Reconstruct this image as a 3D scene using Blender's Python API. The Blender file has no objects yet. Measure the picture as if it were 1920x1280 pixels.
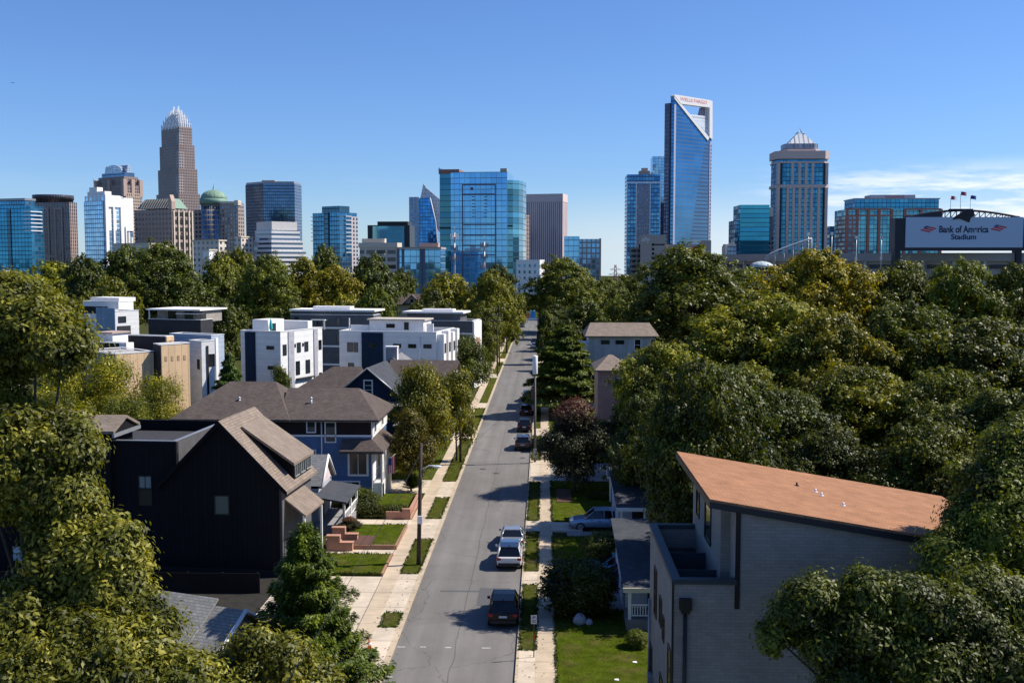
import bpy, math, random
import numpy as np
from mathutils import Vector, Matrix

# ---------------------------------------------------------------- camera, sky, sun, exposure
SC = bpy.context.scene
COL = SC.collection
F = 2000.0; HC = 22.0
PITCH = math.atan(150 / F); YAW = math.atan(60 / F)
cam_d = bpy.data.cameras.new("camera"); cam = bpy.data.objects.new("camera", cam_d); COL.objects.link(cam)
cam_d.sensor_width = 36; cam_d.lens = F / 1920 * 36
cam_d.clip_start = 0.5; cam_d.clip_end = 20000
cam.location = (0, 0, HC); cam.rotation_euler = (math.pi / 2 - PITCH, 0, YAW)
SC.camera = cam

SUN_EL = math.radians(47); SUN_AZ = math.radians(12)     # azimuth counted from +x towards +y
sdir = Vector((math.cos(SUN_EL) * math.cos(SUN_AZ), math.cos(SUN_EL) * math.sin(SUN_AZ), math.sin(SUN_EL)))
sun_d = bpy.data.lights.new("sun", 'SUN'); sun = bpy.data.objects.new("sun", sun_d); COL.objects.link(sun)
sun_d.energy = 5.0; sun_d.angle = math.radians(0.5); sun_d.color = (1.0, 0.93, 0.82)
sun.rotation_euler = (-sdir).to_track_quat('-Z', 'Y').to_euler(); sun.location = (60, 0, 80)

W = bpy.data.worlds.new("World"); SC.world = W; W.use_nodes = True
nt = W.node_tree; nt.nodes.clear()
def wn(t, **k):
    n = nt.nodes.new(t)
    for a, v in k.items(): setattr(n, a, v)
    return n
wout = wn('ShaderNodeOutputWorld'); wbg = wn('ShaderNodeBackground')
sky = wn('ShaderNodeTexSky', sky_type='NISHITA', sun_disc=False, sun_elevation=SUN_EL,
         sun_rotation=math.radians(90) - SUN_AZ, altitude=200, air_density=1.0, dust_density=0.2, ozone_density=2.6)
wbg.inputs['Strength'].default_value = 0.105
# the sky keeps its horizon colour below eye level, where the land falls away behind the city
stc = wn('ShaderNodeTexCoord'); ssp = wn('ShaderNodeSeparateXYZ'); nt.links.new(stc.outputs['Generated'], ssp.inputs[0])
smx = wn('ShaderNodeMath', operation='MAXIMUM'); nt.links.new(ssp.outputs['Z'], smx.inputs[0]); smx.inputs[1].default_value = 0.012
scb = wn('ShaderNodeCombineXYZ'); nt.links.new(ssp.outputs['X'], scb.inputs[0]); nt.links.new(ssp.outputs['Y'], scb.inputs[1]); nt.links.new(smx.outputs[0], scb.inputs[2]); nt.links.new(scb.outputs[0], sky.inputs[0])
# thin clouds low over the skyline on the right: noise stretched along the horizon
tc = wn('ShaderNodeTexCoord'); sep = wn('ShaderNodeSeparateXYZ'); nt.links.new(tc.outputs['Generated'], sep.inputs[0])
mp = wn('ShaderNodeMapping'); mp.inputs['Scale'].default_value = (4.5, 4.5, 34); mp.inputs['Location'].default_value = (0.35, 0.1, 0.6)
nt.links.new(tc.outputs['Generated'], mp.inputs[0])
nz = wn('ShaderNodeTexNoise'); nz.inputs['Scale'].default_value = 1.6; nz.inputs['Detail'].default_value = 9; nz.inputs['Roughness'].default_value = 0.62
nt.links.new(mp.outputs[0], nz.inputs['Vector'])
def wmath(op, a, b=None, c=None, clamp=False):
    n = wn('ShaderNodeMath', operation=op, use_clamp=clamp)
    for i, v in enumerate((a, b, c)):
        if v is None: continue
        if isinstance(v, (int, float)): n.inputs[i].default_value = v
        else: nt.links.new(v, n.inputs[i])
    return n.outputs[0]
def wmap(v, a, b, c=0.0, d=1.0):
    n = wn('ShaderNodeMapRange', interpolation_type='SMOOTHSTEP'); nt.links.new(v, n.inputs[0])
    for i, q in enumerate((a, b, c, d)): n.inputs[i + 1].default_value = q
    return n.outputs[0]
dens = wmap(nz.outputs['Fac'], 0.43, 0.64)
low = wmap(sep.outputs['Z'], 0.092, 0.062)
az = wmap(sep.outputs['X'], 0.15, 0.31, 0.04, 1.0)
cl = wmath('MULTIPLY', wmath('MULTIPLY', dens, low), az)
veil = wmath('MULTIPLY', wmath('MULTIPLY', wmap(sep.outputs['Z'], 0.08, 0.0), wmap(sep.outputs['X'], -0.2, 0.3, 0.25, 1.0)), 0.5)
cl = wmath('MAXIMUM', wmath('MULTIPLY', cl, 0.85), veil)
mx = wn('ShaderNodeMix', data_type='RGBA'); nt.links.new(cl, mx.inputs[0])
tint = wn('ShaderNodeMix', data_type='RGBA', blend_type='MULTIPLY'); tint.inputs[0].default_value = 1.0; tint.inputs[7].default_value = (0.50, 0.68, 1.0, 1)
nt.links.new(sky.outputs[0], tint.inputs[6]); nt.links.new(tint.outputs[2], mx.inputs[6]); mx.inputs[7].default_value = (7.6, 7.8, 8.6, 1)
nt.links.new(mx.outputs[2], wbg.inputs['Color']); nt.links.new(wbg.outputs[0], wout.inputs['Surface'])

SC.view_settings.view_transform = 'Standard'; SC.view_settings.look = 'None'
SC.view_settings.exposure = 0.44; SC.view_settings.gamma = 1; SC.view_settings.use_curve_mapping = False
SC.render.engine = 'CYCLES'
SC.cycles.max_bounces = 6; SC.cycles.diffuse_bounces = 3; SC.cycles.glossy_bounces = 3; SC.cycles.transmission_bounces = 3
SC.cycles.use_denoising = True
SC.cycles.caustics_reflective = False; SC.cycles.caustics_refractive = False

# ---------------------------------------------------------------- photograph position -> world
RT = Vector((math.cos(YAW), math.sin(YAW), 0)); FH = Vector((-math.sin(YAW), math.cos(YAW), 0))
FW = FH * math.cos(PITCH) + Vector((0, 0, -math.sin(PITCH))); UP = FH * math.sin(PITCH) + Vector((0, 0, math.cos(PITCH)))
def ray(px, py): return RT * ((px - 960) / F) + UP * ((640 - py) / F) + FW
def G(px, py, z=0.0):
    d = ray(px, py); t = (z - HC) / d.z
    return Vector((d.x * t, d.y * t, z))
def PY(px, py, y):
    d = ray(px, py); t = y / d.y
    return Vector((d.x * t, y, HC + d.z * t))

# ---------------------------------------------------------------- mesh helper
class MB:
    def __init__(s): s.v = []; s.f = []; s.m = []; s.sm = []
    def face(s, pts, m=0, smooth=False):
        i = len(s.v); s.v += [tuple(p) for p in pts]; s.f.append(tuple(range(i, i + len(pts)))); s.m.append(m); s.sm.append(smooth)
    def box(s, x0, x1, y0, y1, z0, z1, m=0, bottom=True):
        if x0 > x1: x0, x1 = x1, x0
        if y0 > y1: y0, y1 = y1, y0
        if z0 > z1: z0, z1 = z1, z0
        i = len(s.v)
        s.v += [(x0,y0,z0),(x1,y0,z0),(x1,y1,z0),(x0,y1,z0),(x0,y0,z1),(x1,y0,z1),(x1,y1,z1),(x0,y1,z1)]
        q = [(0,1,5,4),(1,2,6,5),(2,3,7,6),(3,0,4,7),(4,5,6,7)] + ([(3,2,1,0)] if bottom else [])
        for f in q: s.f.append(tuple(i + k for k in f)); s.m.append(m); s.sm.append(False)
        return s
    def prism(s, pts, z0, z1, m=0, top=None):       # pts counter-clockwise in plan
        n = len(pts); i = len(s.v)
        s.v += [(p[0], p[1], z0) for p in pts] + [(p[0], p[1], z1) for p in pts]
        for k in range(n):
            j = (k + 1) % n; s.f.append((i + k, i + j, i + n + j, i + n + k)); s.m.append(m); s.sm.append(False)
        s.f.append(tuple(i + n + k for k in range(n))); s.m.append(m if top is None else top); s.sm.append(False)
        s.f.append(tuple(i + k for k in reversed(range(n)))); s.m.append(m); s.sm.append(False)
        return s
    def slab(s, pts, t, m=0, m2=None):              # planar or bent polygon list given a thickness downwards
        n = len(pts); i = len(s.v); m2 = m if m2 is None else m2
        s.v += [tuple(p) for p in pts] + [(p[0], p[1], p[2] - t) for p in pts]
        s.f.append(tuple(i + k for k in range(n))); s.m.append(m); s.sm.append(False)
        s.f.append(tuple(i + n + k for k in reversed(range(n)))); s.m.append(m2); s.sm.append(False)
        for k in range(n):
            j = (k + 1) % n; s.f.append((i + k, i + n + k, i + n + j, i + j)); s.m.append(m2); s.sm.append(False)
        return s
    def ext(s, pts, d, m=0):                        # extrude a polygon (any plane) along vector d
        n = len(pts); i = len(s.v); d = Vector(d)
        s.v += [tuple(p) for p in pts] + [tuple(Vector(p) + d) for p in pts]
        s.f.append(tuple(i + k for k in range(n))); s.m.append(m); s.sm.append(False)
        s.f.append(tuple(i + n + k for k in reversed(range(n)))); s.m.append(m); s.sm.append(False)
        for k in range(n):
            j = (k + 1) % n; s.f.append((i + k, i + n + k, i + n + j, i + j)); s.m.append(m); s.sm.append(False)
        return s
    def tube(s, path, radii, n=8, m=0, caps=True):
        P = [Vector(p) for p in path]; i0 = len(s.v)
        for k, p in enumerate(P):
            d = (P[min(k + 1, len(P) - 1)] - P[max(k - 1, 0)])
            if d.length < 1e-9: d = Vector((0, 0, 1))
            d.normalize(); a = d.cross(Vector((0, 0, 1)) if abs(d.z) < .95 else Vector((1, 0, 0))).normalized(); b = d.cross(a)
            r = radii[k] if isinstance(radii, (list, tuple)) else radii
            for q in range(n):
                t = 2 * math.pi * q / n; s.v.append(tuple(p + (a * math.cos(t) + b * math.sin(t)) * r))
        for k in range(len(P) - 1):
            for q in range(n):
                q2 = (q + 1) % n
                s.f.append((i0 + k * n + q2, i0 + k * n + q, i0 + (k + 1) * n + q, i0 + (k + 1) * n + q2)); s.m.append(m); s.sm.append(True)
        if caps:
            s.f.append(tuple(i0 + q for q in range(n))); s.m.append(m); s.sm.append(False)
            s.f.append(tuple(i0 + (len(P) - 1) * n + q for q in reversed(range(n)))); s.m.append(m); s.sm.append(False)
        return s
    def lathe(s, prof, n=16, c=(0, 0), m=0, smooth=True):   # prof: (r, z) from bottom to top
        i0 = len(s.v)
        for r, z in prof:
            for q in range(n):
                t = 2 * math.pi * q / n; s.v.append((c[0] + r * math.cos(t), c[1] + r * math.sin(t), z))
        for k in range(len(prof) - 1):
            for q in range(n):
                q2 = (q + 1) % n
                s.f.append((i0 + k * n + q, i0 + k * n + q2, i0 + (k + 1) * n + q2, i0 + (k + 1) * n + q)); s.m.append(m); s.sm.append(smooth)
        s.f.append(tuple(i0 + q for q in reversed(range(n)))); s.m.append(m); s.sm.append(False)
        s.f.append(tuple(i0 + (len(prof) - 1) * n + q for q in range(n))); s.m.append(m); s.sm.append(False)
        return s
    def rot(s, M):
        s.v = [tuple(M @ Vector(p)) for p in s.v]; return s
    def mesh(s, name, mats):
        me = bpy.data.meshes.new(name); me.from_pydata(s.v, [], s.f)
        for m in (mats if isinstance(mats, (list, tuple)) else [mats]): me.materials.append(m)
        me.polygons.foreach_set('material_index', s.m); me.polygons.foreach_set('use_smooth', s.sm)
        me.update()
        uv = me.uv_layers.new(name='UVMap')
        for p in me.polygons:
            n = p.normal
            if abs(n.z) < 0.75:
                t = Vector((-n.y, n.x, 0)); t.normalize()
                for li in p.loop_indices:
                    co = me.vertices[me.loops[li].vertex_index].co; uv.data[li].uv = (co.dot(t), co.z)
            else:
                for li in p.loop_indices:
                    co = me.vertices[me.loops[li].vertex_index].co; uv.data[li].uv = (co.x, co.y)
        return me
    def build(s, name, mats, parent=None, loc=None, rz=0):
        o = bpy.data.objects.new(name, s.mesh(name, mats)); COL.objects.link(o)
        if parent is not None: o.parent = parent
        if loc is not None: o.location = loc
        if rz: o.rotation_euler = (0, 0, rz)
        return o

def tag(o, label=None, cat=None, group=None, kind=None):
    if label: o['label'] = label
    if cat: o['category'] = cat
    if group: o['group'] = group
    if kind: o['kind'] = kind
    return o
def thing(name, label, cat, loc=(0, 0, 0), rz=0, group=None):
    o = bpy.data.objects.new(name, None); COL.objects.link(o); o.location = loc; o.rotation_euler = (0, 0, rz); o.empty_display_size = .1
    return tag(o, label, cat, group)
def structure(name, mb, mats): return tag(mb.build(name, mats), kind='structure')
KIDS = {}
def copy_tree(o, parent=None):
    c = o.copy(); COL.objects.link(c); c.parent = parent
    for ch in o.children: copy_tree(ch, c)
    return c

# ---------------------------------------------------------------- materials
def newmat(name):
    m = bpy.data.materials.new(name); m.use_nodes = True; t = m.node_tree
    return m, t, t.nodes['Principled BSDF'], t.nodes['Material Output']
def N(t, ty, ins=None, **k):
    n = t.nodes.new(ty)
    for a, v in k.items(): setattr(n, a, v)
    for a, v in (ins or {}).items():
        if isinstance(v, bpy.types.NodeSocket): t.links.new(v, n.inputs[a])
        else: n.inputs[a].default_value = v
    return n
def MA(t, op, a, b=0.0, clamp=False):
    return N(t, 'ShaderNodeMath', {0: a, 1: b}, operation=op, use_clamp=clamp).outputs[0]
def MIX(t, f, a, b, mode='MIX'):
    n = t.nodes.new('ShaderNodeMix'); n.data_type = 'RGBA'; n.blend_type = mode
    for i, v in ((0, f), (6, a), (7, b)):
        if isinstance(v, bpy.types.NodeSocket): t.links.new(v, n.inputs[i])
        elif i == 0: n.inputs[0].default_value = v
        else: n.inputs[i].default_value = (*v, 1) if len(v) == 3 else v
    return n.outputs[2]
def c4(c): return (c[0], c[1], c[2], 1)
def mul(c, k): return tuple(min(1, x * k) for x in c)

def plain(name, col, rough=.7, metal=0.0, var=.18, scale=1.5, spec=.4):
    m, t, b, o = newmat(name)
    tc = N(t, 'ShaderNodeTexCoord'); nz = N(t, 'ShaderNodeTexNoise', {'Vector': tc.outputs['Object'], 'Scale': scale, 'Detail': 5, 'Roughness': .65})
    f = N(t, 'ShaderNodeMapRange', {0: nz.outputs['Fac'], 1: .3, 2: .7, 3: 1 - var, 4: 1 + var}).outputs[0]
    c = N(t, 'ShaderNodeVectorMath', {0: col, 1: f}, operation='MULTIPLY'); c.inputs[0].default_value = col
    t.links.new(c.outputs[0], b.inputs['Base Color'])
    b.inputs['Roughness'].default_value = rough; b.inputs['Metallic'].default_value = metal; b.inputs['Specular IOR Level'].default_value = spec
    return m
def siding(name, col, pitch=.18, vertical=False, var=.12, depth=.25):
    m, t, b, o = newmat(name)
    uv = N(t, 'ShaderNodeUVMap'); sx = N(t, 'ShaderNodeSeparateXYZ', {0: uv.outputs[0]})
    u = MA(t, 'FRACT', MA(t, 'DIVIDE', sx.outputs[0 if vertical else 1], pitch))
    line = MA(t, 'LESS_THAN', u, .12)
    tc = N(t, 'ShaderNodeTexCoord'); nz = N(t, 'ShaderNodeTexNoise', {'Vector': tc.outputs['Object'], 'Scale': .8, 'Detail': 5, 'Roughness': .6})
    f = N(t, 'ShaderNodeMapRange', {0: nz.outputs['Fac'], 1: .3, 2: .7, 3: 1 - var, 4: 1 + var}).outputs[0]
    bd = N(t, 'ShaderNodeTexWhiteNoise', {'W': MA(t, 'FLOOR', MA(t, 'DIVIDE', sx.outputs[0 if vertical else 1], pitch))}, noise_dimensions='1D')
    f = MA(t, 'MULTIPLY', f, N(t, 'ShaderNodeMapRange', {0: bd.outputs[0], 3: .94, 4: 1.06}).outputs[0])
    f = MA(t, 'MULTIPLY', f, MA(t, 'SUBTRACT', 1.0, MA(t, 'MULTIPLY', line, depth)))
    c = N(t, 'ShaderNodeVectorMath', {1: f}, operation='MULTIPLY'); c.inputs[0].default_value = col
    t.links.new(c.outputs[0], b.inputs['Base Color']); b.inputs['Roughness'].default_value = .75; b.inputs['Specular IOR Level'].default_value = .12
    bp = N(t, 'ShaderNodeBump', {'Height': u, 'Strength': .5, 'Distance': .02}); t.links.new(bp.outputs[0], b.inputs['Normal'])
    return m
def shingle(name, col, col2, sc=1.0):
    m, t, b, o = newmat(name)
    uv = N(t, 'ShaderNodeUVMap')
    br = N(t, 'ShaderNodeTexBrick', {'Vector': uv.outputs[0], 'Scale': 1.0, 'Mortar Size': .012, 'Brick Width': .33 * sc, 'Row Height': .15 * sc, 'Bias': 0.0,
           'Color1': c4(col), 'Color2': c4(col2), 'Mortar': c4(mul(col2, .6))})
    nz = N(t, 'ShaderNodeTexNoise', {'Vector': uv.outputs[0], 'Scale': .9, 'Detail': 6, 'Roughness': .7})
    f = N(t, 'ShaderNodeMapRange', {0: nz.outputs['Fac'], 1: .25, 2: .75, 3: .75, 4: 1.22}).outputs[0]
    c = N(t, 'ShaderNodeVectorMath', {0: br.outputs[0], 1: f}, operation='MULTIPLY')
    t.links.new(c.outputs[0], b.inputs['Base Color']); b.inputs['Roughness'].default_value = .9; b.inputs['Specular IOR Level'].default_value = .2
    return m
def brick(name, c1, c2, mort, w=.22, h=.075):
    m, t, b, o = newmat(name)
    uv = N(t, 'ShaderNodeUVMap')
    br = N(t, 'ShaderNodeTexBrick', {'Vector': uv.outputs[0], 'Scale': 1.0, 'Mortar Size': .008, 'Brick Width': w, 'Row Height': h,
           'Color1': c4(c1), 'Color2': c4(c2), 'Mortar': c4(mort)})
    nz = N(t, 'ShaderNodeTexNoise', {'Vector': uv.outputs[0], 'Scale': .7, 'Detail': 6, 'Roughness': .7})
    f = N(t, 'ShaderNodeMapRange', {0: nz.outputs['Fac'], 1: .25, 2: .75, 3: .8, 4: 1.15}).outputs[0]
    c = N(t, 'ShaderNodeVectorMath', {0: br.outputs[0], 1: f}, operation='MULTIPLY')
    t.links.new(c.outputs[0], b.inputs['Base Color']); b.inputs['Roughness'].default_value = .85
    return m
def facade(name, wall, glass, pu, pv, fu, fv, metal=.75, jit=.35, wrough=.75, grough=.08, tilt=.02, wmetal=0.0):
    """windows of fu x fv of each pu x pv metre bay; each pane has its own tint and tilt"""
    m, t, b, o = newmat(name)
    uv = N(t, 'ShaderNodeUVMap'); sx = N(t, 'ShaderNodeSeparateXYZ', {0: uv.outputs[0]})
    u = MA(t, 'DIVIDE', sx.outputs[0], pu); v = MA(t, 'DIVIDE', sx.outputs[1], pv)
    mk = MA(t, 'MULTIPLY', MA(t, 'LESS_THAN', MA(t, 'ABSOLUTE', MA(t, 'SUBTRACT', MA(t, 'FRACT', u), .5)), fu / 2 if fu < 1 else 9.),
            MA(t, 'LESS_THAN', MA(t, 'ABSOLUTE', MA(t, 'SUBTRACT', MA(t, 'FRACT', v), .5)), fv / 2 if fv < 1 else 9.))
    cell = N(t, 'ShaderNodeCombineXYZ', {0: MA(t, 'FLOOR', u), 1: MA(t, 'FLOOR', v)})
    wnz = N(t, 'ShaderNodeTexWhiteNoise', {'Vector': cell.outputs[0]}, noise_dimensions='2D')
    big = N(t, 'ShaderNodeTexNoise', {'Vector': uv.outputs[0], 'Scale': .03, 'Detail': 3})
    f = MA(t, 'MULTIPLY', N(t, 'ShaderNodeMapRange', {0: wnz.outputs[0], 3: 1 - jit, 4: 1 + jit * .6}).outputs[0],
           N(t, 'ShaderNodeMapRange', {0: big.outputs[0], 1: .3, 2: .7, 3: .82, 4: 1.18}).outputs[0])
    gc = N(t, 'ShaderNodeVectorMath', {1: f}, operation='MULTIPLY'); gc.inputs[0].default_value = glass
    off = N(t, 'ShaderNodeVectorMath', {0: wnz.outputs[1], 1: (.5, .5, .5)}, operation='SUBTRACT')
    off2 = N(t, 'ShaderNodeVectorMath', {0: off.outputs[0], 1: (tilt * 2,) * 3}, operation='MULTIPLY')
    ge = N(t, 'ShaderNodeNewGeometry')
    nn = N(t, 'ShaderNodeVectorMath', {0: N(t, 'ShaderNodeVectorMath', {0: ge.outputs['Normal'], 1: off2.outputs[0]}, operation='ADD').outputs[0]}, operation='NORMALIZE')
    g = N(t, 'ShaderNodeBsdfPrincipled', {'Base Color': gc.outputs[0], 'Metallic': metal, 'Roughness': grough, 'Normal': nn.outputs[0]})
    wv = N(t, 'ShaderNodeMapRange', {0: big.outputs[0], 1: .3, 2: .7, 3: .9, 4: 1.1}).outputs[0]
    wc = N(t, 'ShaderNodeVectorMath', {1: wv}, operation='MULTIPLY'); wc.inputs[0].default_value = wall
    t.links.new(wc.outputs[0], b.inputs['Base Color']); b.inputs['Roughness'].default_value = wrough; b.inputs['Metallic'].default_value = wmetal
    ms = N(t, 'ShaderNodeMixShader', {0: mk, 1: b.outputs[0], 2: g.outputs[0]}); t.links.new(ms.outputs[0], o.inputs['Surface'])
    return m
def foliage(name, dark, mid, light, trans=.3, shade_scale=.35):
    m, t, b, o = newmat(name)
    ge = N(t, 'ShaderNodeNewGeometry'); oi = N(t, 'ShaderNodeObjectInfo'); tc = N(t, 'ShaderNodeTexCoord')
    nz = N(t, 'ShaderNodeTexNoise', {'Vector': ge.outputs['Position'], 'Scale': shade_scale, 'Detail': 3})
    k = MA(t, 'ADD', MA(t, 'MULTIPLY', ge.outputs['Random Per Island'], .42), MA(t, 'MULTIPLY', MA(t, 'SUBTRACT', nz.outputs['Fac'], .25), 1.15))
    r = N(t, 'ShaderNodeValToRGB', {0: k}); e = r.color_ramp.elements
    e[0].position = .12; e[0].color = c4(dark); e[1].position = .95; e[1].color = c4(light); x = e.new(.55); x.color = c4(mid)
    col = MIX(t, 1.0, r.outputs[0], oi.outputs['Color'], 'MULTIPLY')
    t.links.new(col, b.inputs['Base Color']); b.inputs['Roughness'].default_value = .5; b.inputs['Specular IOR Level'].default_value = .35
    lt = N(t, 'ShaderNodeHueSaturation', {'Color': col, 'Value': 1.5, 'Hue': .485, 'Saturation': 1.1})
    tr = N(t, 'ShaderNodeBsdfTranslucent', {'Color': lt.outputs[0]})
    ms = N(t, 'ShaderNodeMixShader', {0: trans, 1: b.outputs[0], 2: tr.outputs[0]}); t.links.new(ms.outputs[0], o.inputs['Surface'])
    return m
def asphalt(name):
    m, t, b, o = newmat(name)
    ge = N(t, 'ShaderNodeNewGeometry'); P = ge.outputs['Position']
    fine = N(t, 'ShaderNodeTexNoise', {'Vector': P, 'Scale': 9, 'Detail': 6, 'Roughness': .75})
    st = N(t, 'ShaderNodeMapping', {'Vector': P}); st.inputs['Scale'].default_value = (.55, .035, 1)
    streak = N(t, 'ShaderNodeTexNoise', {'Vector': st.outputs[0], 'Scale': 1.6, 'Detail': 4, 'Roughness': .6})
    blot = N(t, 'ShaderNodeTexNoise', {'Vector': P, 'Scale': .22, 'Detail': 5, 'Roughness': .65})
    f = MA(t, 'ADD', MA(t, 'MULTIPLY', MA(t, 'SUBTRACT', fine.outputs[0], .5), .28), 1.0)
    f = MA(t, 'MULTIPLY', f, N(t, 'ShaderNodeMapRange', {0: streak.outputs[0], 1: .3, 2: .7, 3: .86, 4: 1.12}).outputs[0])
    f = MA(t, 'MULTIPLY', f, N(t, 'ShaderNodeMapRange', {0: blot.outputs[0], 1: .3, 2: .7, 3: .9, 4: 1.1}).outputs[0])
    # cracks
    ck = N(t, 'ShaderNodeTexVoronoi', {'Vector': N(t, 'ShaderNodeVectorMath', {0: P, 1: N(t, 'ShaderNodeVectorMath', {0: blot.outputs['Color'], 1: (3, 3, 0)}, operation='MULTIPLY').outputs[0]}, operation='ADD').outputs[0], 'Scale': .16}, feature='DISTANCE_TO_EDGE')
    cr = MA(t, 'LESS_THAN', ck.outputs['Distance'], .0035)
    f = MA(t, 'MULTIPLY', f, MA(t, 'SUBTRACT', 1, MA(t, 'MULTIPLY', cr, .38)))
    # tar seams along the lane joints and broad worn tracks
    sx = N(t, 'ShaderNodeSeparateXYZ', {0: P}); wob = MA(t, 'ADD', sx.outputs[0], MA(t, 'MULTIPLY', MA(t, 'SUBTRACT', blot.outputs[0], .5), .5))
    seam = MA(t, 'LESS_THAN', MA(t, 'ABSOLUTE', MA(t, 'ADD', wob, 5.0)), .035); f = MA(t, 'MULTIPLY', f, MA(t, 'SUBTRACT', 1, MA(t, 'MULTIPLY', seam, .35)))
    trk = MA(t, 'ABSOLUTE', MA(t, 'SUBTRACT', MA(t, 'FRACT', MA(t, 'DIVIDE', MA(t, 'ADD', wob, .3), 1.75)), .5)); f = MA(t, 'MULTIPLY', f, N(t, 'ShaderNodeMapRange', {0: trk, 1: 0, 2: .5, 3: .95, 4: 1.05}).outputs[0])
    pn = N(t, 'ShaderNodeTexVoronoi', {'Vector': P, 'Scale': .11, 'Randomness': .9}); f = MA(t, 'MULTIPLY', f, N(t, 'ShaderNodeMapRange', {0: N(t, 'ShaderNodeSeparateXYZ', {0: pn.outputs['Color']}).outputs[0], 3: .94, 4: 1.05}).outputs[0])
    c = N(t, 'ShaderNodeVectorMath', {1: f}, operation='MULTIPLY'); c.inputs[0].default_value = (.166, .157, .147)
    t.links.new(c.outputs[0], b.inputs['Base Color']); b.inputs['Roughness'].default_value = .9; b.inputs['Specular IOR Level'].default_value = .25
    return m
def concrete(name, col, joint=1.5):
    m, t, b, o = newmat(name)
    ge = N(t, 'ShaderNodeNewGeometry'); P = ge.outputs['Position']; sx = N(t, 'ShaderNodeSeparateXYZ', {0: P})
    a = N(t, 'ShaderNodeTexNoise', {'Vector': P, 'Scale': .6, 'Detail': 7, 'Roughness': .7})
    sl = N(t, 'ShaderNodeTexWhiteNoise', {'W': MA(t, 'FLOOR', MA(t, 'DIVIDE', sx.outputs[1], joint))}, noise_dimensions='1D')
    j = MA(t, 'LESS_THAN', MA(t, 'FRACT', MA(t, 'DIVIDE', sx.outputs[1], joint)), .03)
    f = N(t, 'ShaderNodeMapRange', {0: a.outputs[0], 1: .25, 2: .75, 3: .72, 4: 1.2}).outputs[0]
    f = MA(t, 'MULTIPLY', f, N(t, 'ShaderNodeMapRange', {0: sl.outputs[0], 3: .93, 4: 1.05}).outputs[0])
    f = MA(t, 'MULTIPLY', f, MA(t, 'SUBTRACT', 1, MA(t, 'MULTIPLY', j, .45)))
    c = N(t, 'ShaderNodeVectorMath', {1: f}, operation='MULTIPLY'); c.inputs[0].default_value = col
    t.links.new(c.outputs[0], b.inputs['Base Color']); b.inputs['Roughness'].default_value = .85
    return m
def grassmat(name, a, bcol, dirt=(.12, .09, .05), dirtiness=.25):
    m, t, b, o = newmat(name)
    ge = N(t, 'ShaderNodeNewGeometry'); P = ge.outputs['Position']
    n1 = N(t, 'ShaderNodeTexNoise', {'Vector': P, 'Scale': 6, 'Detail': 7, 'Roughness': .8})
    n2 = N(t, 'ShaderNodeTexNoise', {'Vector': P, 'Scale': .55, 'Detail': 7, 'Roughness': .7})
    c = MIX(t, N(t, 'ShaderNodeMapRange', {0: n1.outputs[0], 1: .32, 2: .68}).outputs[0], a, bcol)
    c = MIX(t, N(t, 'ShaderNodeMapRange', {0: n2.outputs[0], 1: .47, 2: .66, 3: 0, 4: min(1, dirtiness * 1.3)}).outputs[0], c, dirt)
    n3 = N(t, 'ShaderNodeTexNoise', {'Vector': P, 'Scale': 1.7, 'Detail': 4}); c = MIX(t, 1.0, c, N(t, 'ShaderNodeMapRange', {0: n3.outputs[0], 1: .3, 2: .7, 3: .72, 4: 1.25}).outputs[0], 'MULTIPLY')
    t.links.new(c, b.inputs['Base Color']); b.inputs['Roughness'].default_value = 1; b.inputs['Specular IOR Level'].default_value = .0
    bp = N(t, 'ShaderNodeBump', {'Height': n1.outputs[0], 'Strength': 1.0, 'Distance': .15}); t.links.new(bp.outputs[0], b.inputs['Normal'])
    return m
def carpaint(name, col, metal=.3, rough=.25):
    m, t, b, o = newmat(name)
    b.inputs['Base Color'].default_value = c4(col); b.inputs['Metallic'].default_value = metal; b.inputs['Roughness'].default_value = rough
    b.inputs['Coat Weight'].default_value = .8; b.inputs['Coat Roughness'].default_value = .04
    return m
def winglass(name, col=(.02, .028, .035), rough=.06, metal=.25):
    m, t, b, o = newmat(name)
    tc = N(t, 'ShaderNodeTexCoord'); oi = N(t, 'ShaderNodeObjectInfo')
    f = N(t, 'ShaderNodeMapRange', {0: oi.outputs['Random'], 3: .5, 4: 1.8}).outputs[0]
    c = N(t, 'ShaderNodeVectorMath', {1: f}, operation='MULTIPLY'); c.inputs[0].default_value = col
    t.links.new(c.outputs[0], b.inputs['Base Color']); b.inputs['Roughness'].default_value = rough; b.inputs['Metallic'].default_value = metal
    b.inputs['Specular IOR Level'].default_value = .8
    return m
WHITE = plain('white_trim', (.78, .77, .75), .5, var=.05)
GLASS = winglass('window_glass')
BLACKM = plain('black_metal', (.012, .013, .016), .4, var=.1)
GREYM = plain('grey_metal', (.3, .31, .33), .4, .4, var=.1)
DARK = plain('dark_void', (.015, .015, .017), .8)
BARK = plain('bark', (.07, .052, .04), .95, var=.4, scale=6)
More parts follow.
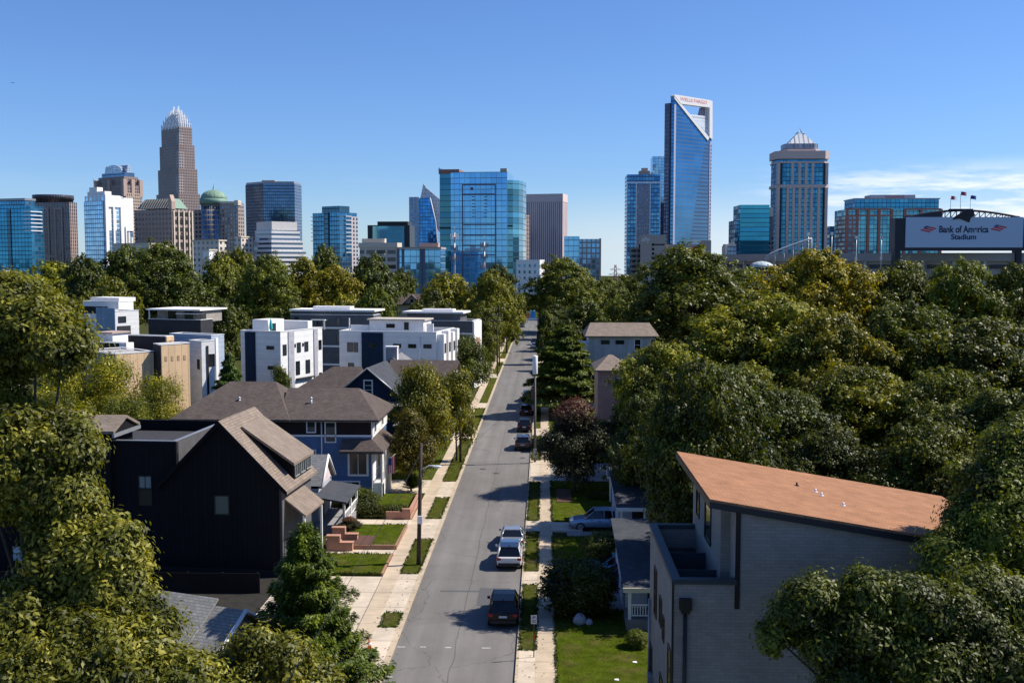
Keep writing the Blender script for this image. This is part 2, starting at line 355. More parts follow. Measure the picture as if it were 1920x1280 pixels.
# ================================================================ ground, road, pavements
RL, RR = -8.45, -1.5
M_ROAD = asphalt('asphalt'); M_SIDE = concrete('sidewalk_concrete', (.50, .40, .285)); M_DRIVE = concrete('driveway_concrete', (.56, .47, .36), 3.0)
M_KERB = concrete('kerb_concrete', (.47, .38, .27), 2.4)
M_LAWN = grassmat('lawn_grass', (.046, .076, .006), (.09, .116, .011), (.12, .095, .035), dirtiness=.5)
M_VERGE = grassmat('verge_grass', (.045, .066, .008), (.085, .095, .015), dirtiness=.5)
M_GROUND = grassmat('ground_cover', (.035, .05, .014), (.075, .08, .03), (.08, .062, .04), .7)
M_GDRIVE = concrete('grey_driveway', (.26, .25, .24), 4.0)
structure('ground', MB().box(-2500, 2500, -300, 1640, -1.0, -0.02, bottom=False), M_GROUND)
structure('road', MB().box(RL, RR, -20, 396, -.5, 0.0, bottom=False).box(-120, 120, 396, 404, -.5, 0.0, bottom=False), M_ROAD)
mb = MB()
for x0, x1 in ((RL - .32, RL), (RR, RR + .16)): mb.box(x0, x1, -20, 395, -.4, .12, bottom=False)
structure('kerb', mb, M_KERB)
mb = MB().box(-11.2, -10.05, 30, 390, -.4, .125, bottom=False).box(-.42, .72, 30, 390, -.4, .125, bottom=False)
structure('sidewalk', mb, M_SIDE)
L_VERGE = [(62.3, 65, -9.85, -8.77), (73.3, 82.7, -10.05, -8.77), (89.4, 97.5, -9.95, -8.77), (104.8, 130.6, -10.05, -8.77), (137, 158, -10.05, -8.77), (164, 200, -10.05, -8.77), (207, 232, -10.05, -8.77), (240, 390, -10.05, -8.77)]
mb = MB(); drv = MB(); y = 30
for a, b, x0, x1 in L_VERGE:
    mb.box(x0, x1, a, b, -.4, .13, bottom=False)
    drv.box(-10.05, -8.77, y, a, -.4, .118, bottom=False); y = b
    if x0 > -10: drv.box(-10.05, x0, a, b, -.4, .118, bottom=False)
R_VERGE = [(58.8, 71), (74.2, 85.2), (89, 105), (116.5, 133), (139, 165), (172, 230), (238, 390)]
y = 30
for a, b in R_VERGE:
    mb.box(-1.34, -.42, a, b, -.4, .13, bottom=False); drv.box(-1.34, -.42, y, a, -.4, .118, bottom=False); y = b
structure('verge', mb, M_VERGE)
# driveways and paths left and right
drv.box(-17.9, -11.2, 54, 72.6, -.4, .12, bottom=False).box(-17, -11.2, 78.0, 79.4, -.4, .16, bottom=False)
drv.box(-20, -11.2, 86.4, 88.9, -.4, .15, bottom=False).box(-21, -11.2, 99.5, 105.5, -.4, .12, bottom=False).box(-22, -11.2, 131, 137, -.4, .12, bottom=False)
drv.box(-30, -11.2, 158, 163.5, -.4, .12, bottom=False).box(-40, -11.2, 200.5, 206.5, -.4, .12, bottom=False)
drv.box(.72, 3.2, 85.6, 88.6, -.4, .118, bottom=False).box(.72, 9, 166, 171, -.4, .118, bottom=False)
structure('driveway', drv, M_DRIVE)
structure('grey_driveway', MB().box(.72, 8, 105.5, 115, -.4, .11, bottom=False).box(1.9, 8, 84.0, 85.55, -.4, .10, bottom=False).box(2.4, 8, 66, 76, -.4, .1, bottom=False), M_GDRIVE)
lw = MB()
lw.box(-17, -11.35, 72.8, 77.8, -.4, .30, bottom=False).box(-15.6, -11.35, 79.6, 86.2, -.4, .42, bottom=False)
lw.box(-17, -12.0, 91.4, 97.2, -.4, .55, bottom=False).box(-30, -11.2, 105.7, 130.8, -.4, .13, bottom=False)
lw.box(.72, 30, 30, 65.8, -.4, .13, bottom=False).box(.72, 30, 76.2, 83.8, -.4, .13, bottom=False).box(.72, 30, 88.8, 105.3, -.4, .13, bottom=False).box(.72, 30, 115.2, 165, -.4, .13, bottom=False)
lw.box(-26, -11.2, 137.2, 157.8, -.4, .13, bottom=False)
structure('lawn', lw, M_LAWN)
structure('side_yard', MB().box(-60, -18.0, 56, 72.6, -.4, .06, bottom=False), plain('shade_dark_ground', (.018, .016, .012), .95, var=.5, scale=2))  # near-black colour stands in for shade on the ground before the black house
structure('mulch_bed', MB().box(-15.2, -13.2, 79.9, 82.4, 0, .46).box(-19.5, -17.2, 92, 104, 0, .2).box(1.2, 2.6, 96, 101.5, 0, .17), plain('mulch', (.10, .05, .035), .95, var=.4, scale=9))
# road wear: lane patch, painted ticks, metal covers, gutter grit
M_PATCH = plain('asphalt_patch', (.085, .086, .09), .9, var=.15, scale=5)
structure('road_patch', MB().box(-4.3, -2.2, 66.8, 70.6, -.1, .004).box(-6.9, -2.2, 69.7, 70.0, -.1, .0045), M_PATCH)
M_TICK = plain('worn_white_paint', (.42, .42, .41), .8, var=.5, scale=8)
mb = MB()
for px, py, w in ((752, 1212, .45), (793, 1212, .3), (840, 1213, .35), (912, 1214, .5), (727, 1268, .5)):
    p = G(px, py); mb.box(p.x - w / 2, p.x + w / 2, p.y - .06, p.y + .06, -.1, .004)
structure('road_marking', mb, M_TICK)
mb = MB()
for px, py in ((905, 879), (930, 887), (980, 858)):
    p = G(px, py); mb.lathe([(.36, -.1), (.36, .004)], 14, (p.x, p.y))
structure('manhole_cover', mb, plain('cast_iron', (.05, .05, .05), .7))
mb = MB(); mb.box(-15.5, -11.3, 79.42, 79.58, 0, .5).box(-11.34, -11.2, 79.6, 86.3, 0, .44).box(-11.34, -11.2, 72.7, 77.9, 0, .34)
structure('lawn_edging', mb, plain('edging', (.30, .17, .11), .85))
o = MB().lathe([(.13, .12), (.13, .15)], 8).build('utility_cover', plain('pale_cover', (.5, .48, .42)))
p = G(727, 1183); o.location = (p.x, p.y, 0); tag(o, 'pale utility cover in the small square of grass by the kerb', 'cover')

# ================================================================ trees and plants
RNG = np.random.default_rng(7)
def unit(a): return a / (np.linalg.norm(a, axis=1, keepdims=True) + 1e-9)
def leaf_mesh(name, C, Nn, ll, lw, mat, rng, dirs=None, droop=0.0):
    n = len(C); d = rng.normal(size=(n, 3)) if dirs is None else dirs + rng.normal(size=(n, 3)) * .35
    d[:, 2] -= droop
    d = unit(d - Nn * (d * Nn).sum(1, keepdims=True)); s = np.cross(Nn, d)
    k = rng.uniform(.65, 1.3, (n, 1)); L = d * ll * k / 2; S = s * lw * k / 2; fold = Nn * (lw * .18) * k
    V = np.empty((n, 4, 3), np.float32); V[:, 0] = C - L; V[:, 1] = C + S + fold; V[:, 2] = C + L; V[:, 3] = C - S + fold
    me = bpy.data.meshes.new(name); me.vertices.add(4 * n); me.vertices.foreach_set('co', V.ravel())
    me.loops.add(4 * n); me.loops.foreach_set('vertex_index', np.arange(4 * n, dtype=np.int32))
    me.polygons.add(n); me.polygons.foreach_set('loop_start', np.arange(0, 4 * n, 4, dtype=np.int32))
    me.materials.append(mat); me.update(calc_edges=True); me.validate()
    return me
def crown_mesh(name, lobes, nclu, cr, nleaf, ll, lw, mat, seed, inner=.22, under=.5, droop=.25, tight=.8):
    rng = np.random.default_rng(seed)
    L = np.array(lobes, float); area = (L[:, 3] * L[:, 4] + L[:, 4] * L[:, 5] + L[:, 3] * L[:, 5])
    idx = rng.choice(len(L), nclu, p=area / area.sum())
    u = unit(rng.normal(size=(nclu, 3)))
    flip = (u[:, 2] < -.25) & (rng.random(nclu) > under); u[flip, 2] *= -1
    r = np.where(rng.random(nclu) < inner, rng.uniform(.3, .8, nclu), rng.uniform(tight, 1.06, nclu) + (rng.random(nclu) < .30) * rng.uniform(0, .42, nclu))[:, None]
    P = L[idx, :3] + u * L[idx, 3:6] * r
    # drop clusters deep inside another lobe
    keep = rng.random(nclu) > .08
    for k in range(len(L)):
        q = (((P - L[k, :3]) / L[k, 3:6]) ** 2).sum(1); keep &= ~((q < .36) & (idx != k))
    P, u = P[keep], u[keep]; m = len(P)
    sz = rng.uniform(.55, 1.35, (m, 1, 1))
    off = rng.normal(size=(m, nleaf, 3)) * cr * sz * np.array([1, 1, .7])
    C = (P[:, None, :] + off).reshape(-1, 3)
    o = unit(off.reshape(-1, 3)); uo = np.repeat(u, nleaf, 0)
    Nn = unit(o * .85 + uo * .35 + np.array([0, 0, .45]) + rng.normal(size=C.shape) * .30)
    return leaf_mesh(name, C, Nn, ll, lw, mat, rng, droop=droop)
def unit_lobes(seed, n, flat=1.0, lo=.36, spread=.30, rr=(.15, .25), top=.84):
    """billowing crown in a unit tree: crown radius .5, height 1"""
    r = random.Random(seed); out = [(0, 0, (lo + top) / 2, .21, .21, (top - lo) * .42)]
    for k in range(n):
        f = (k + .5) / n; z = lo + (top - lo) * f + r.uniform(-.04, .04)
        env = math.sqrt(max(.05, 1 - (2 * f - .85) ** 2)) if f > .42 else .9
        a = k * 2.39996 + r.uniform(-.5, .5); q = spread * env * r.uniform(.35, 1.24); R = r.uniform(*rr); z += r.uniform(-.05, .07)
        out.append((math.cos(a) * q, math.sin(a) * q, z, R, R, R * .78 * flat))
    return out
def trunk_mb(lobes, base_r=.022, fork=.3, seed=1, m=0):
    mb = MB(); r = random.Random(seed)
    mb.tube([(0, 0, -.01), (.004, .002, .08), (-.004, .004, fork), (.006, -.004, fork + .25), (0, 0, fork + .42)], [base_r * 1.35, base_r, base_r * .85, base_r * .5, base_r * .2], 8)
    for k, (x, y, z, a, b, c) in enumerate(lobes[1:]):
        if k % 2 and len(lobes) > 9: continue
        z0 = min(fork + .02 + .16 * r.random(), z - .05); mid = (x * .45, y * .45, z0 + (z - z0) * .6)
        mb.tube([(0, 0, z0 - .02), mid, (x * .95, y * .95, z)], [base_r * .55, base_r * .35, base_r * .1], 6)
    return mb
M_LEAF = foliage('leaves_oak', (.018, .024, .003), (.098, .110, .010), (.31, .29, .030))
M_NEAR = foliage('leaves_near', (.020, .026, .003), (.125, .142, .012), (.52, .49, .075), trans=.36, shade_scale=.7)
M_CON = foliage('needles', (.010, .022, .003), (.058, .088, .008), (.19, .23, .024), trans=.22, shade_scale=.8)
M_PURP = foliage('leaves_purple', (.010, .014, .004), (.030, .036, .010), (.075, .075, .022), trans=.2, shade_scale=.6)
t_ = M_PURP.node_tree; hz = N(t_, 'ShaderNodeSeparateXYZ', {0: N(t_, 'ShaderNodeTexCoord').outputs['Object']})      # red new growth on top of the crown
rr_ = [n for n in t_.nodes if n.type == 'VALTORGB'][0]; mm_ = [n for n in t_.nodes if n.type == 'MIX'][0]
t_.links.new(MIX(t_, N(t_, 'ShaderNodeMapRange', {0: hz.outputs[2], 1: .72, 2: .96, 3: 0, 4: .75}).outputs[0], rr_.outputs[0], (.18, .075, .045)), mm_.inputs[6])
PROTO = {}
def proto(key, lobes, nclu, cr, nleaf, ll, lw, mat=None, seed=1, fork=.3, base_r=.022, **k):
    PROTO[key] = (crown_mesh('crown', lobes, nclu, cr, nleaf, ll, lw, mat or M_LEAF, seed, **k), trunk_mb(lobes, base_r, fork, seed).mesh('trunk', BARK))
U = unit_lobes
proto('broad', U(11, 38, rr=(.09, .20)), 1500, .024, 58, .022, .014, seed=11, inner=.12)
proto('billow', U(12, 46, rr=(.07, .19), spread=.36), 1800, .022, 56, .021, .013, seed=12, inner=.12)
proto('billow2', U(22, 44, rr=(.07, .18), spread=.35, lo=.28), 1750, .022, 56, .021, .012, seed=22, inner=.12)
proto('tall', U(13, 32, lo=.26, spread=.28, rr=(.09, .19)), 1200, .025, 56, .022, .014, seed=13, fork=.24, inner=.12)
proto('far_round', U(14, 30, rr=(.09, .19)), 700, .030, 40, .034, .023, seed=14, inner=.12)
proto('far_tall', U(15, 28, lo=.22, spread=.27, rr=(.09, .18)), 700, .030, 40, .034, .023, seed=15, fork=.22, inner=.12)
proto('far_wide', U(16, 34, lo=.34, spread=.37, rr=(.08, .17)), 800, .028, 40, .032, .022, seed=16, inner=.12)
proto('loose', U(17, 22, lo=.16, spread=.36, rr=(.09, .17), top=.9), 1500, .05, 18, .030, .009, seed=17, fork=.1, base_r=.014, inner=.35, tight=.55)
proto('street', U(18, 15, lo=.34, spread=.33, rr=(.12, .2), top=.88), 1300, .042, 26, .030, .019, seed=18, fork=.3, base_r=.016, tight=.6)
proto('vase', U(19, 18, lo=.20, spread=.34, rr=(.12, .19), top=.86), 1900, .036, 34, .026, .012, mat=M_PURP, seed=19, fork=.12, base_r=.02)
proto('ball', [(0, 0, .5, .46, .46, .46), (.12, -.1, .52, .37, .37, .42), (-.13, .05, .5, .36, .38, .44)], 1500, .05, 30, .045, .03, seed=20, fork=.1, inner=.1, tight=.88)
def conifer_mesh(name, H, R, layers, nbr, ll, lw, mat, seed, droop=-.12, power=.9, start=.06, thick=.12, per=26, jitter=.25):
    rng = np.random.default_rng(seed); Cs = []; Ns = []; Ds = []; limbs = []
    for k in range(layers):
        f = start + (1 - start) * (k / layers); z = H * f
        Lb = R * (1 - f) ** power * rng.uniform(1 - jitter, 1 + jitter * .6) + .05 * R
        for b in range(nbr):
            a = 2 * math.pi * (b + rng.uniform(-.3, .3)) / nbr + k * 1.1
            Lk = Lb * rng.uniform(.72, 1.1); zz = z + rng.uniform(-.4, .4) * H / layers
            dr = np.array([math.cos(a), math.sin(a), 0.]); sd = np.array([-dr[1], dr[0], 0.])
            limbs.append((zz, dr * Lk * .9, droop * Lk * .8))
            n = max(6, int(per * (Lk / R) * 1.6)); t = np.sqrt(rng.random((n, 1))) * .92 + .08
            wdt = (.10 + .30 * np.sin(np.pi * np.clip(t, .15, .95))) * Lk
            s = rng.uniform(-1, 1, (n, 1)) * wdt
            c = dr * t * Lk + sd * s + np.array([0, 0, 1.]) * (zz + droop * Lk * t ** 1.5 + rng.normal(size=(n, 1)) * thick * H / layers)
            Cs.append(c); Ns.append(np.repeat(np.array([[0, 0, 1.]]) + dr * .35, n, 0) + rng.normal(size=(n, 3)) * .4); Ds.append(np.repeat(dr[None], n, 0) + sd * np.sign(s) * .5)
    C = np.concatenate(Cs); Nn = unit(np.concatenate(Ns)); D = np.concatenate(Ds)
    me = leaf_mesh(name, C, Nn, ll, lw, mat, rng, dirs=D)
    mb = MB().tube([(0, 0, -.2), (0, 0, H * .4), (0, 0, H * .96)], [R * .05 + .08, R * .035 + .05, .02], 8)
    for zz, v, dz in limbs[::2]: mb.tube([(0, 0, zz), (v[0], v[1], zz + dz)], [.045, .012], 5)
    return me, mb.mesh('trunk', BARK)
PROTO['spruce'] = conifer_mesh('crown', 1, .5, 30, 9, .05, .016, M_CON, 5, droop=-.1, per=150, thick=.3)
def obj(name, me, parent=None, loc=None):
    o = bpy.data.objects.new(name, me); COL.objects.link(o)
    if parent is not None: o.parent = parent
    if loc is not None: o.location = loc
    return o
TREES = 0
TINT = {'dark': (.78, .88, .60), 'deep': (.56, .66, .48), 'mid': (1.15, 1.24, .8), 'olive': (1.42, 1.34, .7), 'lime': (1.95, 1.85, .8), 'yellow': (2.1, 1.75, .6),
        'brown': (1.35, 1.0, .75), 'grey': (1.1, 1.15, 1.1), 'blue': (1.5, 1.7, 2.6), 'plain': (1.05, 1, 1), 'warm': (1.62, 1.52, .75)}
def tree(key, px, py, D, wpx, tint, label, name='broadleaf_tree', cat='tree', group=None, base=0.0, h=None):
    """crown top at photo point (px, py), D metres away along the street, wpx photo pixels wide"""
    global TREES
    TREES += 1; p = PY(px, py, D); H = (p.z - base) if h is None else h; Wd = wpx * D / F / .96 * (1.24 if group == GR else 1.06)
    r = thing(name, label, cat, (p.x, p.y, base), (TREES * 2.39996) % 6.283, group); r.scale = (Wd, Wd, H / .97)
    c, t = PROTO[key]; oc = obj('crown', c, r); ot = obj('trunk', t, r)
    q = random.Random(TREES * 13); tn = TINT[tint]; v = q.uniform(.9, 1.1)
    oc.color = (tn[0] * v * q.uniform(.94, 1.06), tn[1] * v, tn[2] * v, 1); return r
GB = 'trees behind the townhouses'; GR = 'tall trees on the right of the street'; GS = 'street trees on the left pavement'; GW = 'distant trees below the skyline'
ROWS = [
 ('far_round', 30, 512, 300, 130, 'olive', 'olive tree at the far left below the blue balcony tower', GB),
 ('far_wide', 92, 497, 320, 120, 'lime', 'light green tree below the brown tower with a drum top', GB),
 ('far_round', 60, 545, 250, 150, 'lime', 'bright low tree in front of the olive one at the left edge', GB),
 ('far_round', 160, 480, 285, 88, 'deep', 'small dark round tree left of the white stepped high-rise base', GB),
 ('far_round', 232, 463, 300, 120, 'dark', 'dark green tree under the white stepped high-rise', GB),
 ('broad', 305, 466, 255, 165, 'dark', 'tallest dark oak below the green-roofed brown block', GB),
 ('far_wide', 205, 528, 235, 110, 'olive', 'low yellowish tree over the blue metal-clad townhouse', GB),
 ('far_tall', 415, 472, 275, 105, 'mid', 'green tree below the tower with the green dome', GB),
 ('far_round', 452, 468, 290, 90, 'olive', 'olive tree between the domed tower and the striped block', GB),
 ('broad', 500, 488, 250, 130, 'mid', 'broad green tree below the white striped block', GB),
 ('far_round', 607, 462, 320, 78, 'dark', 'dark rounded treetop in front of the balcony condo tower', GB),
 ('far_wide', 565, 492, 270, 120, 'warm', 'yellow-green tree left of the golden one behind the grey townhouses', GB),
 ('far_round', 622, 500, 255, 115, 'yellow', 'golden-green tree behind the left grey townhouse', GB),
 ('far_tall', 420, 560, 215, 90, 'dark', 'dark tree beside the balcony townhouse with white roof slab', GB),
 ('far_round', 700, 480, 265, 112, 'deep', 'dense dark tree in the gap left of the large blue glass tower', GB),
 ('far_round', 752, 506, 290, 70, 'dark', 'dark smaller tree right of the dense dark one', GB),
 ('far_round', 708, 536, 215, 80, 'mid', 'soft light green tree above the grey townhouse roofs', GB),
 ('far_wide', 650, 560, 225, 90, 'lime', 'low lime tree directly over the left grey townhouse roof', GB),
 ('far_round', 838, 514, 262, 130, 'yellow', 'golden broad tree below the large blue glass tower', GB),
 ('far_wide', 810, 548, 240, 80, 'dark', 'dark lower tree at the feet of the golden broad tree', GB),
 ('far_round', 928, 499, 340, 84, 'deep', 'dark distant treetop touching the white low block', GW),
 ('broad', 925, 520, 245, 105, 'warm', 'tall green tree at the left kerb far down the street', GS),
 ('tall', 908, 575, 222, 92, 'mid', 'leafy tree beside the right grey townhouse', GS),
 ('broad', 1055, 491, 330, 140, 'mid', 'great round tree closing the far end of the street', GW),
 ('far_round', 985, 548, 410, 60, 'dark', 'dark tree behind the orange fence at the street end', GW),
 ('far_round', 1015, 555, 415, 60, 'deep', 'deep green tree just right of the street end', GW),
 ('far_round', 1130, 527, 360, 58, 'dark', 'dark tree below the gridded pale blue block', GW),
 ('far_tall', 1160, 530, 390, 56, 'grey', 'dull green tree at the foot of the lattice pylon', GW),
 ('far_round', 1163, 556, 262, 76, 'lime', 'bright round tree behind the tan-roofed grey house', GW),
 ('far_round', 1140, 522, 480, 56, 'mid', 'low distant tree left of the pylon foot', GW),
 ('far_wide', 1180, 521, 500, 64, 'dark', 'low distant tree right of the pylon foot', GW),
 ('far_round', 1095, 560, 240, 90, 'dark', 'dark tree above the layered cedar', GW),
 ('far_tall', 1040, 570, 300, 80, 'deep', 'dark tree overhanging the far right kerb', GW),
 ('far_round', 1205, 545, 300, 60, 'olive', 'thin olive tree beside the brown garage tower', GW),
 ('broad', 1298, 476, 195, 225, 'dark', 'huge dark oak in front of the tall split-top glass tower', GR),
 ('far_round', 1405, 505, 240, 90, 'mid', 'green tree below the teal glass block', GR),
 ('far_round', 1432, 520, 205, 100, 'dark', 'dark tree left of the white dome', GR),
 ('billow', 1540, 472, 155, 205, 'yellow', 'tall golden tree in front of the stadium bowl', GR),
 ('billow', 1690, 494, 160, 170, 'dark', 'dark lumpy tree under the left end of the scoreboard', GR),
 ('billow2', 1805, 497, 150, 165, 'mid', 'green treetop under the middle of the scoreboard', GR),
 ('broad', 1905, 512, 150, 150, 'dark', 'dark tree at the right edge under the stadium arches', GR),
 ('billow', 1430, 555, 120, 260, 'lime', 'large sunlit yellow-green tree in the middle of the right grove', GR),
 ('billow2', 1560, 590, 112, 210, 'warm', 'second sunlit tree right of the large yellow-green one', GR),
 ('billow2', 1700, 575, 118, 230, 'dark', 'dark broad tree below the scoreboard trees', GR),
 ('billow', 1850, 600, 112, 230, 'dark', 'dark tree low at the right edge of the grove', GR),
 ('billow', 1252, 645, 104, 185, 'warm', 'leafy tree at the left front of the right grove beside the grey house', GR),
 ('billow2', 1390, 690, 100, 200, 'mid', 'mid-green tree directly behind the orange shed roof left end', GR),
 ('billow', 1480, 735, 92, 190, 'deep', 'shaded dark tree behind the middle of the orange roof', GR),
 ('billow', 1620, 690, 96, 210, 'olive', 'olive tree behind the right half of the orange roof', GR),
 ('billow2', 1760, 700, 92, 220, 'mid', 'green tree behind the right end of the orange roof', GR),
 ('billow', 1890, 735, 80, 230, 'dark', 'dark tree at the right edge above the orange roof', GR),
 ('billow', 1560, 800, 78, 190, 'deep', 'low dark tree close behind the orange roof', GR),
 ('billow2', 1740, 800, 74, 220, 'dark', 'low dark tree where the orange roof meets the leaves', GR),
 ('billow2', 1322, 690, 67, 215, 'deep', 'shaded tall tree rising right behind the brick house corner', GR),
 ('billow', 1345, 690, 80, 190, 'deep', 'added tree hidden behind the brick house to shade the porch houses', GR),  # added hidden tree, put here to throw shade on the right lots
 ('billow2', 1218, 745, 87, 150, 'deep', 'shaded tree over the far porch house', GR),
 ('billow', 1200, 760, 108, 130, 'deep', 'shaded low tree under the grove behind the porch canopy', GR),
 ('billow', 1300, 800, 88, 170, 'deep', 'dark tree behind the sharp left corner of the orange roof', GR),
 ('loose', 120, 684, 105, 170, 'lime', 'feathery olive bush tree left of the beige townhouses', None),
 ('loose', 205, 672, 108, 200, 'lime', 'feathery yellow-green tree in front of the beige townhouse', None),
 ('loose', 300, 715, 102, 130, 'warm', 'feathery brownish tree beside the wide hipped roof', None),
 ('loose', 250, 745, 92, 130, 'olive', 'lower feathery tree above the dark flat roof', None),
 ('loose', 90, 735, 96, 140, 'olive', 'lower feathery tree above the tan gabled roof', None),
 ('street', 526, 700, 118, 58, 'dark', 'small dark tree over the ridge of the wide hipped roof', None),
 ('far_tall', 545, 560, 240, 90, 'mid', 'green tree behind the white townhouse roof deck', GB),
 ('street', 873, 640, 160, 92, 'dark', 'dark green street tree beside the long white townhouse', GS),
 ('street', 790, 700, 107, 125, 'olive', 'olive-brown street tree in front of the navy gable', GS),
 ('street', 855, 708, 116, 95, 'olive', 'thin-trunked street tree nearest the left kerb', GS),
 ('street', 770, 780, 100, 95, 'brown', 'low bronze-leaved tree by the blue house porch', GS),
 ('vase', 1078, 752, 101, 138, 'plain', 'dark purple-topped tree beside the right pavement', None),
 ('far_tall', 1035, 590, 262, 60, 'dark', 'narrow dark tree at the right kerb behind the cedar', GW),
 ('far_round', 1068, 600, 215, 60, 'deep', 'shadowed tree between the cedar and the tan-roofed house', GW),
 ('far_tall', 950, 556, 255, 62, 'mid', 'leafy tree close against the left kerb beyond the crossarm pole', GS),
 ('far_round', 958, 562, 320, 50, 'dark', 'dark small tree at the left kerb near the street end', GS),
 ('far_tall', 962, 566, 365, 42, 'olive', 'last olive tree on the left kerb before the orange fence', GS),
 ('far_round', 1028, 572, 330, 48, 'deep', 'deep green tree at the right kerb near the street end', GW),
 ('far_tall', 1022, 582, 228, 44, 'dark', 'slim dark tree at the right kerb beside the pale blue car', GW),
 ('far_round', 945, 560, 290, 60, 'mid', 'tree leaning over the left kerb before the parked dark car', GS),
]
for key, px, py, D, w, tint, lab, grp in ROWS: tree(key, px, py, D, w, tint, lab, group=grp)
tree('spruce', 430, 666, 130, 120, 'blue', 'blue-green conifer beside the white townhouse', 'conifer_tree')
tree('ball', 1085, 1060, 65.5, 108, 'deep', 'large dark round bush on the right lawn', 'round_bush', 'bush')
tree('ball', 663, 920, 92, 66, 'deep', 'dark rounded shrub in front of the blue house', 'round_bush', 'bush')
tree('ball', 1130, 1005, 76, 62, 'deep', 'dark bush before the blue parked cars', 'round_bush', 'bush')
tree('ball', 1088, 928, 100.5, 32, 'lime', 'small pale green shrub at the foot of the purple tree', 'round_bush', 'bush')
tree('ball', 1122, 925, 98, 34, 'dark', 'dark upright shrub beside the pale one', 'round_bush', 'bush')
tree('ball', 1195, 1185, 59.5, 34, 'mid', 'leafy green plant under the porch railing', 'leafy_plant', 'plant')
tree('ball', 700, 928, 94, 24, 'mid', 'small green shrub at the brick corner of the blue house', 'round_bush', 'bush')
tree('ball', 1035, 955, 93, 16, 'olive', 'tiny clipped shrub at the edge of the right pavement', 'round_bush', 'bush')
for k, (px, py, D, w, lab) in enumerate(((725, 945, 97, 34, 'leftmost pale leafy plant above the brick retaining wall'), (750, 942, 97.5, 34, 'middle pale leafy plant above the brick retaining wall'), (768, 945, 97, 30, 'rightmost pale leafy plant above the brick retaining wall'))):
    tree('ball', px, py, D, w, 'lime', lab, 'leafy_plant', 'plant', 'plants above the brick wall', .4)
c, t = PROTO['ball']
r = tree('vase', 655, 968, 84.5, 44, 'brown', 'maroon leafless-looking shrub beside the brick steps', 'maroon_shrub', 'bush')
# clipped hedge of the blue house's garden
hg = crown_mesh('hedge', [(x, 0, .55, .55, .6, .5) for x in np.arange(-1.9, 2.0, .42)], 900, .09, 14, .10, .06, M_LEAF, 31, tight=.9)
o = obj('hedge', hg); o.location = (-14.0, 90.0, .1); o.color = (.75, .8, .7, 1); tag(o, 'low clipped green hedge along the small raised lawn', 'hedge')
# spiky yucca-like plant under the bronze tree
rng = np.random.default_rng(3); a = rng.random(420) * 6.283; e = rng.random(420) * 1.3 + .15
dv = np.stack([np.cos(a) * np.cos(e), np.sin(a) * np.cos(e), np.sin(e)], 1); nn = unit(np.cross(dv, np.stack([-np.sin(a), np.cos(a), 0 * a], 1)))
o = obj('spiky_plant', leaf_mesh('spiky_plant', dv * .75, nn, 1.3, .09, M_CON, rng, dirs=dv * 4)); p = G(775, 925); o.location = (p.x, p.y, .5); tag(o, 'dark spiky plant under the bronze-leaved tree', 'plant')

# rough grass along the edges of lawns and verges
rng = np.random.default_rng(77); GP = []
def edge(x0, y0, x1, y1, z, dens=46):
    n = int(math.hypot(x1 - x0, y1 - y0) * dens); t = rng.random(n) + 0; keep = np.sin(t * 37 + x0 * 5 + y0) + rng.normal(size=n) * .8 > -.3; t = t[keep]
    GP.append(np.stack([x0 + (x1 - x0) * t + rng.normal(size=len(t)) * .05, y0 + (y1 - y0) * t + rng.normal(size=len(t)) * .05, np.full(len(t), z) + rng.uniform(0, .05, len(t))], 1))
for a, b, x0, x1 in L_VERGE[:5]:
    edge(x0, a, x0, b, .14); edge(x1, a, x1, b, .14); edge(x0, a, x1, a, .14); edge(x0, b, x1, b, .14)
for a, b in R_VERGE[:4]:
    for x in (-1.34, -.42): edge(x, a, x, b, .14, 60)
    edge(-1.34, a, -.42, a, .14); edge(-1.34, b, -.42, b, .14)
for y0, y1 in ((45, 65.8), (76.2, 83.8), (88.8, 105.3), (115.2, 130)): edge(.72, y0, .72, y1, .14, 70); edge(.72, y0, 5, y0, .14); edge(.72, y1, 5, y1, .14)
for y in (72.8, 77.8): edge(-16, y, -11.4, y, .31)
for y in (79.7, 86.2): edge(-13.2, y, -11.4, y, .43)
GP = np.concatenate(GP); gd = rng.normal(size=GP.shape) * .5; gd[:, 2] = 1; gn = unit(rng.normal(size=GP.shape) * np.array([1, 1, .6]) + np.array([0, 0, .8]))
M_TUFT = foliage('grass_blades', (.030, .045, .005), (.06, .085, .008), (.13, .13, .025), trans=.2, shade_scale=.9)
tag(obj('grass', leaf_mesh('grass', GP, gn, .22, .075, M_TUFT, rng, dirs=gd)), kind='stuff')
# fallen leaves scattered on verges, pavement and gutter
n = 1100; LP_ = np.stack([np.where(rng.random(n) < .5, rng.uniform(-1.6, .8, n), rng.uniform(-10.4, -8.2, n)), rng.uniform(52, 175, n), np.full(n, .145)], 1); LP_[:, 2] = np.where((LP_[:, 0] > RL) & (LP_[:, 0] < RR), .012, .145)
tag(obj('fallen_leaves', leaf_mesh('fallen_leaves', LP_, unit(np.array([[0, 0, 1.]]) + rng.normal(size=(n, 3)) * .15), .11, .075, foliage('dry_leaves', (.10, .06, .02), (.16, .10, .03), (.22, .16, .05), trans=.05), rng)), kind='stuff')

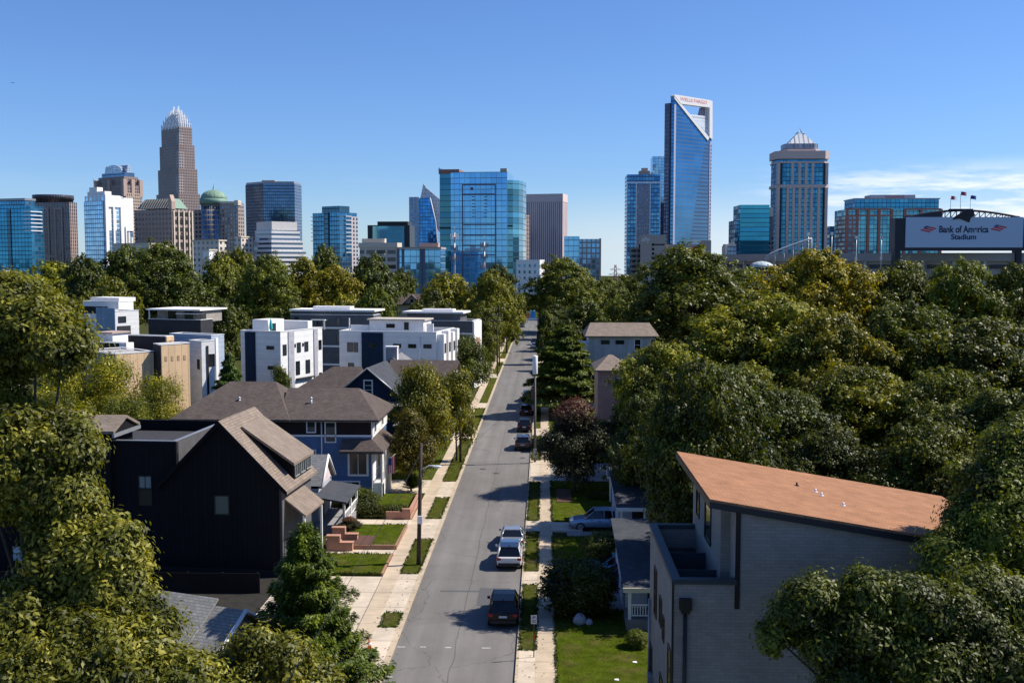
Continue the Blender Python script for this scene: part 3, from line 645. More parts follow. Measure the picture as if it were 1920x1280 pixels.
# layered cedar on the right, dense green conifer bottom left
def conifer(px, py, D, half_px, label, seed, **k):
    p = PY(px, py, D); H = p.z; r = thing('conifer_tree', label, 'tree', (p.x, p.y, 0))
    me, tr = conifer_mesh('crown', H, half_px * D / F, mat=M_CON, seed=seed, **k); oc = obj('crown', me, r); obj('trunk', tr, r); return oc
conifer(1058, 607, 152, 88, 'wide layered cedar at the right kerb', 41, layers=17, nbr=10, ll=.75, lw=.26, droop=-.10, power=.62, start=.22, thick=.10, per=260, jitter=.3).color = (1.35, 1.25, .9, 1)
conifer(572, 982, 51, 142, 'dense bright green conifer in front of the black house', 42, layers=34, nbr=10, ll=.24, lw=.075, droop=.24, power=.85, start=.0, thick=.40, per=420, jitter=.4).color = (1.3, 1.3, .8, 1)

# big near trees, crown lobes placed one by one
def near_tree(label, trunk, lobes, nclu, tint, seed, ll=.215, lw=.092, cr=.23, nleaf=86, mat=None, **k):
    pts = []
    for px, py, D, rp in lobes:
        p = PY(px, py, D); R = rp * D / F; pts.append((p.x, p.y, p.z, R, R, R * .9))
    r = thing('broadleaf_tree', label, 'tree', (trunk[0], trunk[1], 0)); b = Vector((trunk[0], trunk[1], 0))
    oc = obj('crown', crown_mesh('crown', [(q[0] - b.x, q[1] - b.y, *q[2:]) for q in pts], int(nclu * 1.25), cr, nleaf, ll, lw, mat or M_NEAR, seed, **{**dict(droop=.7, inner=.1), **k}), r); oc.color = (*TINT[tint], 1)
    top = max(q[2] for q in pts); mb = MB()
    mb.tube([(0, 0, -.2), (.1, 0, 2), (-.1, .2, top * .45), (.2, 0, top * .8)], [.42, .33, .25, .08], 10)
    for i, q in enumerate(pts):
        z0 = max(1.5, min(q[2] - 1.5, top * .5) * (.7 + .06 * (i % 5)))
        e = (q[0] - b.x, q[1] - b.y, q[2]); mb.tube([(0, .05, z0), (e[0] * .5, e[1] * .5, z0 + (e[2] - z0) * .6), e], [.13, .08, .02], 6)
    mb.build('trunk', BARK, r); return r
near_tree('tall glossy yellow-green tree filling the left edge', (-18.0, 36.5),
 [(20, 572, 38, 52), (66, 622, 37, 62), (118, 655, 36.5, 46), (-20, 640, 38, 90), (40, 665, 37.5, 48), (8, 772, 37, 44),
  (30, 850, 36, 88), (105, 838, 36, 62), (140, 855, 35.5, 42), (80, 920, 35.5, 60), (-25, 910, 36, 72), (135, 930, 35, 40), (140, 990, 35, 46),
  (150, 1060, 35, 86), (205, 1030, 34.5, 52), (200, 1105, 34.5, 62), (242, 1075, 34.5, 22), (262, 1150, 34, 40), (120, 1130, 35, 66), (30, 1165, 35, 62)], 2000, 'plain', 51)
near_tree('spreading glossy tree in the bottom left corner', (-14.0, 33.5),
 [(60, 1215, 33.5, 110), (160, 1225, 33, 84), (240, 1240, 33, 62), (305, 1180, 33.5, 26), (290, 1225, 33, 40), (-10, 1260, 33, 120), (110, 1280, 32.5, 120), (225, 1290, 32.5, 110), (325, 1275, 33, 50), (330, 1330, 32, 90)], 1500, 'plain', 52)
near_tree('low yellow-green tree at the bottom beside the conifer', (-10.2, 40.0),
 [(412, 1272, 41, 32), (448, 1250, 40.5, 34), (480, 1210, 40, 30), (535, 1240, 40, 40), (470, 1285, 40, 62), (400, 1300, 40, 60), (560, 1300, 40, 60)], 850, 'plain', 53)
near_tree('dark olive tree in front of the pale brick house', (12.6, 37.5),
 [(1450, 1190, 37, 26), (1475, 1150, 37, 26), (1520, 1118, 37, 34), (1570, 1140, 37.5, 34), (1625, 1110, 37, 40), (1500, 1200, 37.5, 24), (1545, 1215, 36.5, 32), (1620, 1190, 36.5, 46), (1690, 1130, 37, 50), (1600, 1270, 36.5, 46), (1690, 1235, 36.5, 56),
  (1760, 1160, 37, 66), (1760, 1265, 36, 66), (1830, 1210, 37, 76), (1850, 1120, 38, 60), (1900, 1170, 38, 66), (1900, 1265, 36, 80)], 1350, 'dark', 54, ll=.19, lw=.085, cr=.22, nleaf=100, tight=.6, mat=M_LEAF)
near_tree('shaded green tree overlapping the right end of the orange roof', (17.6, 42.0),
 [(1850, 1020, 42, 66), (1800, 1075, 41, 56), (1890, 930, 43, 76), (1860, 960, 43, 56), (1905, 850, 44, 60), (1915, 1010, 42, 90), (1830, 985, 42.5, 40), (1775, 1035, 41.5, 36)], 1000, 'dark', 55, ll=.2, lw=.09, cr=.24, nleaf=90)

# the wood that goes on beyond both edges of the picture, one mass
q = random.Random(9); WL = []
for k in range(130):
    D = 45 + 375 * q.random() ** 1.6; s_ = 1 if k % 3 else -1; h_ = q.uniform(9, 17); R = q.uniform(4, 6.5); x = s_ * (D * (.458 if s_ > 0 else .52) + R * 1.35 + 55 * q.random() ** 2)
    if s_ < 0 and D < 110: continue
    WL.append((x, D, h_ * .55, R, R, h_ * .45)); 
    for i in range(3): a = q.uniform(0, 6.28); WL.append((x + R * .6 * math.cos(a), D + R * .6 * math.sin(a), h_ * q.uniform(.5, .8), R * .55, R * .55, R * .5))
o = obj('woodland', crown_mesh('woodland', WL, 7000, .75, 26, .75, .5, M_LEAF, 99, inner=.1)); o.color = (.8, .9, .6, 1); tag(o, kind='stuff')
# ================================================================ skyline
def kx(px, py): d = ray(px, py); return d.x / d.y
def frame(name, label, cat, L, C, R, py, D, a, depth=30.0, group=None):
    """root at the near corner C; local box is x in [-l, 0] (left face y = 0), y in [0, m] (right face x = 0)"""
    a = math.radians(a); p = PY(C, py, D); kL = kx(L, py)
    l = (p.x - kL * p.y) / (math.cos(a) + kL * math.sin(a)); m = depth
    if R is not None and R > C:
        kR = kx(R, py); den = math.sin(a) - kR * math.cos(a)
        if abs(den) > .03: m = (kR * p.y - p.x) / den
    r = thing(name, label, cat, (p.x, p.y, 0), -a, group)
    return r, l, m, p.z
def zat(px, py, D): return PY(px, py, D).z
def part(mb, name, mat, parent): return mb.build(name, mat, parent)
def text_mesh(name, body, width, mat, parent, loc, rot=(math.pi / 2, 0, 0), height=None, depth=.05, bold=0.0):
    cu = bpy.data.curves.new(name, 'FONT'); cu.body = body; cu.align_x = 'CENTER'; cu.align_y = 'CENTER'; cu.extrude = depth; cu.offset = bold
    o = bpy.data.objects.new('tmp', cu); COL.objects.link(o); bpy.context.view_layer.update()
    me = bpy.data.meshes.new_from_object(o.evaluated_get(bpy.context.evaluated_depsgraph_get())); bpy.data.objects.remove(o)
    xs = [v.co.x for v in me.vertices]; ys = [v.co.y for v in me.vertices]; s = width / (max(xs) - min(xs)); sy = s if height is None else height / (max(ys) - min(ys))
    for v in me.vertices: v.co.x *= s; v.co.y *= sy
    me.materials.append(mat); o = bpy.data.objects.new(name, me); COL.objects.link(o); o.parent = parent; o.location = loc; o.rotation_euler = rot
    return o
M_ROOF = plain('flat_roof', (.35, .34, .33), .9)
F_ = facade
BLUE1 = F_('glass_deep_blue', (.04, .07, .12), (.05, .20, .36), 3.0, 3.6, .86, .8, jit=.2, tilt=.01)
BLUE2 = F_('glass_sky_blue', (.16, .28, .40), (.17, .45, .74), 4.0, 4.2, .94, .88, jit=.10, grough=.05, tilt=.008)
BLUE3 = F_('glass_steel_blue', (.04, .06, .10), (.11, .20, .33), 2.4, 3.8, .86, .78, jit=.15, tilt=.008)
TEAL = F_('glass_teal', (.03, .07, .12), (.03, .22, .40), 4.0, 4.0, .9, .84, jit=.12, tilt=.008)
TEALD = F_('glass_dark_teal', (.02, .05, .07), (.03, .11, .19), 4.0, 4.0, .9, .84, metal=.6, jit=.1, tilt=.006)
PALE = F_('glass_pale', (.22, .30, .42), (.30, .50, .72), 3.0, 4.0, .86, .8, jit=.18, tilt=.01)
TANG = F_('tan_mullions_dark_glass', (.34, .25, .21), (.05, .07, .11), 3.4, 3.8, .52, .84, metal=.45)
DRUMG = F_('dark_ribbed', (.06, .055, .07), (.03, .04, .06), 2.2, 30, .5, 1.0, metal=.4)
BROWN = F_('brown_granite_windows', (.27, .205, .185), (.05, .06, .08), 2.6, 3.9, .46, .58, metal=.35)
BROWN2 = F_('brown_punched_windows', (.34, .255, .225), (.03, .035, .05), 4.6, 4.6, .5, .52, metal=.3)
CREAM = F_('cream_punched_windows', (.66, .58, .50), (.05, .09, .13), 4.5, 4.2, .42, .5, metal=.4)
FINS = F_('brown_vertical_fins', (.62, .48, .47), (.22, .18, .19), 2.3, 120, .40, 1.0, metal=.1)
STRIPE = F_('white_bands', (.66, .66, .68), (.10, .15, .22), 60, 3.9, 1.0, .48, metal=.6)
WSTUC = plain('white_stucco', (.82, .80, .78), .6, var=.04)
CREAMW = plain('cream_wall', (.62, .54, .44), .7, var=.08)
TANW = plain('tan_stone', (.42, .31, .26), .7, var=.1)
SILVER = plain('silver_spires', (.80, .81, .83), .45, .1, var=.08)
COPPER = plain('green_copper', (.15, .26, .20), .6, var=.15)
STEELW = plain('pale_steel', (.72, .74, .78), .4, .2, var=.05)
CONC = plain('warm_concrete', (.40, .345, .31), .85, var=.12)

# --- far left: blue balcony tower
r, l, m, h = frame('condo_tower', 'teal-blue glass condo tower with white balcony edges at the far left of the skyline', 'tower', -30, 57, 81, 386, 1000, 18)
s = .5
mb = MB().box(-l, 0, 0, m, 0, h); part(mb, 'body', TEAL, r)
z1 = zat(30, 371, 1000); part(MB().box(-l, -8, 1.5, m * .9, h, z1 - 2), 'upper_storeys', BLUE1, r); part(MB().box(-l - .5, -7.5, 1, m * .92, z1 - 2, z1), 'roof', GREYM, r)
part(MB().box(-l * .5, -l * .5 + 4, -.8, 0, 0, h - 3), 'dark_bay', TEALD, r)
for k in range(14, int(h / 3.6)): part(MB().box(-7, 1.6, -1.6, m * .8, k * 3.6, k * 3.6 + 1.0), 'balcony', STEELW, r)
# --- brown tower with drum
r, l, m, h = frame('office_tower', 'brown office tower with tan mullions and a dark ribbed drum top', 'tower', 66, 130, 144, 379, 1160, 12, 40)
part(MB().box(-l, 0, 0, m, 0, h), 'body', TANG, r)
zd = zat(100, 363, 1160); rad = 21
mb = MB().lathe([(rad, h - 2), (rad, zd - 5), (rad + .8, zd - 5), (rad + .8, zd)], 40, (-l * .92, 26)); part(mb, 'drum_top', DRUMG, r)
mb = MB()
for x in (-l * .82, -l * .62, -l * .42, -l * .22): mb.box(x - .7, x + .7, -1.2, 0, 0, h - 6)
mb.box(-l * .82 + .7, -l * .62 - .7, -1.1, 0, h - 8, h - 6).box(-l * .62 + .7, -l * .42 - .7, -1.1, 0, h - 60, h - 58).box(-l * .42 + .7, -l * .22 - .7, -1.1, 0, h - 8, h - 6)
part(mb, 'pilasters', TANW, r)
# --- white and blue stepped condo
r, l, m, h = frame('condo_tower', 'white stepped condo tower with pale blue glass on its left face', 'tower', 160, 197, 249, 415, 950, 30)
D = 950; zt = zat(200, 358, D)
part(MB().box(-l, 0, 0, m, 0, h - 8), 'podium', PALE, r)
part(MB().box(-l, 0, 0, m * .66, h - 8, zt - 4), 'upper_body', F_('white_wall_pale_glass', (.80, .79, .79), (.32, .52, .70), 5.5, 4, .55, .8), r)
part(MB().box(-l, -1.5, -1.0, 0, 0, zt - 9), 'glass_bay', PALE, r)
mb = MB().box(0, 1.2, 0, 3.2, 0, zt - 3).box(0, 1.2, m * .54, m * .66, 0, zt - 6).box(0, 1.2, 3.2, m * .54, zt - 14, zt - 3.5).box(0, 1.2, m * .27, m * .33, 0, zt - 14); part(mb, 'white_piers', WSTUC, r)
mb = MB().box(-l * .95, -2, 2, m * .3, zt - 4, zt).box(-l * .9, -l * .5, 3, 9, zt, zt + 4); part(mb, 'penthouse', WSTUC, r)
part(MB().tube([(-l * .8, 6, zt + 4), (-l * .8, 6, zt + 16)], .25, 5), 'mast', GREYM, r)
mb = MB().box(0, 1, m * .7, m, h - 8, h + 22).box(-6, 1, m * .66, m * .7, h - 8, h + 22); part(mb, 'white_shoulder', WSTUC, r)
for k in range(4): part(MB().box(-1, 2.2, m * .68 + k * 3.2, m * .68 + k * 3.2 + 1.1, 0, h - 4 - k * 5), 'white_fin', WSTUC, r)
# --- brown tower with glass vaults
r, l, m, h = frame('office_tower', 'brown stepped tower crowned with arched glass vaults', 'tower', 178, 232, 266, 346, 1300, 32)
D = 1300; z2 = zat(220, 330, D); z3 = zat(220, 322, D); z4 = zat(220, 307, D)
part(MB().box(-l, 0, 0, m, 0, h), 'body', BROWN, r)
part(MB().box(-l + 3, -3, 3, m - 3, h, z2), 'upper_tier', BROWN, r)
part(MB().box(-l + 6, -6, 6, m - 6, z2, z3), 'glass_tier', BLUE3, r)
for (x0, x1, y0, y1, ax) in ((-l + 7, -7, 10, m - 10, 'x'), (-l + 12, -12, 6, m - 6, 'y')):
    mb = MB(); n = 10; w = (y1 - y0) if ax == 'x' else (x1 - x0); cx = ((y0 + y1) if ax == 'x' else (x0 + x1)) / 2
    arc = [(cx + w / 2 * math.cos(math.pi * k / n), z3 + (z4 - z3) * math.sin(math.pi * k / n) ** .8) for k in range(n + 1)]
    if ax == 'x': mb.ext([(x0, y, z) for y, z in arc], (x1 - x0, 0, 0))
    else: mb.ext([(x, y0, z) for x, z in arc], (0, y1 - y0, 0))
    part(mb, 'glass_vault', F_('vault_glass', (.5, .55, .6), (.35, .42, .5), 2.5, 2.5, .8, .8), r)
mb = MB()
for x, y in ((-1.5, 1.5), (-l + 1.5, 1.5), (-1.5, m - 1.5), (-l + 1.5, m - 1.5), (-1.5, m / 2), (-l / 2, 1.5)): mb.box(x - 2.4, x + 2.4, y - 2.4, y + 2.4, h - 14, h + 7)
part(mb, 'corner_turrets', TANW, r)
part(MB().box(-3, .8, 2, m - 2, 0, h - 10), 'pale_side_bay', F_('tan_side_bay', (.45, .35, .29), (.07, .07, .09), 3, 3.9, .5, .6), r)
# --- tallest tower with spired crown
D = 1500
r, l, m, h = frame('skyscraper', 'tallest brown granite skyscraper with a silver crown of spires', 'skyscraper', 293, 335, 375, 362, D, 42)
lv = [(0, h), (2.2, zat(335, 315, D)), (4.4, zat(335, 270, D)), (6.6, zat(335, 236, D))]; z0 = 0
for ins, z in lv:
    part(MB().box(-l + ins, -ins, ins, m - ins, z0, z), 'tier', BROWN, r)
    part(MB().box(-ins - 7, -ins + .8, ins - .8, ins + 7, z0, z - 9), 'corner_bay', F_('corner_bay_%d' % ins, (.36, .29, .27), (.07, .09, .12), 3.5, 3.9, .6, .55), r); z0 = z - .01
ztop = zat(335, 192, D); base = lv[-1][1]; cx, cy = -l / 2, m / 2
for k, (f, hh) in enumerate(((.97, .22), (.84, .44), (.68, .64), (.50, .82), (.30, .97))):
    mb = MB(); R = (l / 2 - 6.6) * f; Ry = (m / 2 - 6.6) * f; n = 13 - 2 * k
    for i in range(n):
        t = -1 + 2 * i / max(1, n - 1); hz = base + (ztop - base) * hh * (1 - .16 * abs(t))
        for (x, y) in ((cx + R * t, cy - Ry), (cx + R * t, cy + Ry), (cx - R, cy + Ry * t), (cx + R, cy + Ry * t)):
            w_ = .45 + .3 * (i % 2); hz -= (i % 2) * 3; mb.box(x - w_, x + w_, y - w_, y + w_, base - 2, hz)
    mb.box(cx - R + .8, cx + R - .8, cy - Ry + .8, cy + Ry - .8, base, base + (ztop - base) * hh * .74); part(mb, 'crown_tier', SILVER, r)
# --- brown block with green roof
D = 1000
r, l, m, h = frame('office_block', 'brown office block with a sloping green metal roof', 'building', 252, 322, 361, 392, D, 28)
part(MB().box(-l, 0, 0, m, 0, h), 'body', BROWN2, r)
z1 = zat(300, 371, D); mb = MB()
a_ = [(-l + 1, 2, h + 1), (-2, 2, h + 1), (-2, 22, h + 1), (-l + 1, 22, h + 1)]; b_ = [(-l + 5, 9, z1), (-7, 9, z1), (-7, 16, z1), (-l + 5, 16, z1)]
for k in range(4): mb.face([a_[k], a_[(k + 1) % 4], b_[(k + 1) % 4], b_[k]])
mb.face(b_); part(mb, 'green_roof', COPPER, r)
mb = MB()
for k in range(12): x = -l + 6 + k * (l - 14) / 11; mb.ext([(x, 2.0, h + 1), (x + .6, 2.0, h + 1), (x + .6, 8.6, z1 - .1), (x, 8.6, z1 - .1)], (0, -.35, .25))
part(mb, 'roof_seams', TANW, r)
mb = MB().box(-4, .6, -.6, 4, h, z1 - 3); mb.ext([(-4, -.6, z1 - 3), (.6, -.6, z1 - 3), (-1.7, -.6, z1 + 3)], (0, 4.6, 0)); part(mb, 'gabled_corner', TANW, r)
for k in range(7): part(MB().box(.05, .5, 3, m - 2, h - 6 - k * 7.2, h - 2.6 - k * 7.2), 'window_row', DARK, r)
mb = MB()
for y in (2.0, m * .3, m * .55, m * .8, m - 1.2): mb.box(.5, 1.0, y - .7, y + .7, 0, h - 1)
part(mb, 'side_piers', CREAMW, r)
# --- domed building
D = 1100
r, l, m, h = frame('domed_building', 'tan office building with a green copper dome and glass corner turret', 'building', 363, 446, 458, 381, D, 20, 40)
part(MB().box(-l * .48, 0, 0, m, 0, h), 'right_wing', F_('tan_blue_windows', (.36, .29, .25), (.10, .15, .21), 3.4, 4, .5, .62), r)
part(MB().box(-l, -l * .75, 0, m, 0, h - 6), 'left_wing', BROWN2, r)
cx, cy, R = -l * .62, 6, 13.5; zd = zat(400, 382, D); z2 = zat(400, 371, D); z3 = zat(400, 354, D)
part(MB().lathe([(R, 0), (R, zd)], 32, (cx, cy)), 'glass_turret', F_('turret_glass', (.30, .24, .2), (.09, .18, .26), 2.8, 5, .8, .75), r)
part(MB().lathe([(R + 1, zd), (R + 1, z2), (R + .2, z2)], 32, (cx, cy)), 'drum', COPPER, r)
part(MB().lathe([(R * math.cos(t), z2 + (z3 - z2) * math.sin(t)) for t in [k * math.pi / 20 for k in range(10)]] + [(1.2, z3), (.5, z3 + 3), (.1, z3 + 7)], 32, (cx, cy)), 'dome', F_('dome_copper', (.20, .31, .22), (.12, .20, .15), 3, 3, .3, 1.0, metal=.1, grough=.6), r)
mb = MB().box(-l * .52, 1, -1, 3, h, h + 2).box(-4, .8, -.8, m * .4, h - 2, h + 3); part(mb, 'parapet', CREAMW, r)
# --- low cream blocks in front
for L, C, R_, py, D, lab in ((213, 279, 318, 458, 800, 'low cream block in front of the green-roofed building, just above the trees'), (362, 410, 424, 452, 780, 'low tan block left of the domed building base'), (380, 392, 406, 470, 700, 'tiny white block peeking over the trees below the dome'), (440, 452, 474, 445, 900, 'narrow cream block between the domed building and the striped block'), (0, 12, 16, 511, 500, 'scrap of white roof above the olive tree at the left edge')):
    r, l, m, h = frame('low_block', lab, 'building', L, C, R_, py, D, 28, 18); part(MB().box(-l, 0, 0, m, 0, h), 'body', CREAM if D != 700 else WSTUC, r); part(MB().box(-l - .4, .4, -.4, m + .4, h, h + 1), 'parapet', CREAMW, r)
# --- dark blue glass octagon
D = 1300
q = lambda px, y: (kx(px, 400) * y, y)
h = zat(515, 344, D); c = q(515, D + 20)
r = thing('office_tower', 'dark steel-blue glass tower with chamfered corners left of centre', 'tower', (c[0], c[1], 0))
pts = [q(461, D + 24), q(494, D), q(553, D + 2), q(566, D + 30), q(560, D + 60), q(468, D + 60)]
pts = [(x - c[0], y - c[1]) for x, y in pts]; part(MB().prism(pts, 0, h), 'body', BLUE3, r)
mb = MB().prism([(x * .97, y * .97) for x, y in pts], h, h + 2.5); part(mb, 'parapet', GREYM, r)
part(MB().box(-14, 2, -5, 5, h + 2.5, h + 5), 'roof_plant', TANW, r)
# --- white banded block
D = 900
r, l, m, h = frame('office_block', 'white office block with dark window bands stepping down to the right', 'building', 478, 509, 562, 431, D, 44)
part(MB().box(-l, 0, 0, m, 0, h), 'middle_tier', STRIPE, r); zt = zat(510, 415, D)
part(MB().box(-l + 1, -1, 1, m - 2, h, zt), 'top_tier', CREAMW if False else plain('pale_stone', (.6, .58, .57), .7), r)
for k, e in enumerate((2.2, 4.6)): part(MB().box(-l - e * .4, e * .5, -e * .4, m + e, 0, h - 9 * (k + 1)), 'lower_tier', STRIPE, r)
# --- blue balcony condo
D = 850
r, l, m, h = frame('condo_tower', 'blue glass condo tower with white balcony slabs on its right corner', 'tower', 586, 636, 669, 398, D, 36)
zt = zat(630, 386, D)
part(MB().box(-l, 0, 0, m, 0, h), 'body', BLUE1, r); part(MB().box(-l * .62, .6, -.6, m * .55, h, zt), 'upper_storeys', TEALD, r)
part(MB().box(-l * .55, -l * .38, -.9, 0, 0, h), 'dark_bay', TEALD, r)
for k in range(9, int(h / 3.2)): part(MB().box(-2.5, 1.7, m * .3, m * .62, k * 3.2, k * 3.2 + .7), 'balcony', STEELW, r)
for k in range(12, int(h / 3.2)): part(MB().box(-l - 1.6, -l + 2, -.6, 6, k * 3.2, k * 3.2 + .6), 'balcony', STEELW, r)
part(MB().box(-.5, .5, m * .66, m + .4, 0, h - 3), 'pale_side', F_('grey_side_windows', (.52, .48, .5), (.05, .07, .1), 3.4, 3.2, .5, .6), r)
# --- low black and teal box, cream bands
D = 1000
r, l, m, h = frame('office_block', 'black-framed office block with a plain teal glass front', 'building', 689, 768, None, 418, D, 2, 30)
part(MB().box(-l, 0, 0, m, 0, h - 2), 'body', plain('black_cladding', (.02, .025, .035), .4), r); z1 = zat(720, 424, D)
part(MB().box(-l + 5, -5, -1, 0, 0, z1), 'glass_front', F_('glass_flat_teal', (.15, .3, .34), (.24, .47, .52), 30, 30, .99, .99, jit=.05), r)
part(MB().box(-l + 9, -2, 2, m - 4, h - 2, h + 1.5), 'penthouse', BLACKM, r)
D = 750
r, l, m, h = frame('low_block', 'cream low-rise with horizontal window bands below the black-framed block', 'building', 674, 744, 752, 456, D, 14, 25)
part(MB().box(-l, 0, 0, m, 0, h), 'body', F_('cream_bands', (.62, .53, .46), (.05, .06, .08), 8, 5.2, .8, .55, metal=.4), r)
part(MB().box(-l + 1, -10, 2, m - 3, h, zat(700, 447, D)), 'penthouse', CREAMW, r); part(MB().box(-l - .6, .6, -.6, m, h - 3, h + .4), 'cornice', CREAMW, r)
# --- slanted glass tower with white sail
D = 1200
r, l, m, h = frame('office_tower', 'blue glass tower with a pointed white sail-shaped top', 'tower', 768, 822, None, 371, D, 3, 34)
mb = MB().ext([(-l, 0, 0), (2, 0, 0), (-3, 0, h * .72), (-9, 0, h), (-l, 0, h)], (0, m, 0)); part(mb, 'body', F_('glass_royal', (.05, .12, .25), (.05, .25, .60), 3, 4, .9, .85), r)
part(MB().box(-l - .5, -l * .67, -1.0, 0, 0, h + 1), 'left_bay', F_('grey_bay', (.42, .45, .52), (.08, .2, .36), 4, 4, .6, .7), r)
zp = zat(790, 343, D); mb = MB().ext([(-l * .66, 6, h), (4, 6, h - 45), (4, 6, zat(824, 378, D)), (-l * .45, 6, zp - 5), (-l * .55, 6, zp)], (0, 1.5, 0)); part(mb, 'white_sail', F_('sail_screen', (.72, .70, .72), (.5, .5, .55), 2, 4, .5, .5, metal=.2, grough=.5), r)
mb = MB().tube([(-9.2, -.4, h), (-3.2, -.4, h * .72), (1.8, -.4, 0)], .6, 5); part(mb, 'white_edge', WSTUC, r)
D = 700
r, l, m, h = frame('office_block', 'low sky-blue glass block left of the large blue tower', 'building', 744, 826, None, 467, D, 2, 25)
part(MB().box(-l, 0, 0, m, 0, h), 'body', BLUE2, r); mb = MB()
for f in (.97, .86, .45, .38): mb.box(-l * f - .8, -l * f + .8, -.7, 0, 0, h)
part(mb, 'dark_piers', plain('slate_pier', (.10, .13, .19), .6), r); mb = MB().box(-l - .6, .5, -1.2, m, h, h + 1.3).box(-l * .5, -2, 3, 12, h + 1.3, h + 4); part(mb, 'roof', TANW, r)
# --- large blue glass tower in the centre
D = 800
r, l, m, h = frame('office_tower', 'large sky-blue glass tower in the centre with a thin dark frame on its front', 'tower', 845, 951, 968, 322, D, 5, 42)
m = 42
part(MB().box(-l, 0, 0, m, 0, h), 'body', BLUE2, r)
part(MB().box(-l - 9, -l, 3, m - 4, 0, h - 1), 'left_bay', F_('glass_sea', (.03, .10, .14), (.05, .19, .27), 30, 4.2, 1.0, .9, jit=.15), r)
z = lambda py: zat(900, py, D)
part(MB().box(-l - 9.3, -l + 6, 2.5, m - 6, h - 1, z(316)), 'red_roof_screen', plain('rust_screen', (.28, .13, .10), .7), r)
part(MB().box(-l - 9.6, -l - 8.9, 2, m, h - 1, z(313)), 'roof_fin', BLUE1, r)
mb = MB(); fx0, fx1 = -l + 8.5, -8.5
def bar(x0, x1, z0, z1): mb.box(x0, x1, -.35, 0, z0, z1)
bar(fx0, fx0 + .8, 0, z(345)); bar(fx1 - .8, fx1, 0, z(345)); bar(fx0 + .8, fx1 - .8, z(345) - .9, z(345))
for py in (364, 421, 441, 460, 478): bar(fx0 + .8, fx1 - .8, z(py) - .45, z(py) + .45)
part(mb, 'front_frame', plain('bronze_frame', (.10, .10, .16), .5), r)
mb = MB(); 
for py in (368, 374, 381, 387, 393, 399, 405):
    for x in (-l + 16, -17.5): mb.box(x, x + 2.4, -.25, 0, z(py) - .5, z(py))
part(mb, 'vent_slots', plain('vent_dark', (.06, .10, .18), .5), r)
part(MB().box(-l + 15, -l + 17, -.3, 0, z(356), z(351)), 'window_sign', plain('bronze_sign', (.12, .07, .09), .6), r)
mb = MB().prism([(0, 2), (4, 3), (8, 8), (10, 18), (10, m - 2), (0, m - 2)], 0, h - 6); part(mb, 'curved_side', F_('glass_curve', (.02, .08, .11), (.10, .30, .40), 30, 4.2, 1.0, .88), r)
mb = MB().box(-l - 9.2, -l - .1, 2.5, 3, z(428), z(425)).box(.2, 4, 1.6, 2.8, z(425), z(422)); part(mb, 'dark_belt', BLACKM, r)
part(MB().box(-6, -1, 6, 12, h, h + 3), 'roof_plant', TANW, r)
# --- brown slab and the finned block beside it
D = 1200
r, l, m, h = frame('office_tower', 'plain brown slab tower with fine vertical ribs and a light top band', 'tower', 972, 1055, 1064, 363, D, 14, 26)
part(MB().box(-l, 0, 0, m, 0, h - 9), 'body', FINS, r); part(MB().box(-l - .3, .3, -.3, m, h - 9, h), 'top_band', plain('brown_band', (.66, .53, .51), .7), r)
D = 1000
r, l, m, h = frame('office_tower', 'narrow stepped tower with cream fins squeezed beside the large blue tower', 'tower', 960, 982, 993, 402, D, 24, 20)
part(MB().box(-l, 0, 0, m, 0, h), 'body', TANG, r); part(MB().box(-l, -7, 3, m, h, zat(965, 370, D)), 'upper_tier', BROWN, r)
for k in range(3): part(MB().box(-l + 3 + k * 4, -l + 5 + k * 4, -1.5 + k * .3, 0, 0, h - 30 + k * 14), 'cream_fin', CREAMW, r)
D = 500
r, l, m, h = frame('low_block', 'small white block with square windows above the trees at the street end', 'building', 968, 1012, 1021, 487, D, 24, 14)
part(MB().box(-l, 0, 0, m, 0, h), 'body', WSTUC, r); 
for i in range(4):
    for j in range(5): part(MB().box(-l + 1.2 + i * 2.7, -l + 2.1 + i * 2.7, -.12, 0, h - 3.4 - j * 3, h - 2.0 - j * 3), 'window', BLUE1, r)
# --- pale gridded block
D = 800
r, l, m, h = frame('office_block', 'pale blue gridded office block left of the pylon', 'building', 1058, 1126, None, 448, D, 3, 24)
part(MB().box(-l, -l * .58, -1.5, m, 0, zat(1070, 443, D)), 'left_glass', BLUE2, r)
part(MB().box(-l * .58, 0, 0, m, 0, h), 'body', F_('tan_grid_blue_glass', (.33, .29, .30), (.16, .36, .58), 3.4, 4.0, .72, .72, jit=.2), r); part(MB().box(-1, .5, -.5, m, 0, h + .5), 'tan_edge', TANW, r)
# --- right group
D = 1100
r, l, m, h = frame('condo_tower', 'slim blue tower with a grey ribbed centre left of the split-top tower', 'tower', 1176, 1238, None, 327, D, 0, 30)
part(MB().box(-l, 0, 0, m, 0, h), 'body', F_('glass_cobalt', (.10, .16, .26), (.06, .24, .46), 3, 4, .85, .72), r)
part(MB().box(-l * .70, -l * .32, -.8, 0, 0, h - 10), 'grey_centre', F_('grey_ribs', (.30, .30, .36), (.10, .14, .22), 2.4, 3.6, .5, .6), r)
mb = MB(); [mb.box(-l * f - .45, -l * f + .45, -1.1, 0, 0, h - 8) for f in (1.0, .72, .30, .0)]; mb.box(-l, 0, -.6, 0, h - 9, h - 7.6); part(mb, 'pale_ribs', STEELW, r)
mb = MB().box(-l * .62, -l * .3, 4, 16, h - .1, h + 4).box(-l * .54, -l * .36, 6, 14, h + 4, h + 7); part(mb, 'roof_plant', TANW, r)
D = 1500
r, l, m, h = frame('office_tower', 'pale blue glass tower peeking out behind the slim blue tower', 'tower', 1224, 1262, None, 293, D, 0, 30)
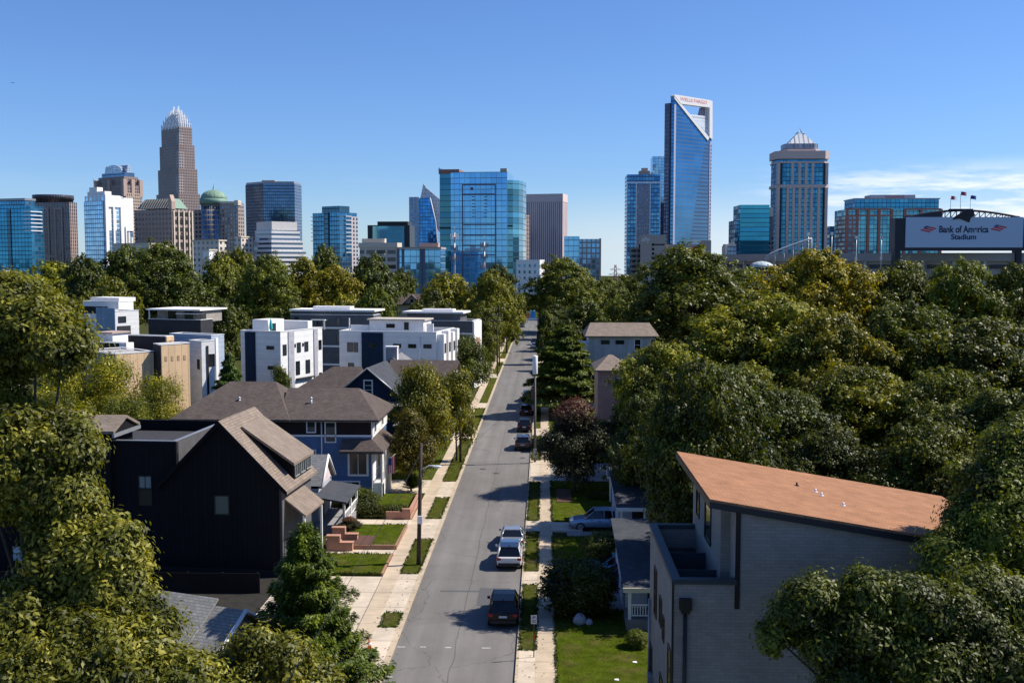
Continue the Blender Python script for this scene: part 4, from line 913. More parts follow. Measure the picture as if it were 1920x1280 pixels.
part(MB().box(-l, 0, 0, m, 0, h), 'body', F_('glass_powder', (.3, .45, .6), (.26, .52, .76), 4, 4, .9, .85, jit=.15), r); part(MB().box(-l - 2.5, -l, 2, 20, 0, h - 22), 'white_side', WSTUC, r)
r, l, m, h = frame('office_block', 'dark blue slab in the gap before the split-top tower', 'building', 1238, 1262, None, 380, 1250, 0, 20); part(MB().box(-l, 0, 0, m, 0, h), 'body', BLUE3, r); part(MB().box(-l * .6, -l * .2, 4, 12, h, h + 4), 'roof_plant', GREYM, r)
# split-top tower
D = 1200
A_ = math.radians(-42); P1 = PY(1334, 257, D)
r = thing('skyscraper', 'tall blue glass skyscraper with a white slanted open top', 'skyscraper', (P1.x, P1.y, 0), -A_)
def V(px, py, off=0.0):
    k = kx(px, py); X_ = (k * D - P1.x) / (math.cos(A_) + k * math.sin(A_)); return (X_, off, zat(px, py, D - X_ * math.sin(A_)))
G1 = F_('glass_azure', (.07, .15, .27), (.062, .20, .37), 30, 4.1, 1.0, .8, jit=.08, grough=.05, tilt=.004)
m = 5; xl = V(1263, 300)[0]
b0 = V(1263, 180); b1 = V(1334, 261)
part(MB().ext([(xl, 0, 0), (0, 0, 0), (0, 0, b1[2]), (xl, 0, b0[2])], (0, m, 0)), 'body', G1, r)
def poly(mb, pts, y0, dy): mb.ext([(V(*q_)[0], y0, V(*q_)[2]) for q_ in pts], (0, dy, 0))
mb = MB(); poly(mb, [(1262.5, 179), (1264, 186), (1326, 264), (1329, 258)], -1.0, 1.0)
poly(mb, [(1262.5, 179), (1275, 195), (1329, 202), (1329, 188), (1266, 178)], -1.2, 6); poly(mb, [(1329, 188), (1329, 258), (1334.5, 262), (1334.5, 190)], -1.2, 6); part(mb, 'white_frame', WSTUC, r)
mb = MB(); poly(mb, [(1292, 214), (1327, 256), (1329, 256), (1329, 218)], 1.5, 2); part(mb, 'pale_screen', F_('white_louvre', (.74, .76, .80), (.60, .66, .74), 30, 3.4, 1.0, .5, metal=.1, grough=.4), r)
mb = MB(); poly(mb, [(1322, 201), (1318, 217), (1328.9, 217), (1328.9, 202)], 4.9, 3); part(mb, 'opening_jamb', plain('shade_grey', (.30, .28, .36), .7), r)
t0, t1 = V(1274, 186), V(1324, 193.5)
text_mesh('red_lettering', 'WELLS FARGO', t1[0] - t0[0], plain('red_letters', (.72, .25, .24), .5), r, ((t0[0] + t1[0]) / 2, -1.26, (t0[2] + t1[2]) / 2), rot=(math.pi / 2, math.atan2(t0[2] - t1[2], t1[0] - t0[0]), 0), height=3.6, bold=.012)
mb = MB().box(xl - .2, xl + 2.6, -.5, -.01, 0, V(1266, 196)[2]); mb.box(-3.4, .2, -.5, 0, 0, V(1332, 266)[2]); part(mb, 'grey_edges', plain('edge_grey', (.42, .46, .60), .5), r)
part(MB().box(xl - 1.5, xl + 6, m + .01, m + 7, 0, zat(1256, 203, D)), 'dark_rear_wing', F_('wing_glass', (.14, .13, .18), (.10, .12, .18), 3, 4, .6, .6), r)
LV = plain('louvre_shade', (.06, .09, .16), .4)
for k in range(33): part(MB().box(xl * (.62 - .0145 * k), -3.5, -.14, 0, 22 + k * 4.1, 23.5 + k * 4.1), 'louvre', LV, r)
SS = plain('side_shade', (.16, .13, .2), .6)
for k in range(6, int(b1[2] / 4) - 1): part(MB().box(-1.8, -.2, -.62, -.51, 4 * k, 4 * k + 2.4), 'balcony', SS, r)
# brown garage tower
D = 700
r, l, m, h = frame('parking_garage', 'grey-brown parking garage with a tall stair tower and a red banner', 'garage', 1201, 1334, None, 458, D, 0, 30)
part(MB().box(-l, 0, 2, m, 0, h), 'deck', CONC, r)
mb = MB()
for k in range(3):
    for i in range(5): mb.box(-l * .62 + 1 + i * 5.6, -l * .62 + 5.6 + i * 5.6, 1.85, 2, h - 5.2 - k * 5, h - 2 - k * 5)
part(mb, 'deck_openings', F_('deck_gap', (.05, .06, .09), (.18, .28, .40), 6, 3, .8, .6), r)
part(MB().box(-l + .0, -l * .64, 0, 12, 0, zat(1225, 440, D)), 'stair_tower', CONC, r); mb = MB()
for k in range(9): mb.box(-l * .84, -l * .84 + 1.6, -.12, 0, h - 1 - k * 2.9, h + .6 - k * 2.9)
mb.box(-l * .80, -l * .66, -.14, 0, h - .6, h + .2); part(mb, 'slot_windows', DARK, r)
text_mesh('white_lettering', 'ally', 5.2, WSTUC, r, (-l * .93, -.1, h + 3.2))
part(MB().box(-l - 5, -l, 4, 20, 0, zat(1195, 464, D)), 'side_bay', F_('garage_side', (.22, .19, .17), (.02, .02, .03), 8, 3.4, .9, .5, metal=0, grough=.8), r)
part(MB().box(-l * .30, -l * .16, 1.4, 1.8, h - 12, h - 1.5), 'red_banner', F_('banner', (.55, .13, .10), (.28, .10, .14), 4, 5, .35, .4, metal=0, grough=.7), r)
part(MB().box(-l * .14, 0, 1, 12, 0, h + 2.5), 'corner_block', CONC, r)
# small dark and teal blocks
r, l, m, h = frame('office_block', 'small dark blue block with a pale edge left of the teal one', 'building', 1361, 1381, None, 462, 900, 0, 15); part(MB().box(-l, 0, 0, m, 0, h), 'body', BLUE3, r); part(MB().box(-l - .8, -l + 1.2, -.4, m, 0, h + .5), 'pale_edge', CREAMW, r); part(MB().box(-l * .4, -l * .2, 3, 6, h, h + 6), 'chimney', GREYM, r); part(MB().box(-l, 0, 2, m, h, h + 2), 'parapet', CREAMW, r)
D = 950
r, l, m, h = frame('office_block', 'plain teal glass block left of the pyramid-topped tower', 'building', 1388, 1443, None, 384, D, 0, 34)
part(MB().box(-l, 0, 0, m, 0, h), 'body', F_('glass_petrol', (.02, .10, .15), (.03, .26, .40), 30, 4, 1.0, .86, jit=.1), r); part(MB().box(-l - 4, -l, 2, m, 0, zat(1384, 413, D)), 'left_step', BLUE1, r)
part(MB().box(0, 5, 6, m, 0, h - 10), 'dark_side', F_('slate_glass', (.1, .11, .14), (.05, .07, .1), 3, 4, .7, .6), r); part(MB().box(1, 5, 8, 18, h - 10, h - 2), 'roof_plant', CREAMW, r)
# pyramid tower
D = 1000; c = PY(1506, 283, D); h = c.z; s = D / F
r = thing('skyscraper', 'tan and blue tower topped with a white glass pyramid', 'skyscraper', (c.x, c.y, 0))
w = 23.6; ch = 5; z = lambda py: zat(1506, py, D)
oc = lambda w, y0, y1, ch: [(-w, y0 + ch), (-w + ch, y0), (w - ch, y0), (w, y0 + ch), (w, y1), (-w, y1)]
part(MB().prism(oc(w, 0, 26, ch), 0, h - 8), 'body', F_('glass_ink', (.03, .10, .16), (.04, .22, .36), 3, 4, .88, .82, jit=.2), r)
PST = plain('pink_stone', (.56, .44, .40), .7, var=.08)
mb = MB()
for px in (1462, 1479, 1490, 1501, 1512, 1523, 1536, 1550):
    x = (px - 1506) * s; mb.box(x - 1.25, x + 1.25, -.8, .0 if abs(x) < 18 else 4.8, 0, z(352))
for px in (1462, 1487, 1500, 1512, 1524, 1550):
    x = (px - 1506) * s; mb.box(x - 1.2, x + 1.2, -.8, .0 if abs(x) < 18 else 4.8, z(346), z(306))
part(mb, 'stone_piers', PST, r)
mb = MB()
for py0, py1, e in ((352, 346.5, 1.4), (306, 303, .9), (298, 283, 1.5)): mb.prism(oc(w + e, -e, 26 + e, ch), z(py0), z(py1))
mb.prism(oc(w - 6, 4, 24, 5), z(283), z(279)); part(mb, 'stone_cornices', PST, r)
part(MB().prism(oc(w - 8, 5, 23, 4), z(279), z(268)), 'setback_storey', F_('setback_grey', (.25, .25, .29), (.16, .19, .24), 3, 6, .6, .8), r)
ap = (0, 14, z(241)); b_ = [(-12.5, 5.5, z(268)), (12.5, 5.5, z(268)), (12.5, 22.5, z(268)), (-12.5, 22.5, z(268))]; mb = MB()
tp = [tuple(Vector(q_) .lerp(Vector(ap), .72)) for q_ in b_]
for k in range(4): mb.face([b_[k], b_[(k + 1) % 4], tp[(k + 1) % 4], tp[k]])
mb.face(tp); part(mb, 'pyramid', F_('pyramid_stripes', (.80, .78, .76), (.45, .47, .5), 4.2, 60, .3, 1.0, metal=.2, grough=.3), r)
mb = MB(); [mb.tube([tp[k], ap], [.5, .3], 4) for k in range(4)]; mb.tube([ap, (0, 14, ap[2] + 3)], .2, 4); part(mb, 'finial', GREYM, r)
# brick and glass office behind the stadium
D = 1000
r, l, m, h = frame('office_building', 'red-brick and teal glass office block behind the scoreboard', 'building', 1606, 1764, None, 386, D, 0, 40)
z = lambda py: zat(1690, py, D); X = lambda px: (px - 1764) * .5
RB = plain('red_brick_frame', (.33, .145, .11), .8)
part(MB().box(X(1592), X(1768), 2, m, 0, z(392)), 'body', F_('glass_marine', (.05, .14, .2), (.07, .27, .38), 4, 4, .9, .85, jit=.2), r)
part(MB().box(-l, 0, 5, m, z(392), z(373)), 'upper_glass', TEAL, r); part(MB().box(-l - 1, .8, 4, m, z(373), z(371)), 'roof_edge', GREYM, r)
part(MB().box(X(1642), X(1724), 10, 30, z(371), z(364)), 'roof_plant', plain('plant_screen', (.42, .42, .46), .6), r)
text_mesh('red_lettering', 'Honeywell', 17, plain('red_letters_dim', (.45, .05, .08), .6), r, (X(1686), 9.9, z(367.6)))
mb = MB()
for px in (1594, 1613, 1633, 1653, 1676, 1700, 1729, 1766): mb.box(X(px) - 1.2, X(px) + 1.2, .6, 2, 0, z(392))
for py in (392, 404): mb.box(X(1594), X(1674), .8, 2, z(py) - .7, z(py) + .7); mb.box(X(1702), X(1766), .8, 2, z(py) - .7, z(py) + .7)
part(mb, 'brick_frame', RB, r); part(MB().box(X(1590), X(1612), 1, 30, 0, z(405)), 'brick_wing', F_('brick_wing_windows', (.26, .15, .14), (.06, .13, .2), 4, 4, .7, .6), r)
r, l, m, h = frame('office_block', 'low dark glass block between the pyramid tower and the brick office', 'building', 1556, 1600, None, 427, 1100, 0, 20); part(MB().box(-l, 0, 0, m, 0, h), 'body', F_('glass_band_dark', (.18, .25, .33), (.06, .16, .24), 30, 5, 1.0, .6), r); part(MB().box(-l - .5, .5, -.5, m, h, h + 1.5), 'roof_edge', BLUE1, r)

# --- stadium
CX, CY, RS = 300.0, 815.0, 165.0
r = thing('stadium', 'grey concrete stadium bowl with pale piers and arches behind the right grove', 'stadium', (CX, CY, 0))
zt = zat(1700, 474, 650); mb = MB(); n = 96
def ring(mb, R0, R1, z0, z1, a0=0, a1=2 * math.pi, n=96):
    for k in range(n):
        t0 = a0 + (a1 - a0) * k / n; t1 = a0 + (a1 - a0) * (k + 1) / n
        p = lambda R, t, zz: (R * math.cos(t), R * math.sin(t), zz)
        mb.face([p(R1, t0, z0), p(R1, t1, z0), p(R1, t1, z1), p(R1, t0, z1)]); mb.face([p(R1, t0, z1), p(R1, t1, z1), p(R0, t1, z1), p(R0, t0, z1)])
        mb.face([p(R0, t1, z0), p(R0, t0, z0), p(R0, t0, z1), p(R0, t1, z1)])
ring(mb, RS - 12, RS, 0, zt - 5); part(mb, 'outer_wall', CONC, r)
mb = MB(); ring(mb, RS - 10, RS + 2.5, zt - 5, zt, n=96); part(mb, 'rim', plain('rim_concrete', (.34, .315, .30), .8), r)
PCON = plain('pale_concrete', (.48, .46, .44), .8); ADRK = plain('arch_dark', (.03, .03, .04), .8); SDRK = plain('slot_dark', (.07, .07, .075), .8)
for k in range(60):
    t = 2 * math.pi * k / 60; t2 = 2 * math.pi * (k + .5) / 60
    if math.sin(t) > .25: continue
    part(MB().box(RS, RS + 1.6, -.9, .9, 0, zt - 5).rot(Matrix.Rotation(t, 4, 'Z')), 'pier', PCON, r)
    R_ = RS + .3; w = 6.6; arc = [(-w, 0), (w, 0)] + [(w * math.cos(q_), 9 + 5.5 * math.sin(q_)) for q_ in [math.pi * i / 8 for i in range(9)]]
    part(MB().ext([(R_, x, zz) for x, zz in arc], (-.25, 0, 0)).rot(Matrix.Rotation(t2, 4, 'Z')), 'arch', ADRK, r)
    part(MB().box(R_, R_ + .3, -6.5, 6.5, zt - 9.5, zt - 7).rot(Matrix.Rotation(t2, 4, 'Z')), 'deck_slot', SDRK, r)
mb = MB()
rp = [PY(1436 + 86 * k / 10, 481 - 34 * (k / 10) ** .8, 652) - Vector((CX, CY, 0)) for k in range(11)]
mb.tube(rp, .55, 6); mb.tube([q_ - Vector((0, 0, 1.8)) for q_ in rp], .3, 5)
for q_ in rp[::2]: mb.tube([q_, (q_.x, q_.y, min(q_.z - 2, zt - 6))], .3, 5)
part(mb, 'white_ramp', plain('ramp_steel', (.50, .52, .56), .5), r)
D = 645; P0 = PY(1803, 468, D); z = lambda py: zat(1803, py, D); X = lambda px: (px - 1803) * D / F
sb = thing('scoreboard', 'huge dark-framed scoreboard with a pale screen and dark lettering on the stadium rim', 'scoreboard', (P0.x, P0.y, 0))
NAVY = plain('navy_frame', (.012, .018, .035), .5, var=.05)
mb = MB().box(X(1681), X(1925), .6, 9, z(470), z(409)).box(X(1683), X(1693), 1.5, 8, 0, z(470)).box(X(1905), X(1915), 1.5, 8, 0, z(470)); part(mb, 'frame', NAVY, sb)
part(MB().box(X(1700), X(1914), 0, .6, z(464), z(407)), 'screen', plain('pale_screen_panel', (.42, .53, .68), .5, var=.03), sb)
TXT = plain('navy_letters', (.02, .035, .09), .5)
text_mesh('lettering', 'Bank of America', X(1850) - X(1760), TXT, sb, (X(1805.5), -.05, z(430.5)), height=4.2, bold=.03); text_mesh('lettering', 'Stadium', X(1829) - X(1783), TXT, sb, (X(1806), -.05, z(444.5)), height=3.3, bold=.03)
RED = plain('emblem_red', (.55, .04, .06), .5, var=.03); BLU = plain('emblem_blue', (.06, .11, .25), .5, var=.03)
for cxp, cyp in ((1741, 429.5), (1869, 427.5)):
    e = MB(); cx, cz = X(cxp), z(cyp); sh = lambda u, v: (cx + (u * 1.0 + v * .9) * 2.55, -.12, cz + (v * .75 - u * .36) * 1.75)
    for i in range(3): e.ext([sh(-1 + .55 * (i == 2), -1 + i * .72), sh(1.15, -1 + i * .72), sh(1.15, -.52 + i * .72), sh(-1 + .55 * (i == 2), -.52 + i * .72)], (0, .1, 0), 0)
    e.ext([sh(-1.3, .15), sh(-.5, .15), sh(-.5, .95), sh(-1.3, .95)], (0, .1, 0), 1); part(e, 'flag_emblem', [RED, BLU], sb)
mb = MB(); arc = [(X(1702 + 210 * k / 20), z(407) + (z(391) - z(404)) * math.sin(math.pi * k / 20)) for k in range(21)]
mb.tube([(x, 4, zz) for x, zz in arc], .75, 6)
for x, zz in arc[1:-1]: mb.tube([(x, 4, z(408)), (x, 4, zz)], .3, 5)
for k in range(1, 19): mb.tube([(arc[k][0], 4, z(408)), (arc[k + 1][0], 4, arc[k + 1][1])], .22, 4)
mb.box(X(1782), X(1826), 3.4, 4.6, z(395), z(391)); part(mb, 'arched_truss', NAVY, sb)
mb = MB().ext([(X(x), 1, z(y)) for x, y in ((1702, 407), (1766, 407), (1766, 396), (1736, 399))][::1], (0, 2, 0)); part(mb, 'dark_infill', NAVY, sb)
mb = MB().ext([(X(x), -.5, z(y)) for x, y in ((1784, 412), (1797, 410), (1815, 417), (1817, 409), (1826, 404), (1820, 396), (1808, 393), (1800, 399), (1790, 405))], (0, 1, 0)); part(mb, 'angular_emblem', plain('emblem_black', (.01, .012, .02), .5), sb)
FL = [('red flag on the left flagpole above the scoreboard', 1785, 366, 400, (.55, .05, .08), (.8, .75, .75)), ('striped flag on the tall middle flagpole above the scoreboard', 1803, 358, 392, (.06, .07, .25), (.5, .08, .1)), ('blue flag on the right flagpole above the scoreboard', 1821, 365, 398, (.03, .07, .32), (.03, .07, .3))]
for lab, px, py0, py1, c1, c2 in FL:
    f = thing('flagpole', lab, 'flag', (P0.x + X(px), P0.y + 4, z(py1 + 8))); hh = z(py0) - z(py1 + 8)
    part(MB().tube([(0, 0, 0), (0, 0, hh)], [.16, .1], 6), 'pole', GREYM, f); mb = MB(); W_ = 3.4; nn_ = 6
    for k in range(nn_):
        for j in range(2):
            p = lambda i, v: (.1 + W_ * i / nn_, .35 * math.sin(i * 1.3), hh - .1 - v - .55 * (i / nn_) ** 1.3)
            mb.ext([p(k, j * 1.1 + 1.1), p(k + 1, j * 1.1 + 1.1), p(k + 1, j * 1.1), p(k, j * 1.1)], (0, .05, 0), 0 if (k < 3 and j == 0) or (j == 0 and c1 == c2) or (c1[0] > .3 and k < 3) else 1)
    part(mb, 'flag', [plain('flag_a', c1, .7), plain('flag_b', c2, .7)], f)
for px, py, lab in ((1516, 441, 'white-headed light pole left of the others on the stadium rim'), (1560, 440, 'white-headed light pole beside the dark low glass block'), (1606, 447, 'white-headed light pole before the brick wing'), (1653, 447, 'white-headed light pole nearest the scoreboard')):
    D = 655; p = PY(px, py, D); f = thing('light_pole', lab, 'light pole', (p.x, D, zt - 12), 0, 'light poles on the stadium rim'); hh = p.z - zt + 12
    part(MB().tube([(0, 0, 0), (0, 0, hh)], [.28, .2], 6), 'pole', STEELW, f); part(MB().box(-.7, .7, -.5, .5, hh - .3, hh + 1.6), 'lamp_head', WSTUC, f); part(MB().box(-.6, .6, -.5, .5, hh - 13, hh - 11.5), 'lower_lamp', WSTUC, f)
D = 560; p = PY(1428, 490, D); r = thing('domed_pavilion', 'small white dome above dark glass beside the stadium', 'pavilion', (p.x, D, 0)); z3 = p.z
part(MB().lathe([(5.6, 0), (5.6, z3 - 3.2)], 20), 'glass_drum', BLUE3, r); part(MB().lathe([(6.4, z3 - 3.2), (5.8, z3 - 1.8), (4, z3 - .6), (1.5, z3), (.1, z3 + .1)], 24), 'dome', F_('dome_white', (.42, .47, .48), (.34, .42, .44), 2, 9, .4, 1.0, metal=.1, grough=.5), r)
# --- masts and pylon
for px, py, D, lab in ((852, 436, 420, 'antenna mast with white panels in front of the large blue tower, left one'), (908, 453, 440, 'antenna mast with dark clusters in front of the large blue tower, right one')):
    p = PY(px, py, D); H = p.z; r = thing('antenna_mast', lab, 'antenna', (p.x, D, 0)); part(MB().tube([(0, 0, 0), (0, 0, H)], [.5, .3], 8), 'pole', GREYM, r)
    for q_, zz in enumerate((H - 1.5, H - 6, H - 10)):
        mb = MB(); w = (1.5, 1.2, 1.7)[q_]
        for k in range(6): a = k * math.pi / 3; mb.box(w * math.cos(a) - .18, w * math.cos(a) + .18, w * math.sin(a) - .12, w * math.sin(a) + .12, zz - 1.0, zz + 1.0); mb.tube([(0, 0, zz), (w * math.cos(a), w * math.sin(a), zz)], .07, 4)
        part(mb, 'antenna_cluster', WSTUC if (q_ == 0 and px == 852) else plain('antenna_grey', (.16, .16, .2), .6), r)
    part(MB().tube([(0, 0, H), (0, 0, H + 2.5)], .06, 4), 'rod', GREYM, r)
D = 520; p = PY(1154, 496, D); H = p.z; r = thing('transmission_pylon', 'thin lattice pylon with cross arms between the gridded block and the slim blue tower', 'pylon', (p.x, D, 0)); mb = MB()
for sx, sy in ((1, 1), (1, -1), (-1, 1), (-1, -1)): mb.tube([(sx * 1.6, sy * 1.6, 0), (sx * .35, sy * .35, H)], .12, 4)
for k in range(10):
    f0, f1 = k / 10, (k + 1) / 10; w0 = 1.6 - 1.25 * f0; w1 = 1.6 - 1.25 * f1
    for sy in (1, -1): mb.tube([(-w0, sy * w0, H * f0), (w1, sy * w1, H * f1)], .07, 4); mb.tube([(w0, sy * w0, H * f0), (-w1, sy * w1, H * f1)], .07, 4)
part(mb, 'lattice', plain('rust_steel', (.20, .13, .13), .7), r); mb = MB()
for zz, w in ((H - 2.4, 2.6), (H - 4.8, 3.4)): mb.tube([(-w, 0, zz), (w, 0, zz)], .12, 4); mb.tube([(-w, 0, zz), (0, 0, zz + 1)], .07, 4); mb.tube([(w, 0, zz), (0, 0, zz + 1)], .07, 4)
part(mb, 'cross_arms', plain('rust_steel2', (.2, .13, .13), .7), r)
# bird in the sky
p = PY(24, 156, 130); r = thing('bird', 'tiny dark bird high in the sky at the far left', 'bird', p, .5)
mb = MB(); mb.tube([(0, -.2, 0), (0, -.1, .02), (0, .05, .02), (0, .2, 0)], [.015, .05, .045, .02], 6)
mb.slab([(-.28, .02, .07), (-.1, -.06, .05), (0, -.06, .02), (0, .07, .02), (-.12, .08, .05)], .012); mb.slab([(.28, .02, .07), (.12, .08, .05), (0, .07, .02), (0, -.06, .02), (.1, -.06, .05)], .012); part(mb, 'body', plain('bird_dark', (.03, .03, .035), .8), r)
# ================================================================ houses
BLIND = plain('pale_blind', (.55, .56, .57), .7, var=.03)
def win(root, face, at, u, z, w, h, fm=None, bars=(1, 1), ft=.1, glass=None, proud=.06, sill=False, label=None):
    """window centred at (u, z) on the front face y = at ('f'), right face x = at ('r') or left face x = at ('l')"""
    fm = fm or WHITE
    def B(mb, u0, u1, z0, z1, d0, d1):
        if face == 'f': mb.box(u0, u1, at - d1, at - d0, z0, z1)
        elif face == 'r': mb.box(at + d0, at + d1, u0, u1, z0, z1)
        else: mb.box(at - d1, at - d0, u0, u1, z0, z1)
    mb = MB(); a, b, c, d = u - w / 2, u + w / 2, z - h / 2, z + h / 2
    B(mb, a - ft, a, c - ft, d + ft, .0, proud); B(mb, b, b + ft, c - ft, d + ft, .0, proud); B(mb, a, b, d, d + ft, .0, proud); B(mb, a - (.08 if sill else 0), b + (.08 if sill else 0), c - ft, c, .0, proud + (.06 if sill else 0))
    for i in range(1, bars[0]): x = a + w * i / bars[0]; B(mb, x - .025, x + .025, c, d, .022, proud - .015)
    for i in range(1, bars[1]): zz = c + h * i / bars[1]; B(mb, a, b, zz - .025, zz + .025, .022, proud - .012)
    f = mb.build('window', fm, root)
    if label: f['label'] = label
    g = MB(); B(g, a, b, c, d, .0, .02); g.build('pane', glass or GLASS, f); return f
def hip(mb, x0, x1, y0, y1, ze, zr, r0=None, r1=None, t=.18, m=0):
    """hip roof with its ridge along x from r0 to r1"""
    yc = (y0 + y1) / 2; hw = (y1 - y0) / 2; r0 = x0 + hw if r0 is None else r0; r1 = x1 - hw if r1 is None else r1
    A, B, C, D_ = (x0, y0, ze), (x1, y0, ze), (x1, y1, ze), (x0, y1, ze); R0, R1 = (r0, yc, zr), (r1, yc, zr)
    mb.face([A, B, R1, R0], m); mb.face([B, C, R1], m); mb.face([C, D_, R0, R1], m); mb.face([D_, A, R0], m)
    mb.box(x0, x1, y0, y1, ze - t, ze - .002, m)
def gable(mb, x0, x1, y0, y1, ze, zr, axis='y', t=.2, m=0, m2=None):
    """two sloping slabs; ridge along the axis"""
    if axis == 'y':
        c = (x0 + x1) / 2
        mb.slab([(x0, y0, ze), (c, y0, zr), (c, y1, zr), (x0, y1, ze)][::-1], t, m, m2); mb.slab([(c, y0, zr), (x1, y0, ze), (x1, y1, ze), (c, y1, zr)], t, m, m2)
    else:
        c = (y0 + y1) / 2
        mb.slab([(x0, y0, ze), (x1, y0, ze), (x1, c, zr), (x0, c, zr)], t, m, m2); mb.slab([(x0, c, zr), (x1, c, zr), (x1, y1, ze), (x0, y1, ze)], t, m, m2)
SH_BROWN = shingle('brown_shingles', (.125, .098, .085), (.085, .068, .062))
SH_TAN = shingle('tan_shingles', (.265, .21, .168), (.20, .16, .13))
SH_GREY = shingle('grey_shingles', (.24, .24, .245), (.17, .17, .18))
SH_SLATE = shingle('slate_shingles', (.075, .08, .095), (.055, .06, .07))
SH_ORANGE = shingle('orange_brown_shingles', (.375, .185, .098), (.30, .15, .08), 1.2)
S_BLACK = siding('black_board_siding', (.0095, .0095, .0115), .35, True, depth=.4)
S_BLUE = siding('blue_lap_siding', (.095, .165, .30), .17)
S_NAVY = siding('navy_lap_siding', (.016, .028, .060), .17)
S_WHITE = siding('white_lap_siding', (.76, .755, .74), .2, depth=.12, var=.05)
S_GREY = siding('slate_grey_siding', (.115, .118, .125), .2)
S_DBLUE = siding('dark_blue_panel', (.012, .026, .055), .3, True)
S_BEIGE = siding('beige_panel_siding', (.66, .47, .29), .9, True, depth=.25, var=.06)
S_DGREY = siding('charcoal_siding', (.045, .046, .052), .25)
S_METAL = siding('blue_metal_siding', (.27, .36, .46), .4, True, depth=.3)
S_PALEB = siding('pale_blue_siding', (.42, .50, .60), .17)
S_GREEN = siding('grey_green_siding', (.20, .235, .23), .2)
S_LTGREY = siding('light_grey_panel', (.40, .41, .45), .45, True, depth=.2)
DKBROWN = siding('dark_brown_shakes', (.030, .022, .022), .17)

# --- black house with the flat roofed wing (bottom left)
D = 72.5; p = PY(527, 1000, D); r = thing('black_house', 'large black house with brown gabled roof and flat-roofed wing', 'house', (p.x, D, 0), math.radians(-4))
mb = MB(); gx = -4.25; ap = 10.75; ev = 6.45
mb.prism([(-8.6, 0), (0, 0), (0, 7), (-8.6, 7)], 0, ev); mb.ext([(-8.6, 0, ev), (0, 0, ev), (gx, 0, ap)], (0, 7, 0)); mb.box(-21, -7.45, .02, 10, 0, 8.6); mb.box(-21, -7.45, .02, .25, 8.6, 9.45).box(-21, -7.45, 9.75, 10, 8.6, 9.45).box(-21, -20.75, .25, 9.75, 8.6, 9.45)
part(mb, 'walls', S_BLACK, r)
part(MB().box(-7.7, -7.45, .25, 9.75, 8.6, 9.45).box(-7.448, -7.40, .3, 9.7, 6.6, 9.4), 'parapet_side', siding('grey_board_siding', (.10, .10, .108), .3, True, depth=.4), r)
part(MB().box(-21.03, -7.42, 0.0, .27, 9.45, 9.5).box(-7.72, -7.42, .27, 10, 9.45, 9.5), 'parapet_cap', GREYM, r)
part(MB().box(-20.75, -7.7, .25, 9.75, 8.5, 8.62), 'flat_roof', plain('dark_membrane', (.035, .035, .04), .9), r)
mb = MB(); zr_ = ap + .25; k = (ap - ev) / 4.25
mb.slab([(gx, -.3, zr_), (.55, -.3, zr_ - k * 4.8), (.55, 7.2, zr_ - k * 4.8), (gx, 7.2, zr_)], .2); mb.slab([(-8.9, -.3, zr_ - k * 4.65), (gx, -.3, zr_), (gx, 7.2, zr_), (-8.9, 7.2, zr_ - k * 4.65)], .2)
part(mb, 'roof', SH_TAN, r)
part(MB().ext([(gx, -.36, zr_ + .02), (gx, -.36, zr_ - .3), (.57, -.36, zr_ - k * 4.8 - .32), (.57, -.36, zr_ - k * 4.8)][::-1], (0, .05, 0)).ext([(gx, -.36, zr_ + .02), (-8.9, -.36, zr_ - k * 4.65), (-8.9, -.36, zr_ - k * 4.65 - .32), (gx, -.36, zr_ - .3)][::-1], (0, .05, 0)), 'barge_board', S_BLACK, r)
dm = MB(); dm.slab([(gx + .9, 1.8, zr_ - k * .9 + .25), (.45, 1.8, 7.75), (.45, 6.7, 7.75), (gx + .9, 6.7, zr_ - k * .9 + .25)], .2); part(dm, 'dormer_roof', SH_TAN, r)
part(MB().ext([(gx + 1.6, 2.4, zr_ - k * 1.6), (.25, 2.4, 6.3), (.25, 2.4, 7.7)], (0, 4.1, 0)), 'dormer', S_BLACK, r)
for y in (3.1, 4.5, 5.9): win(r, 'r', .25, y, 7.05, .95, .8, plain('pale_frame', (.35, .38, .36), .5) if y < 4 else bpy.data.materials['pale_frame'], (2, 1), .06)
part(MB().slab([(0, .6, 5.55), (1.6, .6, 4.3), (1.6, 5.2, 4.3), (0, 5.2, 5.55)], .15), 'porch_roof', SH_TAN, r)
part(MB().box(1.35, 1.5, .7, .85, 0, 4.35).box(1.35, 1.5, 5, 5.15, 0, 4.35), 'porch_post', WHITE, r)
DKF = BLACKM
TEALG = winglass('teal_reflection_glass', (.16, .20, .21), .08, .1)  # pale teal colour stands in for a reflection in the upper pane
win(r, 'f', 0.02, -9.75, 6.55, .85, .8, DKF, (2, 1), .07, TEALG); win(r, 'f', 0.02, -9.75, 5.5, .85, 1.1, DKF, (1, 1), .07)
win(r, 'f', 0, -4.2, 5.05, .95, 1.25, DKF, (1, 1), .08, winglass('reflecting_glass', (.07, .09, .09), .05, .3)); pass
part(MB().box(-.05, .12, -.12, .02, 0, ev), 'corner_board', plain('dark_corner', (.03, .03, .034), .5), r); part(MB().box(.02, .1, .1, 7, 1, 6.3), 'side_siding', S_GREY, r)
part(MB().box(-21, .1, -.06, -.001, .0, .55), 'foundation', plain('dark_foundation', (.012, .012, .012), .9), r)
